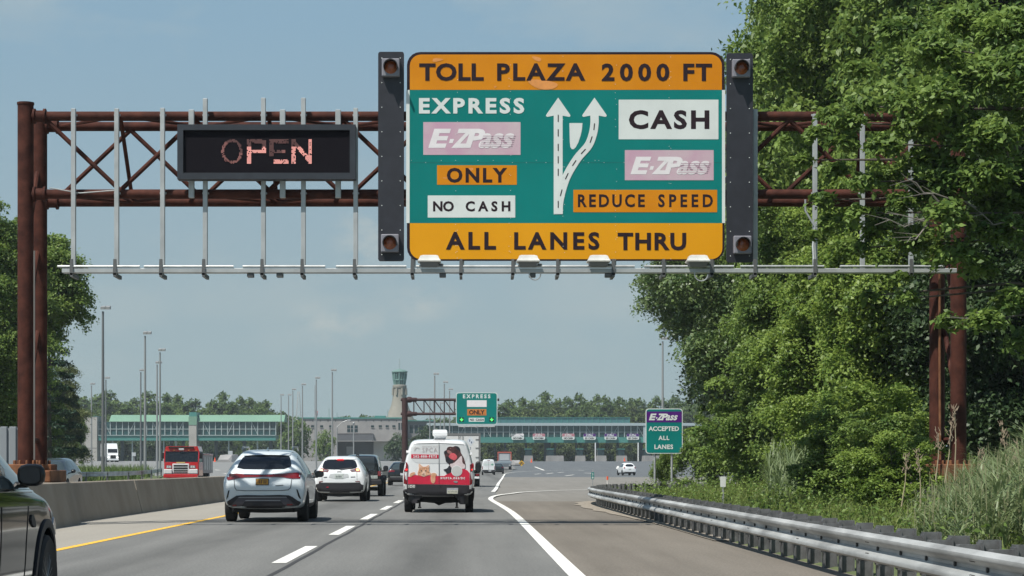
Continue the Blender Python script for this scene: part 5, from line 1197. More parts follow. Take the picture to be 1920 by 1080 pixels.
def glazing(t, org, px0, px1, py0, py1, pitch, y0, depth, mid=True, braces=True):
    mb = MB(org); wbox(mb, px0, px1, py0, py1, y0+.3, y0+depth); gl = mb.build('glazing', m_tealg, t)
    mb = MB(org); n = int(round((px1-px0)/pitch))
    for i in range(n+1):
        x = PX(px0+(px1-px0)*i/n, YQ); mb.box(x-.12, x+.12, y0, y0+.29, PZ(py1, YQ), PZ(py0, YQ))
    if mid:
        z = PZ((py0*.45+py1*.55), YQ); mb.box(PX(px0, YQ), PX(px1, YQ), y0+.05, y0+.22, z-.09, z+.09)
    if braces:
        for i in range(1, n, 4):
            a, b = PX(px0+(px1-px0)*i/n, YQ), PX(px0+(px1-px0)*(i+1)/n, YQ)
            s = 1 if (i//4) % 2 else -1
            mb.tube([(a, y0+.35-.2, PZ(py1 if s > 0 else py0, YQ)), (b, y0+.35-.2, PZ(py0 if s > 0 else py1, YQ))], .09, 5)
    mb.build('mullions', m_mull, gl)
o = (PX(360, YQ), YQ, ZG); t = thing('toll_canopy', 'long green-roofed glazed canopy bridging the lanes on the left of the plaza', 'toll canopy', o)
mb = MB(o)
for a, b in ((205, 354), (370, 533)):
    mb.loft([[(PX(a, YQ), y, PZ(790.5, YQ)), (PX(b, YQ), y, PZ(790.5, YQ)), (PX(b, YQ), y2, PZ(777.5, YQ)), (PX(a, YQ), y2, PZ(777.5, YQ))] for y, y2 in ((YQ-.5, YQ+3.5), (YQ+11, YQ+8))], True, True)
mb.build('roof', m_roofg, t)
for a, b in ((184, 354.5), (370, 517)):
    glazing(t, o, a, b, 791, 815.5, 11.6, YQ, 9)
    MB(o).box(PX(a, YQ), PX(b, YQ), YQ-.4, YQ+9.5, PZ(826, YQ), PZ(817, YQ)).build('fascia', m_teal, t)
    MB(o).box(PX(a, YQ), PX(b, YQ), YQ-.7, YQ+9.6, PZ(816.9, YQ), PZ(815.6, YQ)).build('ledge', m_mull, t)
MB(o).box(PX(354.6, YQ), PX(369.8, YQ), YQ-1.2, YQ+8, PZ(797, YQ), PZ(781, YQ)).build('lift_roof', m_roofg, t)
MB(o).box(PX(355.5, YQ), PX(369, YQ), YQ-1, YQ+8, PZ(780.9, YQ), PZ(773, YQ)).build('lift_cap', m_teal, t)
MB(o).box(PX(355, YQ), PX(369.2, YQ), YQ-1.1, YQ+7, ZG, PZ(797.2, YQ)).build('lift_shaft', m_plc2, t)
for px in (210, 247, 306, 329, 428, 482): MB(o).box(PX(px-1.2, YQ), PX(px+1.2, YQ), YQ+1, YQ+1.5, ZG, PZ(826.2, YQ)).build('column', m_mull, t)
for px in (225, 262, 290, 318, 340, 402, 455, 505): MB(o).box(PX(px-3, YQ), PX(px+3, YQ), YQ+4, YQ+5, ZG, PZ(826.2, YQ)).build('pier', M('dark_pier', (.05, .07, .075), .8), t)
o = (PX(159, YQ), YQ, ZG); t = thing('concrete_block', 'plain windowless concrete stair block at the left end of the green-roofed canopy', 'building', o)
MB(o).box(PX(134, YQ), PX(183, YQ), YQ-1, YQ+12, ZG-.3, PZ(781, YQ)).build('wall', m_plc2, t)
MB(o).box(PX(134.3, YQ), PX(182.7, YQ), YQ-1.03, YQ-1.005, PZ(840.6, YQ), PZ(839.8, YQ)).build('groove', M('groove_dark', (.1,)*3, .9), t)
MB(o).box(PX(133.6, YQ), PX(183.4, YQ), YQ-1.1, YQ+12.1, PZ(780.9, YQ), PZ(780, YQ)).build('coping', m_teal, t)
# right canopy
o = (PX(1040, YQ), YQ, ZG); t = thing('toll_canopy', 'long teal glazed canopy over the toll lanes on the right of the plaza', 'toll canopy', o)
gl = MB(o); wbox(gl, 925, 1183, 783, 793, YQ+3, YQ+9); gl.build('clerestory', M('clerestory_teal', (.05, .15, .16), .4), t)
mb = MB(o)
for i in range(23): x = PX(926+i*11.6, YQ); mb.box(x-.1, x+.1, YQ+2.8, YQ+2.98, PZ(793, YQ), PZ(782.6, YQ))
mb.box(PX(924, YQ), PX(1183.5, YQ), YQ+2.7, YQ+9.2, PZ(782.5, YQ), PZ(781.8, YQ)); mb.build('clerestory_frame', m_teal, t)
MB(o).box(PX(800, YQ), PX(1345, YQ), YQ-.8, YQ+10, PZ(798.3, YQ), PZ(793.2, YQ)).build('roof_band', M('band_grey', (.33, .40, .42), .5), t)
glazing(t, o, 800, 1207, 798.5, 819.5, 11.8, YQ, 9)
MB(o).box(PX(800, YQ), PX(1215, YQ), YQ-.4, YQ+9.5, PZ(830, YQ), PZ(819.7, YQ)).build('fascia', m_teal, t)
MB(o).box(PX(1206, YQ), PX(1214, YQ), YQ-.6, YQ+9, PZ(830, YQ), PZ(798.4, YQ)).build('end_panel', M('band_grey', (.33,)*3), t)
m_pier = M('pier_teal_grey', (.06, .075, .085), .8)
for a, b in ((927.5, 929.5), (945.5, 949.5), (985, 989), (1021, 1033), (1040, 1043), (1079.5, 1083.5), (1119, 1124), (1157, 1162.5), (1200, 1207)): MB(o).box(PX(a, YQ), PX(b, YQ), YQ+3, YQ+4, ZG, PZ(830, YQ)).build('pier', m_pier, t)
for px in (1115.8, 1196): MB(o).box(PX(px-1, YQ), PX(px+1, YQ), YQ-1, YQ-.5, ZG, PZ(830.1, YQ)).build('white_column', m_pwhite, t)
m_isl = M('island_concrete', (.27, .265, .26), .9, var=.15, scale=.4)
for i, (a, b) in enumerate(((982, 998), (1023, 1055), (1078, 1095), (1117, 1134), (1155, 1172), (1203, 1240))):
    o = (PX((a+b)/2, YQ), YQ-4, ZG)
    t = thing('toll_booth', 'toll booth on a concrete island, %s from the left under the right-hand canopy' % ['first', 'second and widest', 'third', 'fourth', 'fifth', 'sixth'][i], 'toll booth', o, 0, 'toll booths under the canopy')
    MB(o).loft([[(PX(a, YQ), y, ZG-.1), (PX(b, YQ), y, ZG-.1), (PX(b-1, YQ), y, PZ(854.5, YQ)), (PX(a+1, YQ), y, PZ(854.5, YQ))] for y in (YQ-9, YQ+1)], True, True).build('island', m_isl, t)
    MB(o).box(PX(a+1.5, YQ), PX(min(b-2, a+14), YQ), YQ-5, YQ-1, PZ(854.3, YQ), PZ(843, YQ)).build('booth', m_winb, t)
    MB(o).box(PX(a+1, YQ), PX(min(b-1.5, a+14.5), YQ), YQ-5.2, YQ-.8, PZ(842.9, YQ), PZ(841.5, YQ)).build('roof', m_teal, t)
for i, px in enumerate((970.7, 1010.5, 1065.7, 1105.5, 1145, 1186.7)):
    Y = YQ-1.2; o = (PX(px, Y), Y, PZ(818, Y)); od = ['first', 'second', 'third', 'fourth', 'fifth', 'sixth'][i]
    t = thing('lane_sign', 'toll lane sign hung on the right canopy, %s from the left, %s' % (od, ['torn and faded', 'faded red top', 'faded pink top', 'purple top', 'purple top', 'purple top'][i]), 'sign', o, 0, 'lane signs on the right-hand canopy')
    sg = Sign(t, o, Y); top = [s_fade, M('faded_red', (.42, .16, .20), .6), M('faded_red', (.42,)*3), s_pur, s_pur, s_pur][i]
    mb = MB(o); mb.prism(rrect(PX(px-11.6, Y), PX(px+11.6, Y), PZ(824.5, Y), PZ(813, Y), .4), Y, Y+.3); mb.build('panel', s_wht, t)
    q = sg.rect('band', px-11.4, 813.2, px+11.4, 818.4, top, 5)
    if i == 0: sg.poly('torn_patch', [[(px-11, 813), (px-2, 813), (px-9, 818), (px-11, 818)], [(px+1, 814), (px+11, 818), (px+9, 819)]], M('bare_metal', (.2, .23, .24), .5), 8, parent=q)
    else: ezpass(sg, px-7, px+6, 814.2, 817.5, s_wht, top, 8, q, stripes=False)
    sg.text([('NO CASH' if i < 3 else '$5 CASH', px-8.5, px+8.5, 820, 823.3)], s_blk, 8, .03)
# administration building and tower
o = (PX(690, YQ), YQ+8, ZG); t = thing('administration_building', 'grey concrete plaza building with small square windows below the tower', 'building', o); Yb = YQ+6
def bb(a, b, c, d, y0, y1): return MB(o).box(PX(a, Yb), PX(b, Yb), y0, y1, PZ(d, Yb) if d < 866 else ZG-.3, PZ(c, Yb))
bb(558, 700, 785, 812.9, Yb, Yb+18).build('wall', m_plc, t); bb(700.02, 758, 785, 870, Yb, Yb+18).build('wall', m_plc, t); bb(558, 632, 813, 870, Yb, Yb+18).build('wall', m_plc, t)
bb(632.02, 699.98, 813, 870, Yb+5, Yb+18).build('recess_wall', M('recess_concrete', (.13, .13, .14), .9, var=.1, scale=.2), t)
bb(701.5, 756, 828, 870, Yb-.3, Yb-.01).build('render_panel', m_plc2, t)
bb(556.5, 758.5, 782.6, 784.98, Yb-.3, Yb+18.3).build('coping', m_teal, t)
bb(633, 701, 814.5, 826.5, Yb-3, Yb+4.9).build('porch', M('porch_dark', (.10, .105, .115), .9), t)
bb(632, 756, 826.6, 827.8, Yb-3.2, Yb+4.9).build('porch_slab', m_plc, t)
dd = bb(648, 661, 837, 852, Yb+4.9, Yb+4.99).build('door', M('door_pale', (.42, .43, .44), .6), t)
for px in (586, 603, 620, 698.5, 713, 726, 738.5): q = bb(px-2.8, px+2.8, 797.3, 801.5, Yb-.06, Yb-.01).build('window', m_winb, t); bb(px-3, px+3, 801.6, 802.2, Yb-.2, Yb-.01).build('sill', m_plc2, q)
for i in range(3):
    for j in range(2): bb(651+i*7, 656.6+i*7, 797.5+j*7, 803+j*7, Yb-.07, Yb-.01).build('window', m_winb, t)
for i in range(13): px = 572+i*14.3; bb(px-.9, px+.9, 787.5, 790.5, Yb-.05, Yb-.01).build('vent', M('groove_dark', (.1,)*3), t)
bb(758.02, 812, 789.5, 870, Yb+2, Yb+18).build('wing_wall', M('wing_concrete', (.17, .175, .18), .9, var=.1, scale=.2), t)
bb(756, 813, 788, 789.48, Yb+1, Yb+18.2).build('wing_roof', m_teal, t)
for a, b in ((747, 750), (752, 755)): bb(a, b, 793, 806, Yb-.06, Yb-.01).build('window', m_winb, t)
for a in range(768, 808, 9): bb(a, a+6, 797, 812, Yb+1.93, Yb+1.99).build('window', m_winb, t)
bb(702, 722, 779, 782.5, Yb+3, Yb+9).build('roof_plant', m_teal, t)
for px, h in ((615, 766), (630, 773), (726, 768)): MB(o).tube([(PX(px, Yb), Yb+4, PZ(782.6, Yb)), (PX(px, Yb), Yb+4, PZ(h, Yb))], .14, 6).build('roof_mast', m_mull, t)
o = (PX(749, Yb), Yb+12, ZG); t = thing('control_tower', 'flared concrete tower with a green glazed lantern and dome roof', 'tower', o); Yt = Yb+12; c = (PX(749.3, Yt), Yt, 0)
zz = lambda py: PZ(py, Yt); rr = lambda w: w/2/F*Yt
MB(o).lathe([(rr(56), zz(788)), (rr(46), zz(777)), (rr(38), zz(768)), (rr(31), zz(758)), (rr(26.5), zz(746)), (rr(24), zz(735)), (rr(23), zz(727))], 24, 'z', c).build('shaft', M('tower_concrete', (.20, .19, .165), .9, scale=.3, col2=(.26, .245, .21)), t, smooth=True)
MB(o).lathe([(rr(24), zz(728)), (rr(26), zz(727)), (rr(26.5), zz(723)), (rr(22), zz(721.6))], 24, 'z', c).build('collar', MATS['tower_concrete'], t)
for k in range(8):
    a = R(22.5+45*k); x, y = c[0]+rr(26)*math.cos(a), c[1]+rr(26)*math.sin(a); MB(o).tube([(x, y, zz(728)), (c[0]+rr(27)*math.cos(a), c[1]+rr(27)*math.sin(a), zz(741))], .35, 6).build('rib', MATS['tower_concrete'], t)
ln = MB(o).lathe([(rr(18.5), zz(721.6)), (rr(21), zz(714)), (rr(22.5), zz(711.5)), (rr(25), zz(699))], 16, 'z', c).build('lantern', M('lantern_glass', (.012, .045, .045), .5), t)
mb = MB(o)
for k in range(16):
    a = 2*math.pi*k/16; f_ = lambda w, py: (c[0]+rr(w)*math.cos(a), c[1]+rr(w)*math.sin(a), zz(py)); mb.tube([f_(19, 721.6), f_(21.5, 714), f_(23, 711.5), f_(25.6, 699)], .16 if k % 2 else .3, 5)
mb.lathe([(rr(24.6), zz(713.5)), (rr(24.9), zz(712)), (rr(23), zz(711))], 16, 'z', c); mb.build('lantern_frame', M('lantern_frame_green', (.13, .23, .21), .6), ln)
MB(o).lathe([(rr(26), zz(699)), (rr(30.5), zz(698)), (rr(30), zz(696.5)), (rr(22), zz(694)), (rr(10), zz(692.6)), (rr(2), zz(691.5))], 16, 'z', c).build('roof', M('dome_green', (.12, .21, .19), .7), t)
MB(o).tube([(c[0], c[1], zz(692)), (c[0], c[1], zz(672))], .1, 5).build('antenna', m_mull, t)
# lattice mast behind
o = (PX(560, 660), 660, ZG); t = thing('lattice_mast', 'thin pale lattice mast rising behind the plaza building', 'mast', o); mb = MB(o)
for s1, s2 in ((-1, -1), (1, -1), (1, 1), (-1, 1)): mb.tube([(o[0]+s1*1.0, 660+s2*1.0, PZ(790, 660)-5), (o[0]+s1*.25, 660+s2*.25, PZ(734, 660))], .09, 4)
for i in range(9):
    z = PZ(788-6*i, 660); w = 1.0-.75*i/9; w2 = 1.0-.75*(i+1)/9; z2 = PZ(788-6*(i+1), 660); mb.tube([(o[0]-w, 659.2, z), (o[0]+w2, 659.2, z2)], .06, 4); mb.tube([(o[0]+w, 659.2, z), (o[0]-w2, 659.2, z2)], .06, 4)
mb.build('frame', M('mast_pale', (.42, .42, .42), .6), t)
# ------------------------------------------------------------------ light poles
m_pole = M('pole_steel', (.30, .31, .31), .5, metal=.4); m_poled = M('pole_dark', (.16, .17, .175), .55, metal=.3)
ordn = ['first', 'second', 'third', 'fourth', 'fifth', 'sixth', 'seventh', 'eighth', 'ninth', 'tenth', 'eleventh', 'twelfth', 'thirteenth', 'fourteenth', 'fifteenth', 'sixteenth', 'seventeenth', 'eighteenth', 'nineteenth', 'twentieth', 'twenty-first', 'twenty-second', 'twenty-third']
lp = sorted([(193, 584), (272, 630), (300, 661), (294.5, 684), (264, 698), (198.5, 712), (171.5, 723), (140, 744), (123, 752), (115.5, 752), (527, 743), (541, 743), (549, 733), (567, 724), (593, 712), (623, 698), (815, 705), (833, 720), (843, 733), (806, 750), (826, 758), (1242.5, 640), (104, 812)])
for i, (px, py) in enumerate(lp):
    Y = 300.0
    for _ in range(60): Y = .5*Y + .5*max(60, min(620, (12.07-EYE+terr(PX(px, Y), Y))*F/(CY-py)))
    X = PX(px, Y); zg = terr(X, Y)
    if px > 1200: zg = 0.0
    t = thing('light_pole', 'slim steel floodlight pole, %s of the twin-lamp poles counted from the left' % ordn[i], 'light pole', (X, Y, zg), 0, 'twin-lamp floodlight poles around the plaza')
    top = PZ(py, Y) - zg
    MB().tube([(0, 0, -.3), (0, 0, top)], [.13, .075], 10).build('pole', m_poled if px in (193, 264, 198.5) else m_pole, t, smooth=True)
    MB().lathe([(.2, -.1), (.2, .25), (.14, .28)], 10, 'z').build('base', m_pole, t)
    for k, dx in enumerate((.0, .34)):
        MB().loft([[(dx-.13+.0, -.25, top+.02+.10), (dx+.17, -.25, top+.02+.10), (dx+.17, -.25, top+.30), (dx-.13, -.25, top+.30)], [(dx-.13, .3, top+.18), (dx+.17, .3, top+.18), (dx+.17, .3, top+.42), (dx-.13, .3, top+.42)]], True, True).build('lamp_head', M('lamp_head_grey', (.24, .25, .25), .5), t)
for px, py, nm in ((663, 795, 'short plain lamp post in front of the plaza building entrance'),):
    Y = 560; X = PX(px, Y); t = thing('lamp_post', nm, 'lamp post', (X, Y, terr(X, Y))); h = PZ(py, Y)-terr(X, Y)
    MB().tube([(0, 0, 0), (0, 0, h)], .16, 8).build('post', m_pole, t); MB().lathe([(.3, h-.1), (.4, h+.2), (.1, h+.5)], 8, 'z').build('lamp_head', m_pole, t)
Y = 520; X = PX(632, Y); t = thing('lamp_post', 'curved-arm street lamp in front of the plaza building', 'lamp post', (X, Y, terr(X, Y))); zg = terr(X, Y)
MB().tube([(0, 0, 0), (0, 0, PZ(801, Y)-zg), (.35, 0, PZ(799, Y)-zg)], .13, 8).build('post', m_pole, t); MB().tube([(.1, 0, PZ(800, Y)-zg), (1.4, 0, PZ(791, Y)-zg), (2.6, 0, PZ(788, Y)-zg)], .1, 6).build('arm', m_pole, t); MB().cbox(2.4, 3.3, -.2, .2, PZ(788, Y)-zg-.1, PZ(788, Y)-zg+.12, .05).build('lamp_head', m_lensw, t)
Y = 610; X = PX(590.5, Y); zg = terr(X, Y); t = thing('flagpole', 'flagpole with a drooping striped flag before the plaza building', 'flagpole', (X, Y, zg))
MB().tube([(0, 0, 0), (0, 0, PZ(722, Y)-zg)], .1, 8).build('pole', m_pole, t)
fl = []; 
for i in range(9):
    z = PZ(769+i*1.2, Y)-zg; w = 1.0 - .03*i; fl.append([(.12+u*w*.75, .12*math.sin(u*5+i*.4), z-u*.35) for u in np.linspace(0, 1, 8)])
for i in range(8):
    m_ = M('flag_red', (.40, .05, .07), .8) if i % 2 == 0 else M('flag_white', (.55, .53, .54), .8)
    MB().loft([fl[i], fl[i+1]], False).build('stripe', m_, t, fix=False)
MB().loft([[(a, b-.03, c_) for a, b, c_ in fl[k][:4]] for k in range(5)], False).build('canton', M('flag_blue', (.05, .06, .18), .8), t, fix=False)
# small plaza things
def wpt(px, py, Y): X = PX(px, Y); return X, Y, terr(X, Y)
Y = 440; X, Y, zg = wpt(978, 0, Y); t = thing('chevron_sign', 'yellow diamond sign with black chevrons where the express lanes split', 'sign', (X, Y, zg)); 
zc = PZ(868.5, Y)-zg; MB().prism([(0, zc-.62), (.62, zc), (0, zc+.62), (-.62, zc)], 0, .04).build('plate', M('sign_yellow', (.62, .36, .03), .5), t)
for k in (-.2, .1): MB().prism([(-.4, zc+k-.12), (0, zc+k+.22), (.4, zc+k-.12), (.4, zc+k-.28), (0, zc+k+.06), (-.4, zc+k-.28)], -.02, -.004).build('chevron', s_blk, t)
MB().box(-.05, .05, .045, .1, -.2, zc).build('post', m_galv, t)
o_ = wpt(968, 0, 470); t = thing('crash_cushion', 'low concrete wedge nose between the express and toll lanes', 'barrier', o_)
MB().loft([[(-a, y, 0), (a, y, 0), (a*.7, y, h), (-a*.7, y, h)] for y, a, h in ((-8, .5, .4), (0, 1.2, 1.0), (25, 1.6, 1.1))], True, True).build('nose', m_isl, t); tag(t, 'low concrete wedge nose between the express and toll lanes', 'barrier')
for i, (px, py, Y, tx) in enumerate(((996.5, 865, 520, 'orange traffic cone by the first toll booth'), (403, 866, 480, 'orange traffic cone beside the grey island on the left carriageway'), (1171, 862, 560, 'orange traffic cone behind the lone white SUV'))):
    X, Y, zg = wpt(px, py, Y); t = thing('traffic_cone', tx, 'traffic cone', (X, Y, zg), 0, 'orange traffic cones'); MB().cbox(-.3, .3, -.3, .3, 0, .06, .02, 1).build('base', m_cone, t); MB().lathe([(.22, .06), (.05, 1.0), (.04, 1.0)], 12, 'z').build('cone', m_cone, t)
o_ = wpt(424, 0, 470); t = thing('lane_island', 'grey concrete island nose on the left carriageway under the green canopy', 'traffic island', o_)
MB().loft([[(-a, y, -.1), (a, y, -.1), (a*.6, y, h), (-a*.6, y, h)] for y, a, h in ((-6, 1.8, .5), (0, 2.1, 1.5), (12, 2.1, 1.7))], True, True).build('nose', m_isl, t)
for i, (px, py, w, h, tx) in enumerate(((251, 852, 7, 7, 'small white board sign on a leg before the left canopy'), (432, 849, 8, 7, 'white board sign above the grey island nose'))):
    Y = 520; X, Y, zg = wpt(px, py, Y); t = thing('board_sign', tx, 'sign', (X, Y, zg)); zc = PZ(py, Y)-zg
    MB().cbox(-w/2/F*Y, w/2/F*Y, 0, .12, zc-h/2/F*Y, zc+h/2/F*Y, .03).build('board', M('board_grey', (.40, .43, .44), .5), t); MB().box(-.08, .08, .12, .2, 0, zc).build('leg', m_galv, t)
# low steel rail round the grass island on the left
pts = smooth_line([(-24.1, 122), (-24.0, 160), (-24.0, 200), (-23.8, 240), (-24.6, 262)], 8)
t = thing('far_guardrail', 'thin steel guardrail along the weedy island left of the fire engine', 'guardrail', (-24, 190, 0)); gq = (-24, 190, 0); rings = []
pts = [(PX(130, 134), 134.0)] + [(PX(px, Y), Y) for px, Y in ((180, 138), (240, 150), (275, 165), (295, 185), (304, 200))]
pts = smooth_line(pts, 6)
for p in pts:
    z = terr(*p) + .66; rings.append([(p[0]+a, p[1]-b, z+c_) for a, b, c_ in ((0, 0, 0), (.02, .08, .05), (0, .02, .15), (.02, .08, .25), (0, 0, .3), (-.03, -.05, .3), (-.03, -.05, 0))])
MB(gq).loft(rings, True, True).build('beam', m_rail, t)
for p in pts[::4]: MB(gq).box(p[0]-.06, p[0]+.06, p[1]+.06, p[1]+.2, terr(*p)-.1, terr(*p)+.95).build('post', m_post, t)
# grey wall on the far left
o = (PX(15, 104), 104, 0); t = thing('noise_wall', 'grey panelled wall below the trees at the far left', 'wall', o)
for i in range(8):
    x = PX(-60+i*17, 104); MB(o).cbox(x-.16, x+.16, 103.8, 104.2, 0, PZ(800, 104), .03).build('post', M('wall_grey_post', (.22, .24, .26), .8), t)
    if i < 6: MB(o).box(x+.17, PX(-60+(i+1)*17, 104)-.17, 103.9, 104.1, .0, PZ(803, 104)).build('panel', M('wall_grey', (.22, .235, .25), .8, var=.1, scale=1), t)
# ------------------------------------------------------------------ vegetation
def leaf_mat(name, dark, light, trans=.25, rough=.5, spec=.35, blotch=.9):
    m = bpy.data.materials.new(name); m.use_nodes = True; nt = m.node_tree; n, l = nt.nodes, nt.links; MATS[name] = m
    b = n['Principled BSDF']; b.inputs['Roughness'].default_value = rough; b.inputs['Specular IOR Level'].default_value = spec
    ge = n.new('ShaderNodeNewGeometry'); tc = n.new('ShaderNodeTexCoord')
    t = n.new('ShaderNodeTexNoise'); t.inputs['Scale'].default_value = blotch; t.inputs['Detail'].default_value = 3; l.new(tc.outputs['Object'], t.inputs['Vector'])
    a = n.new('ShaderNodeMath'); a.operation = 'MULTIPLY_ADD'; a.inputs[1].default_value = .38; l.new(ge.outputs['Random Per Island'], a.inputs[0])
    h = n.new('ShaderNodeMath'); h.operation = 'MULTIPLY'; h.inputs[1].default_value = .9; l.new(t.outputs[0], h.inputs[0]); l.new(h.outputs[0], a.inputs[2])
    r = n.new('ShaderNodeValToRGB'); r.color_ramp.elements[0].position = .38; r.color_ramp.elements[1].position = .95
    r.color_ramp.elements[0].color = (*dark, 1); r.color_ramp.elements[1].color = (*light, 1); l.new(a.outputs[0], r.inputs[0]); l.new(r.outputs[0], b.inputs['Base Color'])
    tr = n.new('ShaderNodeBsdfTranslucent'); hs = n.new('ShaderNodeHueSaturation'); hs.inputs['Value'].default_value = 1.5; hs.inputs['Hue'].default_value = .492; l.new(r.outputs[0], hs.inputs['Color']); l.new(hs.outputs[0], tr.inputs[0])
    mx = n.new('ShaderNodeMixShader'); mx.inputs[0].default_value = trans; l.new(b.outputs[0], mx.inputs[1]); l.new(tr.outputs[0], mx.inputs[2]); l.new(mx.outputs[0], n['Material Output'].inputs[0])
    return m
ml_bright = leaf_mat('maple_leaves', (.068, .132, .020), (.280, .375, .080), .34)
ml_mid = leaf_mat('ash_leaves', (.056, .114, .022), (.230, .320, .076), .32)
ml_oak = leaf_mat('oak_leaves', (.040, .086, .026), (.180, .250, .088), .28, .45, .5)
ml_dark = leaf_mat('dark_shade_leaves', (.018, .042, .016), (.070, .115, .040), .2)  # shade of the wood's interior put into the leaf colour; also for dark bushes
ml_far = leaf_mat('distant_leaves', (.038, .080, .024), (.150, .215, .062), .25, .6, .2, .12)
ml_far2 = leaf_mat('distant_pale_leaves', (.055, .092, .026), (.130, .165, .055), .2, .6, .2, .25)
ml_pale = leaf_mat('pale_leaves', (.070, .098, .032), (.150, .175, .065), .25)
ml_reed = leaf_mat('reed_leaves', (.080, .125, .045), (.235, .290, .140), .25, .5, .5)
ml_grass = leaf_mat('grass_blades', (.06, .095, .025), (.19, .23, .065), .25, .6, .2, .4)
m_bark = M('bark', (.06, .048, .038), .95, scale=5, col2=(.11, .095, .08), bump=.5, bscale=18, stretch=(1, 1, .25))
m_twig = M('bare_twig', (.20, .18, .16), .9)
def leaves(name, Pn, Nn, L, Wd, mat, rng):
    n = len(Pn)
    Nn = Nn/np.maximum(1e-6, np.linalg.norm(Nn, axis=1, keepdims=True))
    a = rng.normal(size=(n, 3)); a[:, 2] -= .5
    T = a - Nn*np.sum(a*Nn, axis=1, keepdims=True); T /= np.maximum(1e-6, np.linalg.norm(T, axis=1, keepdims=True))
    B = np.cross(Nn, T)
    sc = (rng.uniform(.6, 1.25, size=(n, 1)))
    l = L*sc; w = Wd*sc*rng.uniform(.8, 1.2, size=(n, 1))
    v = np.empty((n, 4, 3))
    v[:, 0] = Pn - T*l*.5; v[:, 2] = Pn + T*l*.5 - Nn*l*.12
    v[:, 1] = Pn + B*w*.5 + Nn*w*.15 - T*l*.05; v[:, 3] = Pn - B*w*.5 + Nn*w*.15 - T*l*.05
    me = bpy.data.meshes.new(name); me.vertices.add(n*4); me.vertices.foreach_set('co', v.reshape(-1).astype(np.float32))
    me.loops.add(n*4); me.loops.foreach_set('vertex_index', np.arange(n*4, dtype=np.int32))
    me.polygons.add(n); me.polygons.foreach_set('loop_start', np.arange(0, n*4, 4, dtype=np.int32))
    me.update(calc_edges=True); me.materials.append(mat); return me
def blob_leaves(blobs, nl, rng, flat=.75, shell=.35, up=.6):
    bl = np.array(blobs); wt = bl[:, 3]**2; wt /= wt.sum(); idx = rng.choice(len(bl), nl, p=wt)
    d = rng.normal(size=(nl, 3)); d /= np.linalg.norm(d, axis=1, keepdims=True)
    lowm = (d[:, 2] < -.1) & (rng.random(nl) < .55); d[lowm, 2] *= -1
    rr_ = rng.uniform(shell, 1, nl)**.7
    # leaves sit in sprays: flat drooping clusters scattered through each blob
    per = 15; ns = nl//per; idx, d, rr_ = idx[:ns], d[:ns], rng.uniform(shell, 1.3, ns)[:, None]
    c = bl[idx, :3] + d*rr_*bl[idx, 3:4]*np.array([1, 1, flat])
    sn = d*.6 + np.array([0, 0, .75]) + rng.normal(size=(ns, 3))*.25; sn /= np.linalg.norm(sn, axis=1, keepdims=True)
    sr = np.clip(bl[idx, 3]*rng.uniform(.25, .75, ns), .12, 1e9)
    c, sn, sr = np.repeat(c, per, 0), np.repeat(sn, per, 0), np.repeat(sr, per, 0)
    o = rng.normal(size=c.shape)*.62; o -= sn*np.sum(o*sn, 1, keepdims=True)*.78
    o *= np.minimum(1, 1.35/np.maximum(.01, np.linalg.norm(o, axis=1, keepdims=True)))
    o[:, 2] -= .22*(o[:, 0]**2+o[:, 1]**2)
    p = c + o*sr[:, None]
    nrm = sn*.9 + np.array([0, 0, up*.5]) + rng.normal(size=c.shape)*.5
    return p, nrm
def crown_blobs(rng, Rr, z0, z1, nb, br=(.20, .36), lean=(0, 0), lumpy=.18, top=.8):
    out = []
    for i in range(nb):
        u = (i+.5)/nb; cz = 1-2*u; ph = i*2.39996 + rng.uniform(-.3, .3); rad = math.sqrt(max(0, 1-cz*cz))
        k = rng.uniform(.25, 1.0)**.5 * (1 + rng.normal()*lumpy)
        zz_ = (cz*k*.5 + .5); prof = 1.0 if cz < 0.2 else 1 - (cz-.2)*(1-top)
        r = Rr*rng.uniform(*br)
        out.append((lean[0]*zz_ + Rr*.85*rad*k*prof*math.cos(ph), lean[1]*zz_ + Rr*.85*rad*k*prof*math.sin(ph), z0 + (z1-z0)*zz_, r))
    return out
def trunk_mesh(rng, H, r0, blobs, nlimb=9, zfork=.35, base=(0, 0)):
    mb = MB(); pts = [(base[0], base[1], -.4)]; 
    for i in range(1, 7): pts.append((base[0]+rng.normal()*.08*i*.4, base[1]+rng.normal()*.08*i*.4, H*.85*i/6))
    rads = [r0*(1.25 if i == 0 else 1-.85*i/6.5) for i in range(7)]
    mb.tube(pts, rads, 10)
    bl = sorted(blobs, key=lambda b: -b[3])[:nlimb*2]
    for b in bl[:nlimb]:
        t = rng.uniform(zfork, .75); k = min(5, max(1, int(t*6))); p = Vector(pts[k]); q = Vector(b[:3])
        if q.z < p.z: p = Vector(pts[max(1, k-2)])
        m = p.lerp(q, .5) + Vector((rng.normal()*.15, rng.normal()*.15, .25+rng.normal()*.1)); ra = rads[k]*.5
        mb.tube([p, p.lerp(m, .6), m, q.lerp(m, .3), q], [ra, ra*.8, ra*.62, ra*.4, ra*.14], 6)
    me = mb.mesh('trunk'); shade(me); me.materials.append(m_bark); return me
PROTO = {}
def proto(key, seed, H, Rr, zb, nb, nl, leaf, mat, lumpy=.18, br=(.2, .36), r0=.22, lean=(0, 0), flat=.75, top=.8, nlimb=9):
    rng = np.random.default_rng(seed); bl = crown_blobs(rng, Rr, zb, H, nb, br, lean, lumpy, top)
    p, nm = blob_leaves(bl, nl, rng, flat); PROTO[key] = (trunk_mesh(rng, H, r0, bl, nlimb), leaves('crown', p, nm, leaf[0], leaf[1], mat, rng), H)
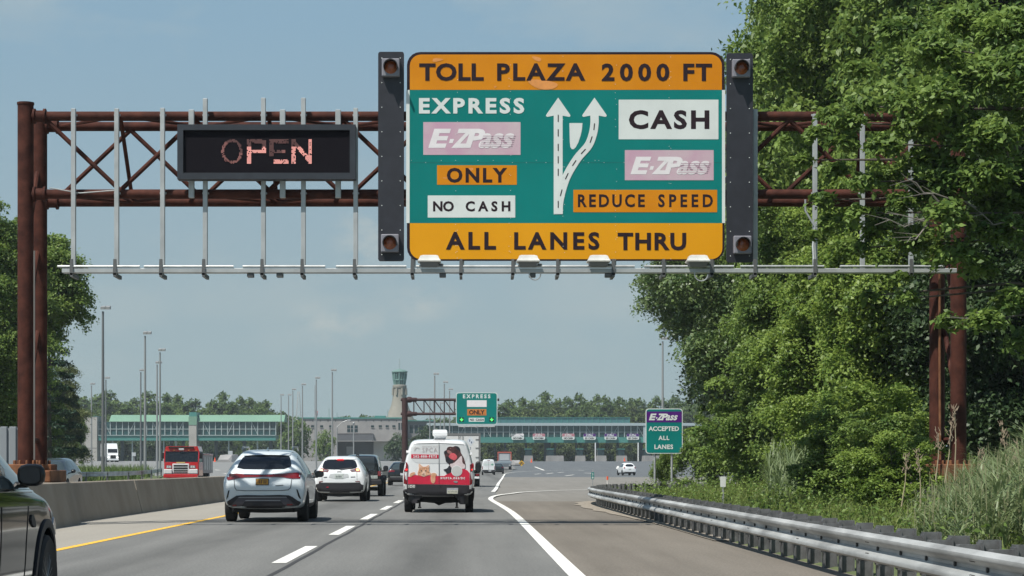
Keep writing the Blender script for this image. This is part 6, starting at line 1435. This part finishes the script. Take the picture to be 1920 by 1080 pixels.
def plant(key, name, label, cat, X, Y, z=None, H=None, rot=0.0, sx=1.0, group=None, mat=None):
    tm, cm, h0 = PROTO[key]; s = (H/h0) if H else 1.0
    z = terr(X, Y) if z is None else z
    t = thing(name, label, cat, (X, Y, z), rot, group); t.scale = (s*sx, s*sx, s)
    link('trunk' if cat != 'shrub' else 'stems', tm, None, t); c = link('crown' if cat != 'shrub' else 'foliage', cm, None, t)
    if mat: c.material_slots[0].link = 'OBJECT'; c.material_slots[0].material = mat
    return t
proto('maple', 1, 12, 3.4, .6, 95, 110000, (.20, .12), ml_bright, .22, (.15, .30))
proto('ash', 2, 20, 5.0, 3.0, 130, 125000, (.24, .145), ml_mid, .22, (.13, .27), .3)
proto('oak', 3, 14, 3.9, 2.0, 100, 105000, (.215, .13), ml_oak, .28, (.13, .28), .3)
proto('oak_lean', 13, 15, 3.7, 3.6, 100, 120000, (.185, .11), ml_oak, .28, (.13, .28), .3, lean=(-2.6, 0))
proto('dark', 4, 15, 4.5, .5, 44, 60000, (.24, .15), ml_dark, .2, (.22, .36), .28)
proto('shrub', 5, 3.0, 1.5, .0, 60, 34000, (.115, .068), ml_bright, .45, (.10, .34), .06, nlimb=12)
proto('shrub_dark', 6, 3.0, 1.5, .0, 60, 30000, (.12, .07), ml_mid, .45, (.10, .34), .06, nlimb=12)
proto('far', 7, 20, 6.4, -1.0, 60, 11000, (.95, .62), ml_far, .10, (.2, .36), .3, nlimb=3)
proto('far_b', 8, 20, 6.0, -1.0, 60, 11000, (.9, .6), ml_far, .14, (.2, .34), .3, top=.7, nlimb=3)
proto('high', 18, 14, 3.2, 8.2, 60, 52000, (.20, .12), ml_mid, .3, (.14, .3), .28)
proto('bush_far', 9, 6, 4.0, .2, 24, 4200, (.55, .35), ml_far, .2, (.28, .42), .15, nlimb=3)
XY = lambda px, Y: (PX(px, Y), Y)
def at(key, name, label, cat, px, Y, H, rot=0, sx=1.0, z=None, group=None, mat=None):
    X = PX(px, Y); z = (bank(X, Y) if (z is None and X > 4.8 and Y < 112) else z)
    return plant(key, name, label, cat, X, Y, z, H, rot, sx, group, mat)
# right-hand roadside wood
at('oak_lean', 'oak_tree', 'dark leaning oak at the left end of the right-hand wood, beyond the green pass sign', 'tree', 1392, 104, 15.0, 0.0, .92)
at('oak', 'oak_tree', 'second dark oak just right of the leaning oak, its crown behind the big sign corner', 'tree', 1440, 92, 14.0, 2.2, .9)
at('ash', 'ash_tree', 'tall ash reaching the top of the picture right beside the right flasher panel', 'tree', 1493, 86, 23, 1.0, .52)
at('ash', 'ash_tree', 'tall ash behind the right end of the gantry truss', 'tree', 1610, 80, 24, 2.6, .7)
at('ash', 'ash_tree', 'tall ash behind the upper part of the right gantry legs', 'tree', 1745, 76, 25, 4.0, .78)
at('ash', 'ash_tree', 'tall ash at the top right corner behind the overhanging oak branches', 'tree', 1890, 70, 25, 5.2, .8)
at('maple', 'maple_tree', 'bright green young maple left of the right gantry legs', 'tree', 1655, 64, 9.6, .3, .86)
at('maple', 'maple_tree', 'bright green maple below the right flasher panel', 'tree', 1560, 72, 8.6, 1.9, .9)
at('maple', 'maple_tree', 'bright green maple with drooping sprays below the walkway beam end', 'tree', 1475, 78, 9.4, 3.3, .85, mat=ml_mid)
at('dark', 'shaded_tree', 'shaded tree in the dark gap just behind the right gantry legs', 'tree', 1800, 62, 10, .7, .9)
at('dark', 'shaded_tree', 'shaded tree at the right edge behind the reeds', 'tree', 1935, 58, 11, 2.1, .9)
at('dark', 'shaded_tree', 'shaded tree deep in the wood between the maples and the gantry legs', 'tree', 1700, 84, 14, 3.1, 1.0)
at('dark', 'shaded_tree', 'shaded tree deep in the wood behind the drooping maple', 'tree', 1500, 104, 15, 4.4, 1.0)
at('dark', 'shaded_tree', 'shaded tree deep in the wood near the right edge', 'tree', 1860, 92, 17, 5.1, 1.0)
at('shrub_dark', 'roadside_shrub', 'dark shrub growing against the right post of the green pass sign', 'shrub', 1332, 103, 3.6, .2, .75)
at('shrub_dark', 'roadside_shrub', 'thin dark shrub between the two posts of the green pass sign', 'shrub', 1244, 104, 2.4, 1.2, .45)
at('shrub_dark', 'roadside_shrub', 'rounded dark shrub under the leaning oak, above the blank marker plate', 'shrub', 1402, 90, 3.8, 2.2, 1.0)
at('shrub_dark', 'roadside_shrub', 'dark shrub right of the blank marker plate', 'shrub', 1425, 80, 3.8, 3.2, 1.15)
at('shrub', 'roadside_shrub', 'bright shrub in the middle of the roadside growth below the maples', 'shrub', 1540, 63, 2.7, .5, 1.0)
at('shrub', 'roadside_shrub', 'bright shrub beside the left footing of the right gantry legs', 'shrub', 1645, 53, 2.6, 1.5, 1.1)
at('shrub', 'roadside_shrub', 'bright shrub with a dark hollow stem above the middle of the guardrail', 'shrub', 1590, 50, 2.0, 2.5, 1.2, mat=ml_mid)
at('shrub', 'roadside_shrub', 'low bright shrub behind the guardrail left of the right gantry footing', 'shrub', 1672, 44, 1.5, 3.5, 1.2)
# overhanging oak, its trunk outside the picture on the right
rng = np.random.default_rng(21)
tx, ty = 14.6, 43.0; oz = bank(tx, ty)
bl = []
for px, py, r, Y in ((1900, 60, 70, 43), (1820, 40, 60, 44), (1750, 90, 55, 42), (1690, 60, 45, 43.5), (1850, 140, 65, 42), (1760, 180, 55, 41), (1680, 190, 45, 42), (1610, 130, 34, 43), (1590, 230, 40, 42), (1530, 250, 32, 43), (1660, 270, 45, 41.5), (1740, 300, 50, 42), (1850, 260, 60, 41), (1920, 330, 60, 42), (1500, 300, 26, 43), (1570, 320, 36, 42.5), (1545, 375, 32, 43), (1470, 262, 20, 43.5), (1620, 340, 40, 42), (1560, 215, 34, 43), (1660, 330, 44, 42.5), (1730, 230, 50, 42), (1800, 330, 55, 41.5), (1800, 240, 50, 42.5), (1720, 450, 44, 42), (1790, 480, 44, 41.5), (1880, 380, 50, 42), (1580, 270, 36, 42), (1640, 430, 40, 42.5), (1560, 420, 30, 43), (1750, 360, 46, 42.5), (1850, 330, 50, 41), (1620, 200, 36, 43), (1690, 520, 24, 42), (1610, 400, 34, 42), (1690, 380, 34, 41.5), (1600, 465, 34, 42.5), (1655, 480, 30, 42), (1780, 400, 42, 41), (1870, 430, 50, 41.5), (1700, 560, 24, 42), (1780, 600, 26, 41.5), (1850, 600, 34, 41), (1900, 560, 40, 41.5), (1930, 640, 40, 42), (1520, 440, 16, 43), (1630, 555, 16, 43), (1960, 200, 80, 43), (1990, 450, 80, 43), (1840, 500, 34, 42), (1930, 120, 70, 41)):
    p = P(px, py, Y); bl.append((p.x-tx, p.y-ty, p.z-oz, r/F*Y*.95))
for i in range(6):
    a = rng.uniform(-1.0, 1.0); k = rng.uniform(1.5, 6); bl.append((k*math.cos(a), k*math.sin(a), rng.uniform(5, 15), rng.uniform(.8, 1.3)))
t = thing('oak_tree', 'near oak whose branches hang in from the right edge in front of the gantry', 'tree', (tx, ty, oz))
pl_, nl_ = blob_leaves([(a, b, c, d*(.68 if a < 8.4-tx else .9)) for a, b, c, d in bl], 78000, rng, .6, .1, .5)
link('crown', leaves('crown', pl_, nl_, .155, .085, leaf_mat('near_oak_leaves', (.046, .095, .020), (.205, .300, .070), .32, .55, .3), rng), None, t)
mb = MB(); mb.tube([(0, 0, -.5), (.05, 0, 3), (0, .1, 7), (-.1, 0, 11), (0, .1, 15)], [.42, .36, .3, .2, .06], 12)
for b in bl[::2]:
    q = Vector(b[:3]); z0_ = max(3.0, min(11, q.z*.8+.6)); p = Vector((0, 0, z0_)); m_ = p.lerp(q, .55) + Vector((rng.normal()*.2, rng.normal()*.2, .35))
    L = (q-p).length; ra = .016+.0055*L
    mb.tube([p, p.lerp(m_, .5) + Vector((0, 0, .08)), m_, q.lerp(m_, .35), q], [ra, ra*.8, ra*.55, ra*.35, .012], 6)
mb.build('trunk', m_bark, t, smooth=True, fix=False)
mb = MB()
for px, py, px2, py2 in ((1780, 415, 1640, 420), (1830, 380, 1700, 350), (1800, 430, 1660, 395), (1900, 300, 1860, 240), (1760, 370, 1690, 330), (1880, 590, 1780, 600), (1740, 420, 1700, 455), (1905, 430, 1800, 398)):
    a = P(px, py, 41.2) - Vector((tx, ty, oz)); b = P(px2, py2, 41.0) - Vector((tx, ty, oz)); pts_ = [a.lerp(b, i/5) + Vector((0, 0, rng.normal()*.05)) for i in range(6)]
    mb.tube(pts_, [.022, .018, .015, .012, .009, .004], 5)
    for i in (2, 3, 4):
        c_ = pts_[i]; mb.tube([c_, c_ + Vector((-rng.uniform(.2, .5), 0, rng.uniform(-.25, .3)))], [.008, .003], 4)
mb.build('bare_twigs', m_twig, t, fix=False)
# trees on the left
at('ash', 'ash_tree', 'big broad tree at the left edge behind the left gantry legs', 'tree', -22, 112, 14.6, .9, .9, z=0)
at('high', 'ash_tree', 'tree with a drooping right-hand branch just right of the left gantry legs', 'tree', 72, 118, 14.0, 2.9, .95, z=0)
at('dark', 'shaded_tree', 'dark low tree under the big tree at the left edge', 'tree', -10, 140, 9.5, 1.3, 1.0, z=0, mat=ml_mid)
at('dark', 'shaded_tree', 'dark low tree behind the left gantry legs', 'tree', 62, 152, 9.5, 3.3, .9, z=0, mat=ml_mid)
at('maple', 'pale_tree', 'pale yellow-green tree right of the left gantry legs', 'tree', 112, 215, 10.0, .6, 1.0, mat=ml_pale)
at('maple', 'pale_tree', 'smaller pale tree in front of the plain concrete block', 'tree', 138, 300, 9.2, 1.7, .7, mat=ml_mid)
# pine behind the left legs
rng = np.random.default_rng(33); X, Y = XY(92, 135); t = thing('pine_tree', 'dark pine with layered branches between the two left-hand broadleaf trees', 'tree', (X, Y, 0))
bl = []; 
for i in range(12):
    z = 2.5+i*.78; L = 1.9*(1-i/13.5)+.25
    for k in range(6):
        a = k*math.pi/3+i*.5
        for f_ in (.45, .75, 1.0): bl.append((L*f_*math.cos(a), L*f_*math.sin(a), z-.25*f_, .36))
p_, n_ = blob_leaves(bl, 16000, rng, .4, .1, .8); link('crown', leaves('crown', p_, n_, .26, .07, leaf_mat('pine_needles', (.016, .042, .026), (.050, .095, .055), .1), rng), None, t)
mb = MB().tube([(0, 0, -.3), (0, 0, 12)], [.2, .03], 8)
for i in range(12):
    for k in range(6): a = k*math.pi/3+i*.5; L = 1.9*(1-i/13.5)+.25; mb.tube([(0, 0, 2.4+i*.78), (L*math.cos(a), L*math.sin(a), 2.3+i*.78)], [.04, .012], 4)
mb.build('trunk', m_bark, t)
# wood behind the plaza: two loose rows
rng = random.Random(9); GT = 'trees of the wood behind the toll plaza'
def skyline(px): return interp([(100, 742), (205, 736), (240, 752), (270, 744), (300, 741), (345, 745), (385, 762), (430, 736), (465, 742), (495, 750), (525, 768), (560, 790), (650, 784), (700, 782), (740, 790), (800, 786), (850, 775), (900, 768), (945, 757), (985, 750), (1025, 741), (1070, 738), (1095, 735), (1135, 738), (1180, 742), (1230, 741), (1290, 738), (1400, 735)], px)
px = 90.0
while px < 1420:
    w = rng.uniform(17, 27); Y = rng.uniform(730, 765); top = PZ(skyline(px) + rng.uniform(-3, 5), Y) - ZG
    plant(rng.choice(('far', 'far_b')), 'wood_tree', 'leafy green tree rising in the back row of the wood behind the toll plaza', 'tree', PX(px, Y), Y, ZG-.2, top, rng.uniform(0, 6), rng.uniform(.85, 1.15)*20/max(top, 9)*.9, GT+', back row')
    px += w
px = 175.0
while px < 1400:
    if not 540 < px < 925:
        w = rng.uniform(22, 34); Y = rng.uniform(690, 715); top = PZ(skyline(px) + rng.uniform(14, 26), Y) - ZG
        plant(rng.choice(('far', 'far_b')), 'wood_tree', 'paler green tree in the front row of the wood behind the toll plaza', 'tree', PX(px, Y), Y, ZG-.2, top, rng.uniform(0, 6), rng.uniform(.9, 1.2)*20/max(top, 9)*.8, GT+', front row', mat=ml_far2 if px > 900 and rng.random() < .6 else None)
    else: w = 40
    px += w
px = 190.0
while px < 1230:
    if not 540 < px < 905:
        Y = rng.uniform(665, 680); left = px < 540
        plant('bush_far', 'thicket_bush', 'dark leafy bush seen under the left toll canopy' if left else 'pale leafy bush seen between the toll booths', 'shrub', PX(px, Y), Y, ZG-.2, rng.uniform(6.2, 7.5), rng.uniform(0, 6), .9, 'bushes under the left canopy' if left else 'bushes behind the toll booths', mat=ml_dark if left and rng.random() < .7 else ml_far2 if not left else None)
    px += rng.uniform(18, 26)
for px_, py_, w_, Y, tx_ in ((552, 793, 62, 600, 'rounded tree at the right end of the green-roofed canopy'), (606, 813, 44, 598, 'smaller round bush left of the plaza building entrance'), (742, 818, 50, 590, 'dark round bush behind the brown cantilever pole'), (795, 806, 60, 606, 'dark bush right of the control tower base')):
    X = PX(px_, Y); zg = terr(X, Y); h = PZ(py_, Y)-zg
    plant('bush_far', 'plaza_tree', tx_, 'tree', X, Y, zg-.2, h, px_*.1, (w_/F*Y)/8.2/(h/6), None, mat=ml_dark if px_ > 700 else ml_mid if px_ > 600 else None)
# reeds, grass, weeds
def blades(name, mat, roots, hts, rng, width=.02, bend=.5, seg=3, nleaf=1, spread=.0):
    V = []; Fc = []; c = 0
    for (x, y, z), h in zip(roots, hts):
        for k in range(nleaf):
            a = rng.uniform(0, 6.283); b = bend*rng.uniform(.4, 1.3); hb = z + (h*rng.uniform(.1, .75) if nleaf > 1 else 0); L = h*(rng.uniform(.35, .6) if nleaf > 1 else 1)
            dx, dy = math.cos(a), math.sin(a); w = width*rng.uniform(.7, 1.3); nx, ny = -dy*w, dx*w
            for s_ in range(seg+1):
                t_ = s_/seg; o_ = b*L*(t_**1.6); zz2 = hb + L*(t_ - .42*b*t_*t_); ww = (1-t_)**.7 if s_ else .8
                px_ = x + dx*o_; py_ = y + dy*o_
                V.append((px_-nx*ww, py_-ny*ww, zz2)); V.append((px_+nx*ww, py_+ny*ww, zz2))
                if s_: Fc.append((c+2*s_-2, c+2*s_-1, c+2*s_+1, c+2*s_))
            c += 2*(seg+1)
    me = bpy.data.meshes.new(name); me.from_pydata(V, [], Fc); me.update(); return link(name, me, mat)
rng = np.random.default_rng(41)
def scatter(n, fx_, fy_):
    out = []
    while len(out) < n:
        x, y = fx_(), fy_()
        if x > interp(railx, y) + .75: out.append((x, y, bank(x, y)-.02))
    return out
roots = scatter(1500, lambda: rng.uniform(6.0, 11.6), lambda: rng.uniform(27, 42))
roots = [r for r in roots if CX + r[0]*F/r[1] > 1735 + 40*math.sin(r[1]*2.1)]
o = blades('reed_bed', ml_reed, roots, [rng.uniform(.75, 1.25)*min(1.35, max(.42, .45 + .8*(CX + r[0]*F/r[1] - 1720)/200)) for r in roots], rng, .017, 1.35, 5, 9); o['kind'] = 'stuff'
stk = [(r[0], r[1], r[2]) for r in roots]
mb = MB()
for i, r in enumerate(roots):
    if i % 2 == 0: h = rng.uniform(.7, 1.1)*min(1.3, max(.6, .75 + .6*(CX + r[0]*F/r[1] - 1720)/200)); mb.tube([r, (r[0]+rng.normal()*.08, r[1], r[2]+h)], [.008, .004], 4)
so = mb.build('reed_stalks', M('reed_stalk', (.24, .24, .13), .8), fix=False); so['kind'] = 'stuff'
mb = MB(); mp_ = MB()
for px, py, b in ((1783, 800, 905), (1760, 812, 900), (1722, 852, 960), (1880, 800, 930), (1905, 835, 950), (1840, 850, 940), (1790, 770, 900), (1700, 860, 950)):
    p = P(px, py, 36); q = P(px + rng.uniform(-12, 12), b, 36); mb.tube([q, p.lerp(q, .5) + Vector((.02, 0, 0)), p], [.012, .009, .006], 5)
    for k in range(26): c_ = p + Vector((rng.normal()*.03, rng.normal()*.03, -rng.uniform(-.05, .3))); mp_.tube([c_, c_ + Vector((rng.uniform(-.06, .06), 0, .07))], [.008, .003], 4)
o = mb.build('reed_stalks', M('dry_stalk', (.34, .29, .19), .9), fix=False); o['kind'] = 'stuff'
o = mp_.build('reed_plumes', M('reed_plume', (.32, .25, .18), .95), fix=False); o['kind'] = 'stuff'
roots = scatter(330, lambda: rng.uniform(8.2, 10.6), lambda: rng.uniform(56, 68)); roots = [r for r in roots if 1440 < CX + r[0]*F/r[1] < 1600]
o = blades('reed_bed', ml_reed, roots, [rng.uniform(1.0, 1.75) for r in roots], rng, .02, .8, 4, 7); o['kind'] = 'stuff'
roots = scatter(26000, lambda: 4.9 + abs(rng.normal())*2.1, lambda: 18 + 80*rng.random()**.75)
o = blades('verge_grass', ml_grass, roots, [rng.uniform(.14, .42)*(1 if r[0] < 7 else 1.4) for r in roots], rng, .013, .7, 2); o['kind'] = 'stuff'
roots = scatter(800, lambda: rng.uniform(5.6, 9.5), lambda: rng.uniform(24, 100))
p_ = np.array(roots); p_[:, 2] += rng.uniform(.02, .55, len(p_)); rep = np.repeat(p_, 9, axis=0) + rng.normal(size=(len(p_)*9, 3))*np.array([.16, .16, .13])
rep[:, 2] = np.maximum(rep[:, 2], .03)
o = link('verge_weeds', leaves('verge_weeds', rep, rng.normal(size=rep.shape)*.5 + np.array([0, 0, .7]), .09, .05, ml_mid, rng), None); o['kind'] = 'stuff'
roots = []
while len(roots) < 9000:
    y = rng.uniform(134, 205); x = rng.uniform(-46, -24.6)
    if x < PX(interp([(134, 128), (150, 240), (165, 272), (185, 292), (205, 300)], y), y) - .5: roots.append((x, y, island(x, y)))
o = blades('island_weeds', leaf_mat('weed_blades', (.045, .085, .022), (.135, .190, .055), .25, .6, .2, .25), roots, [rng.uniform(.7, 1.45) for r in roots], rng, .05, .5, 2); o['kind'] = 'stuff'
# pale haze between the lens and the far wood
USE_HAZE = True
if USE_HAZE:
    m = bpy.data.materials.new('haze_air'); m.use_nodes = True; n = m.node_tree.nodes; n.clear()
    vo = n.new('ShaderNodeVolumePrincipled'); vo.inputs['Color'].default_value = (.80, .90, .95, 1); vo.inputs['Density'].default_value = .00018; vo.inputs['Anisotropy'].default_value = .2
    ou = n.new('ShaderNodeOutputMaterial'); m.node_tree.links.new(vo.outputs[0], ou.inputs['Volume'])
    o = MB().box(-400, 400, -60, 900, -2, 75).build('haze', m); o['kind'] = 'stuff'
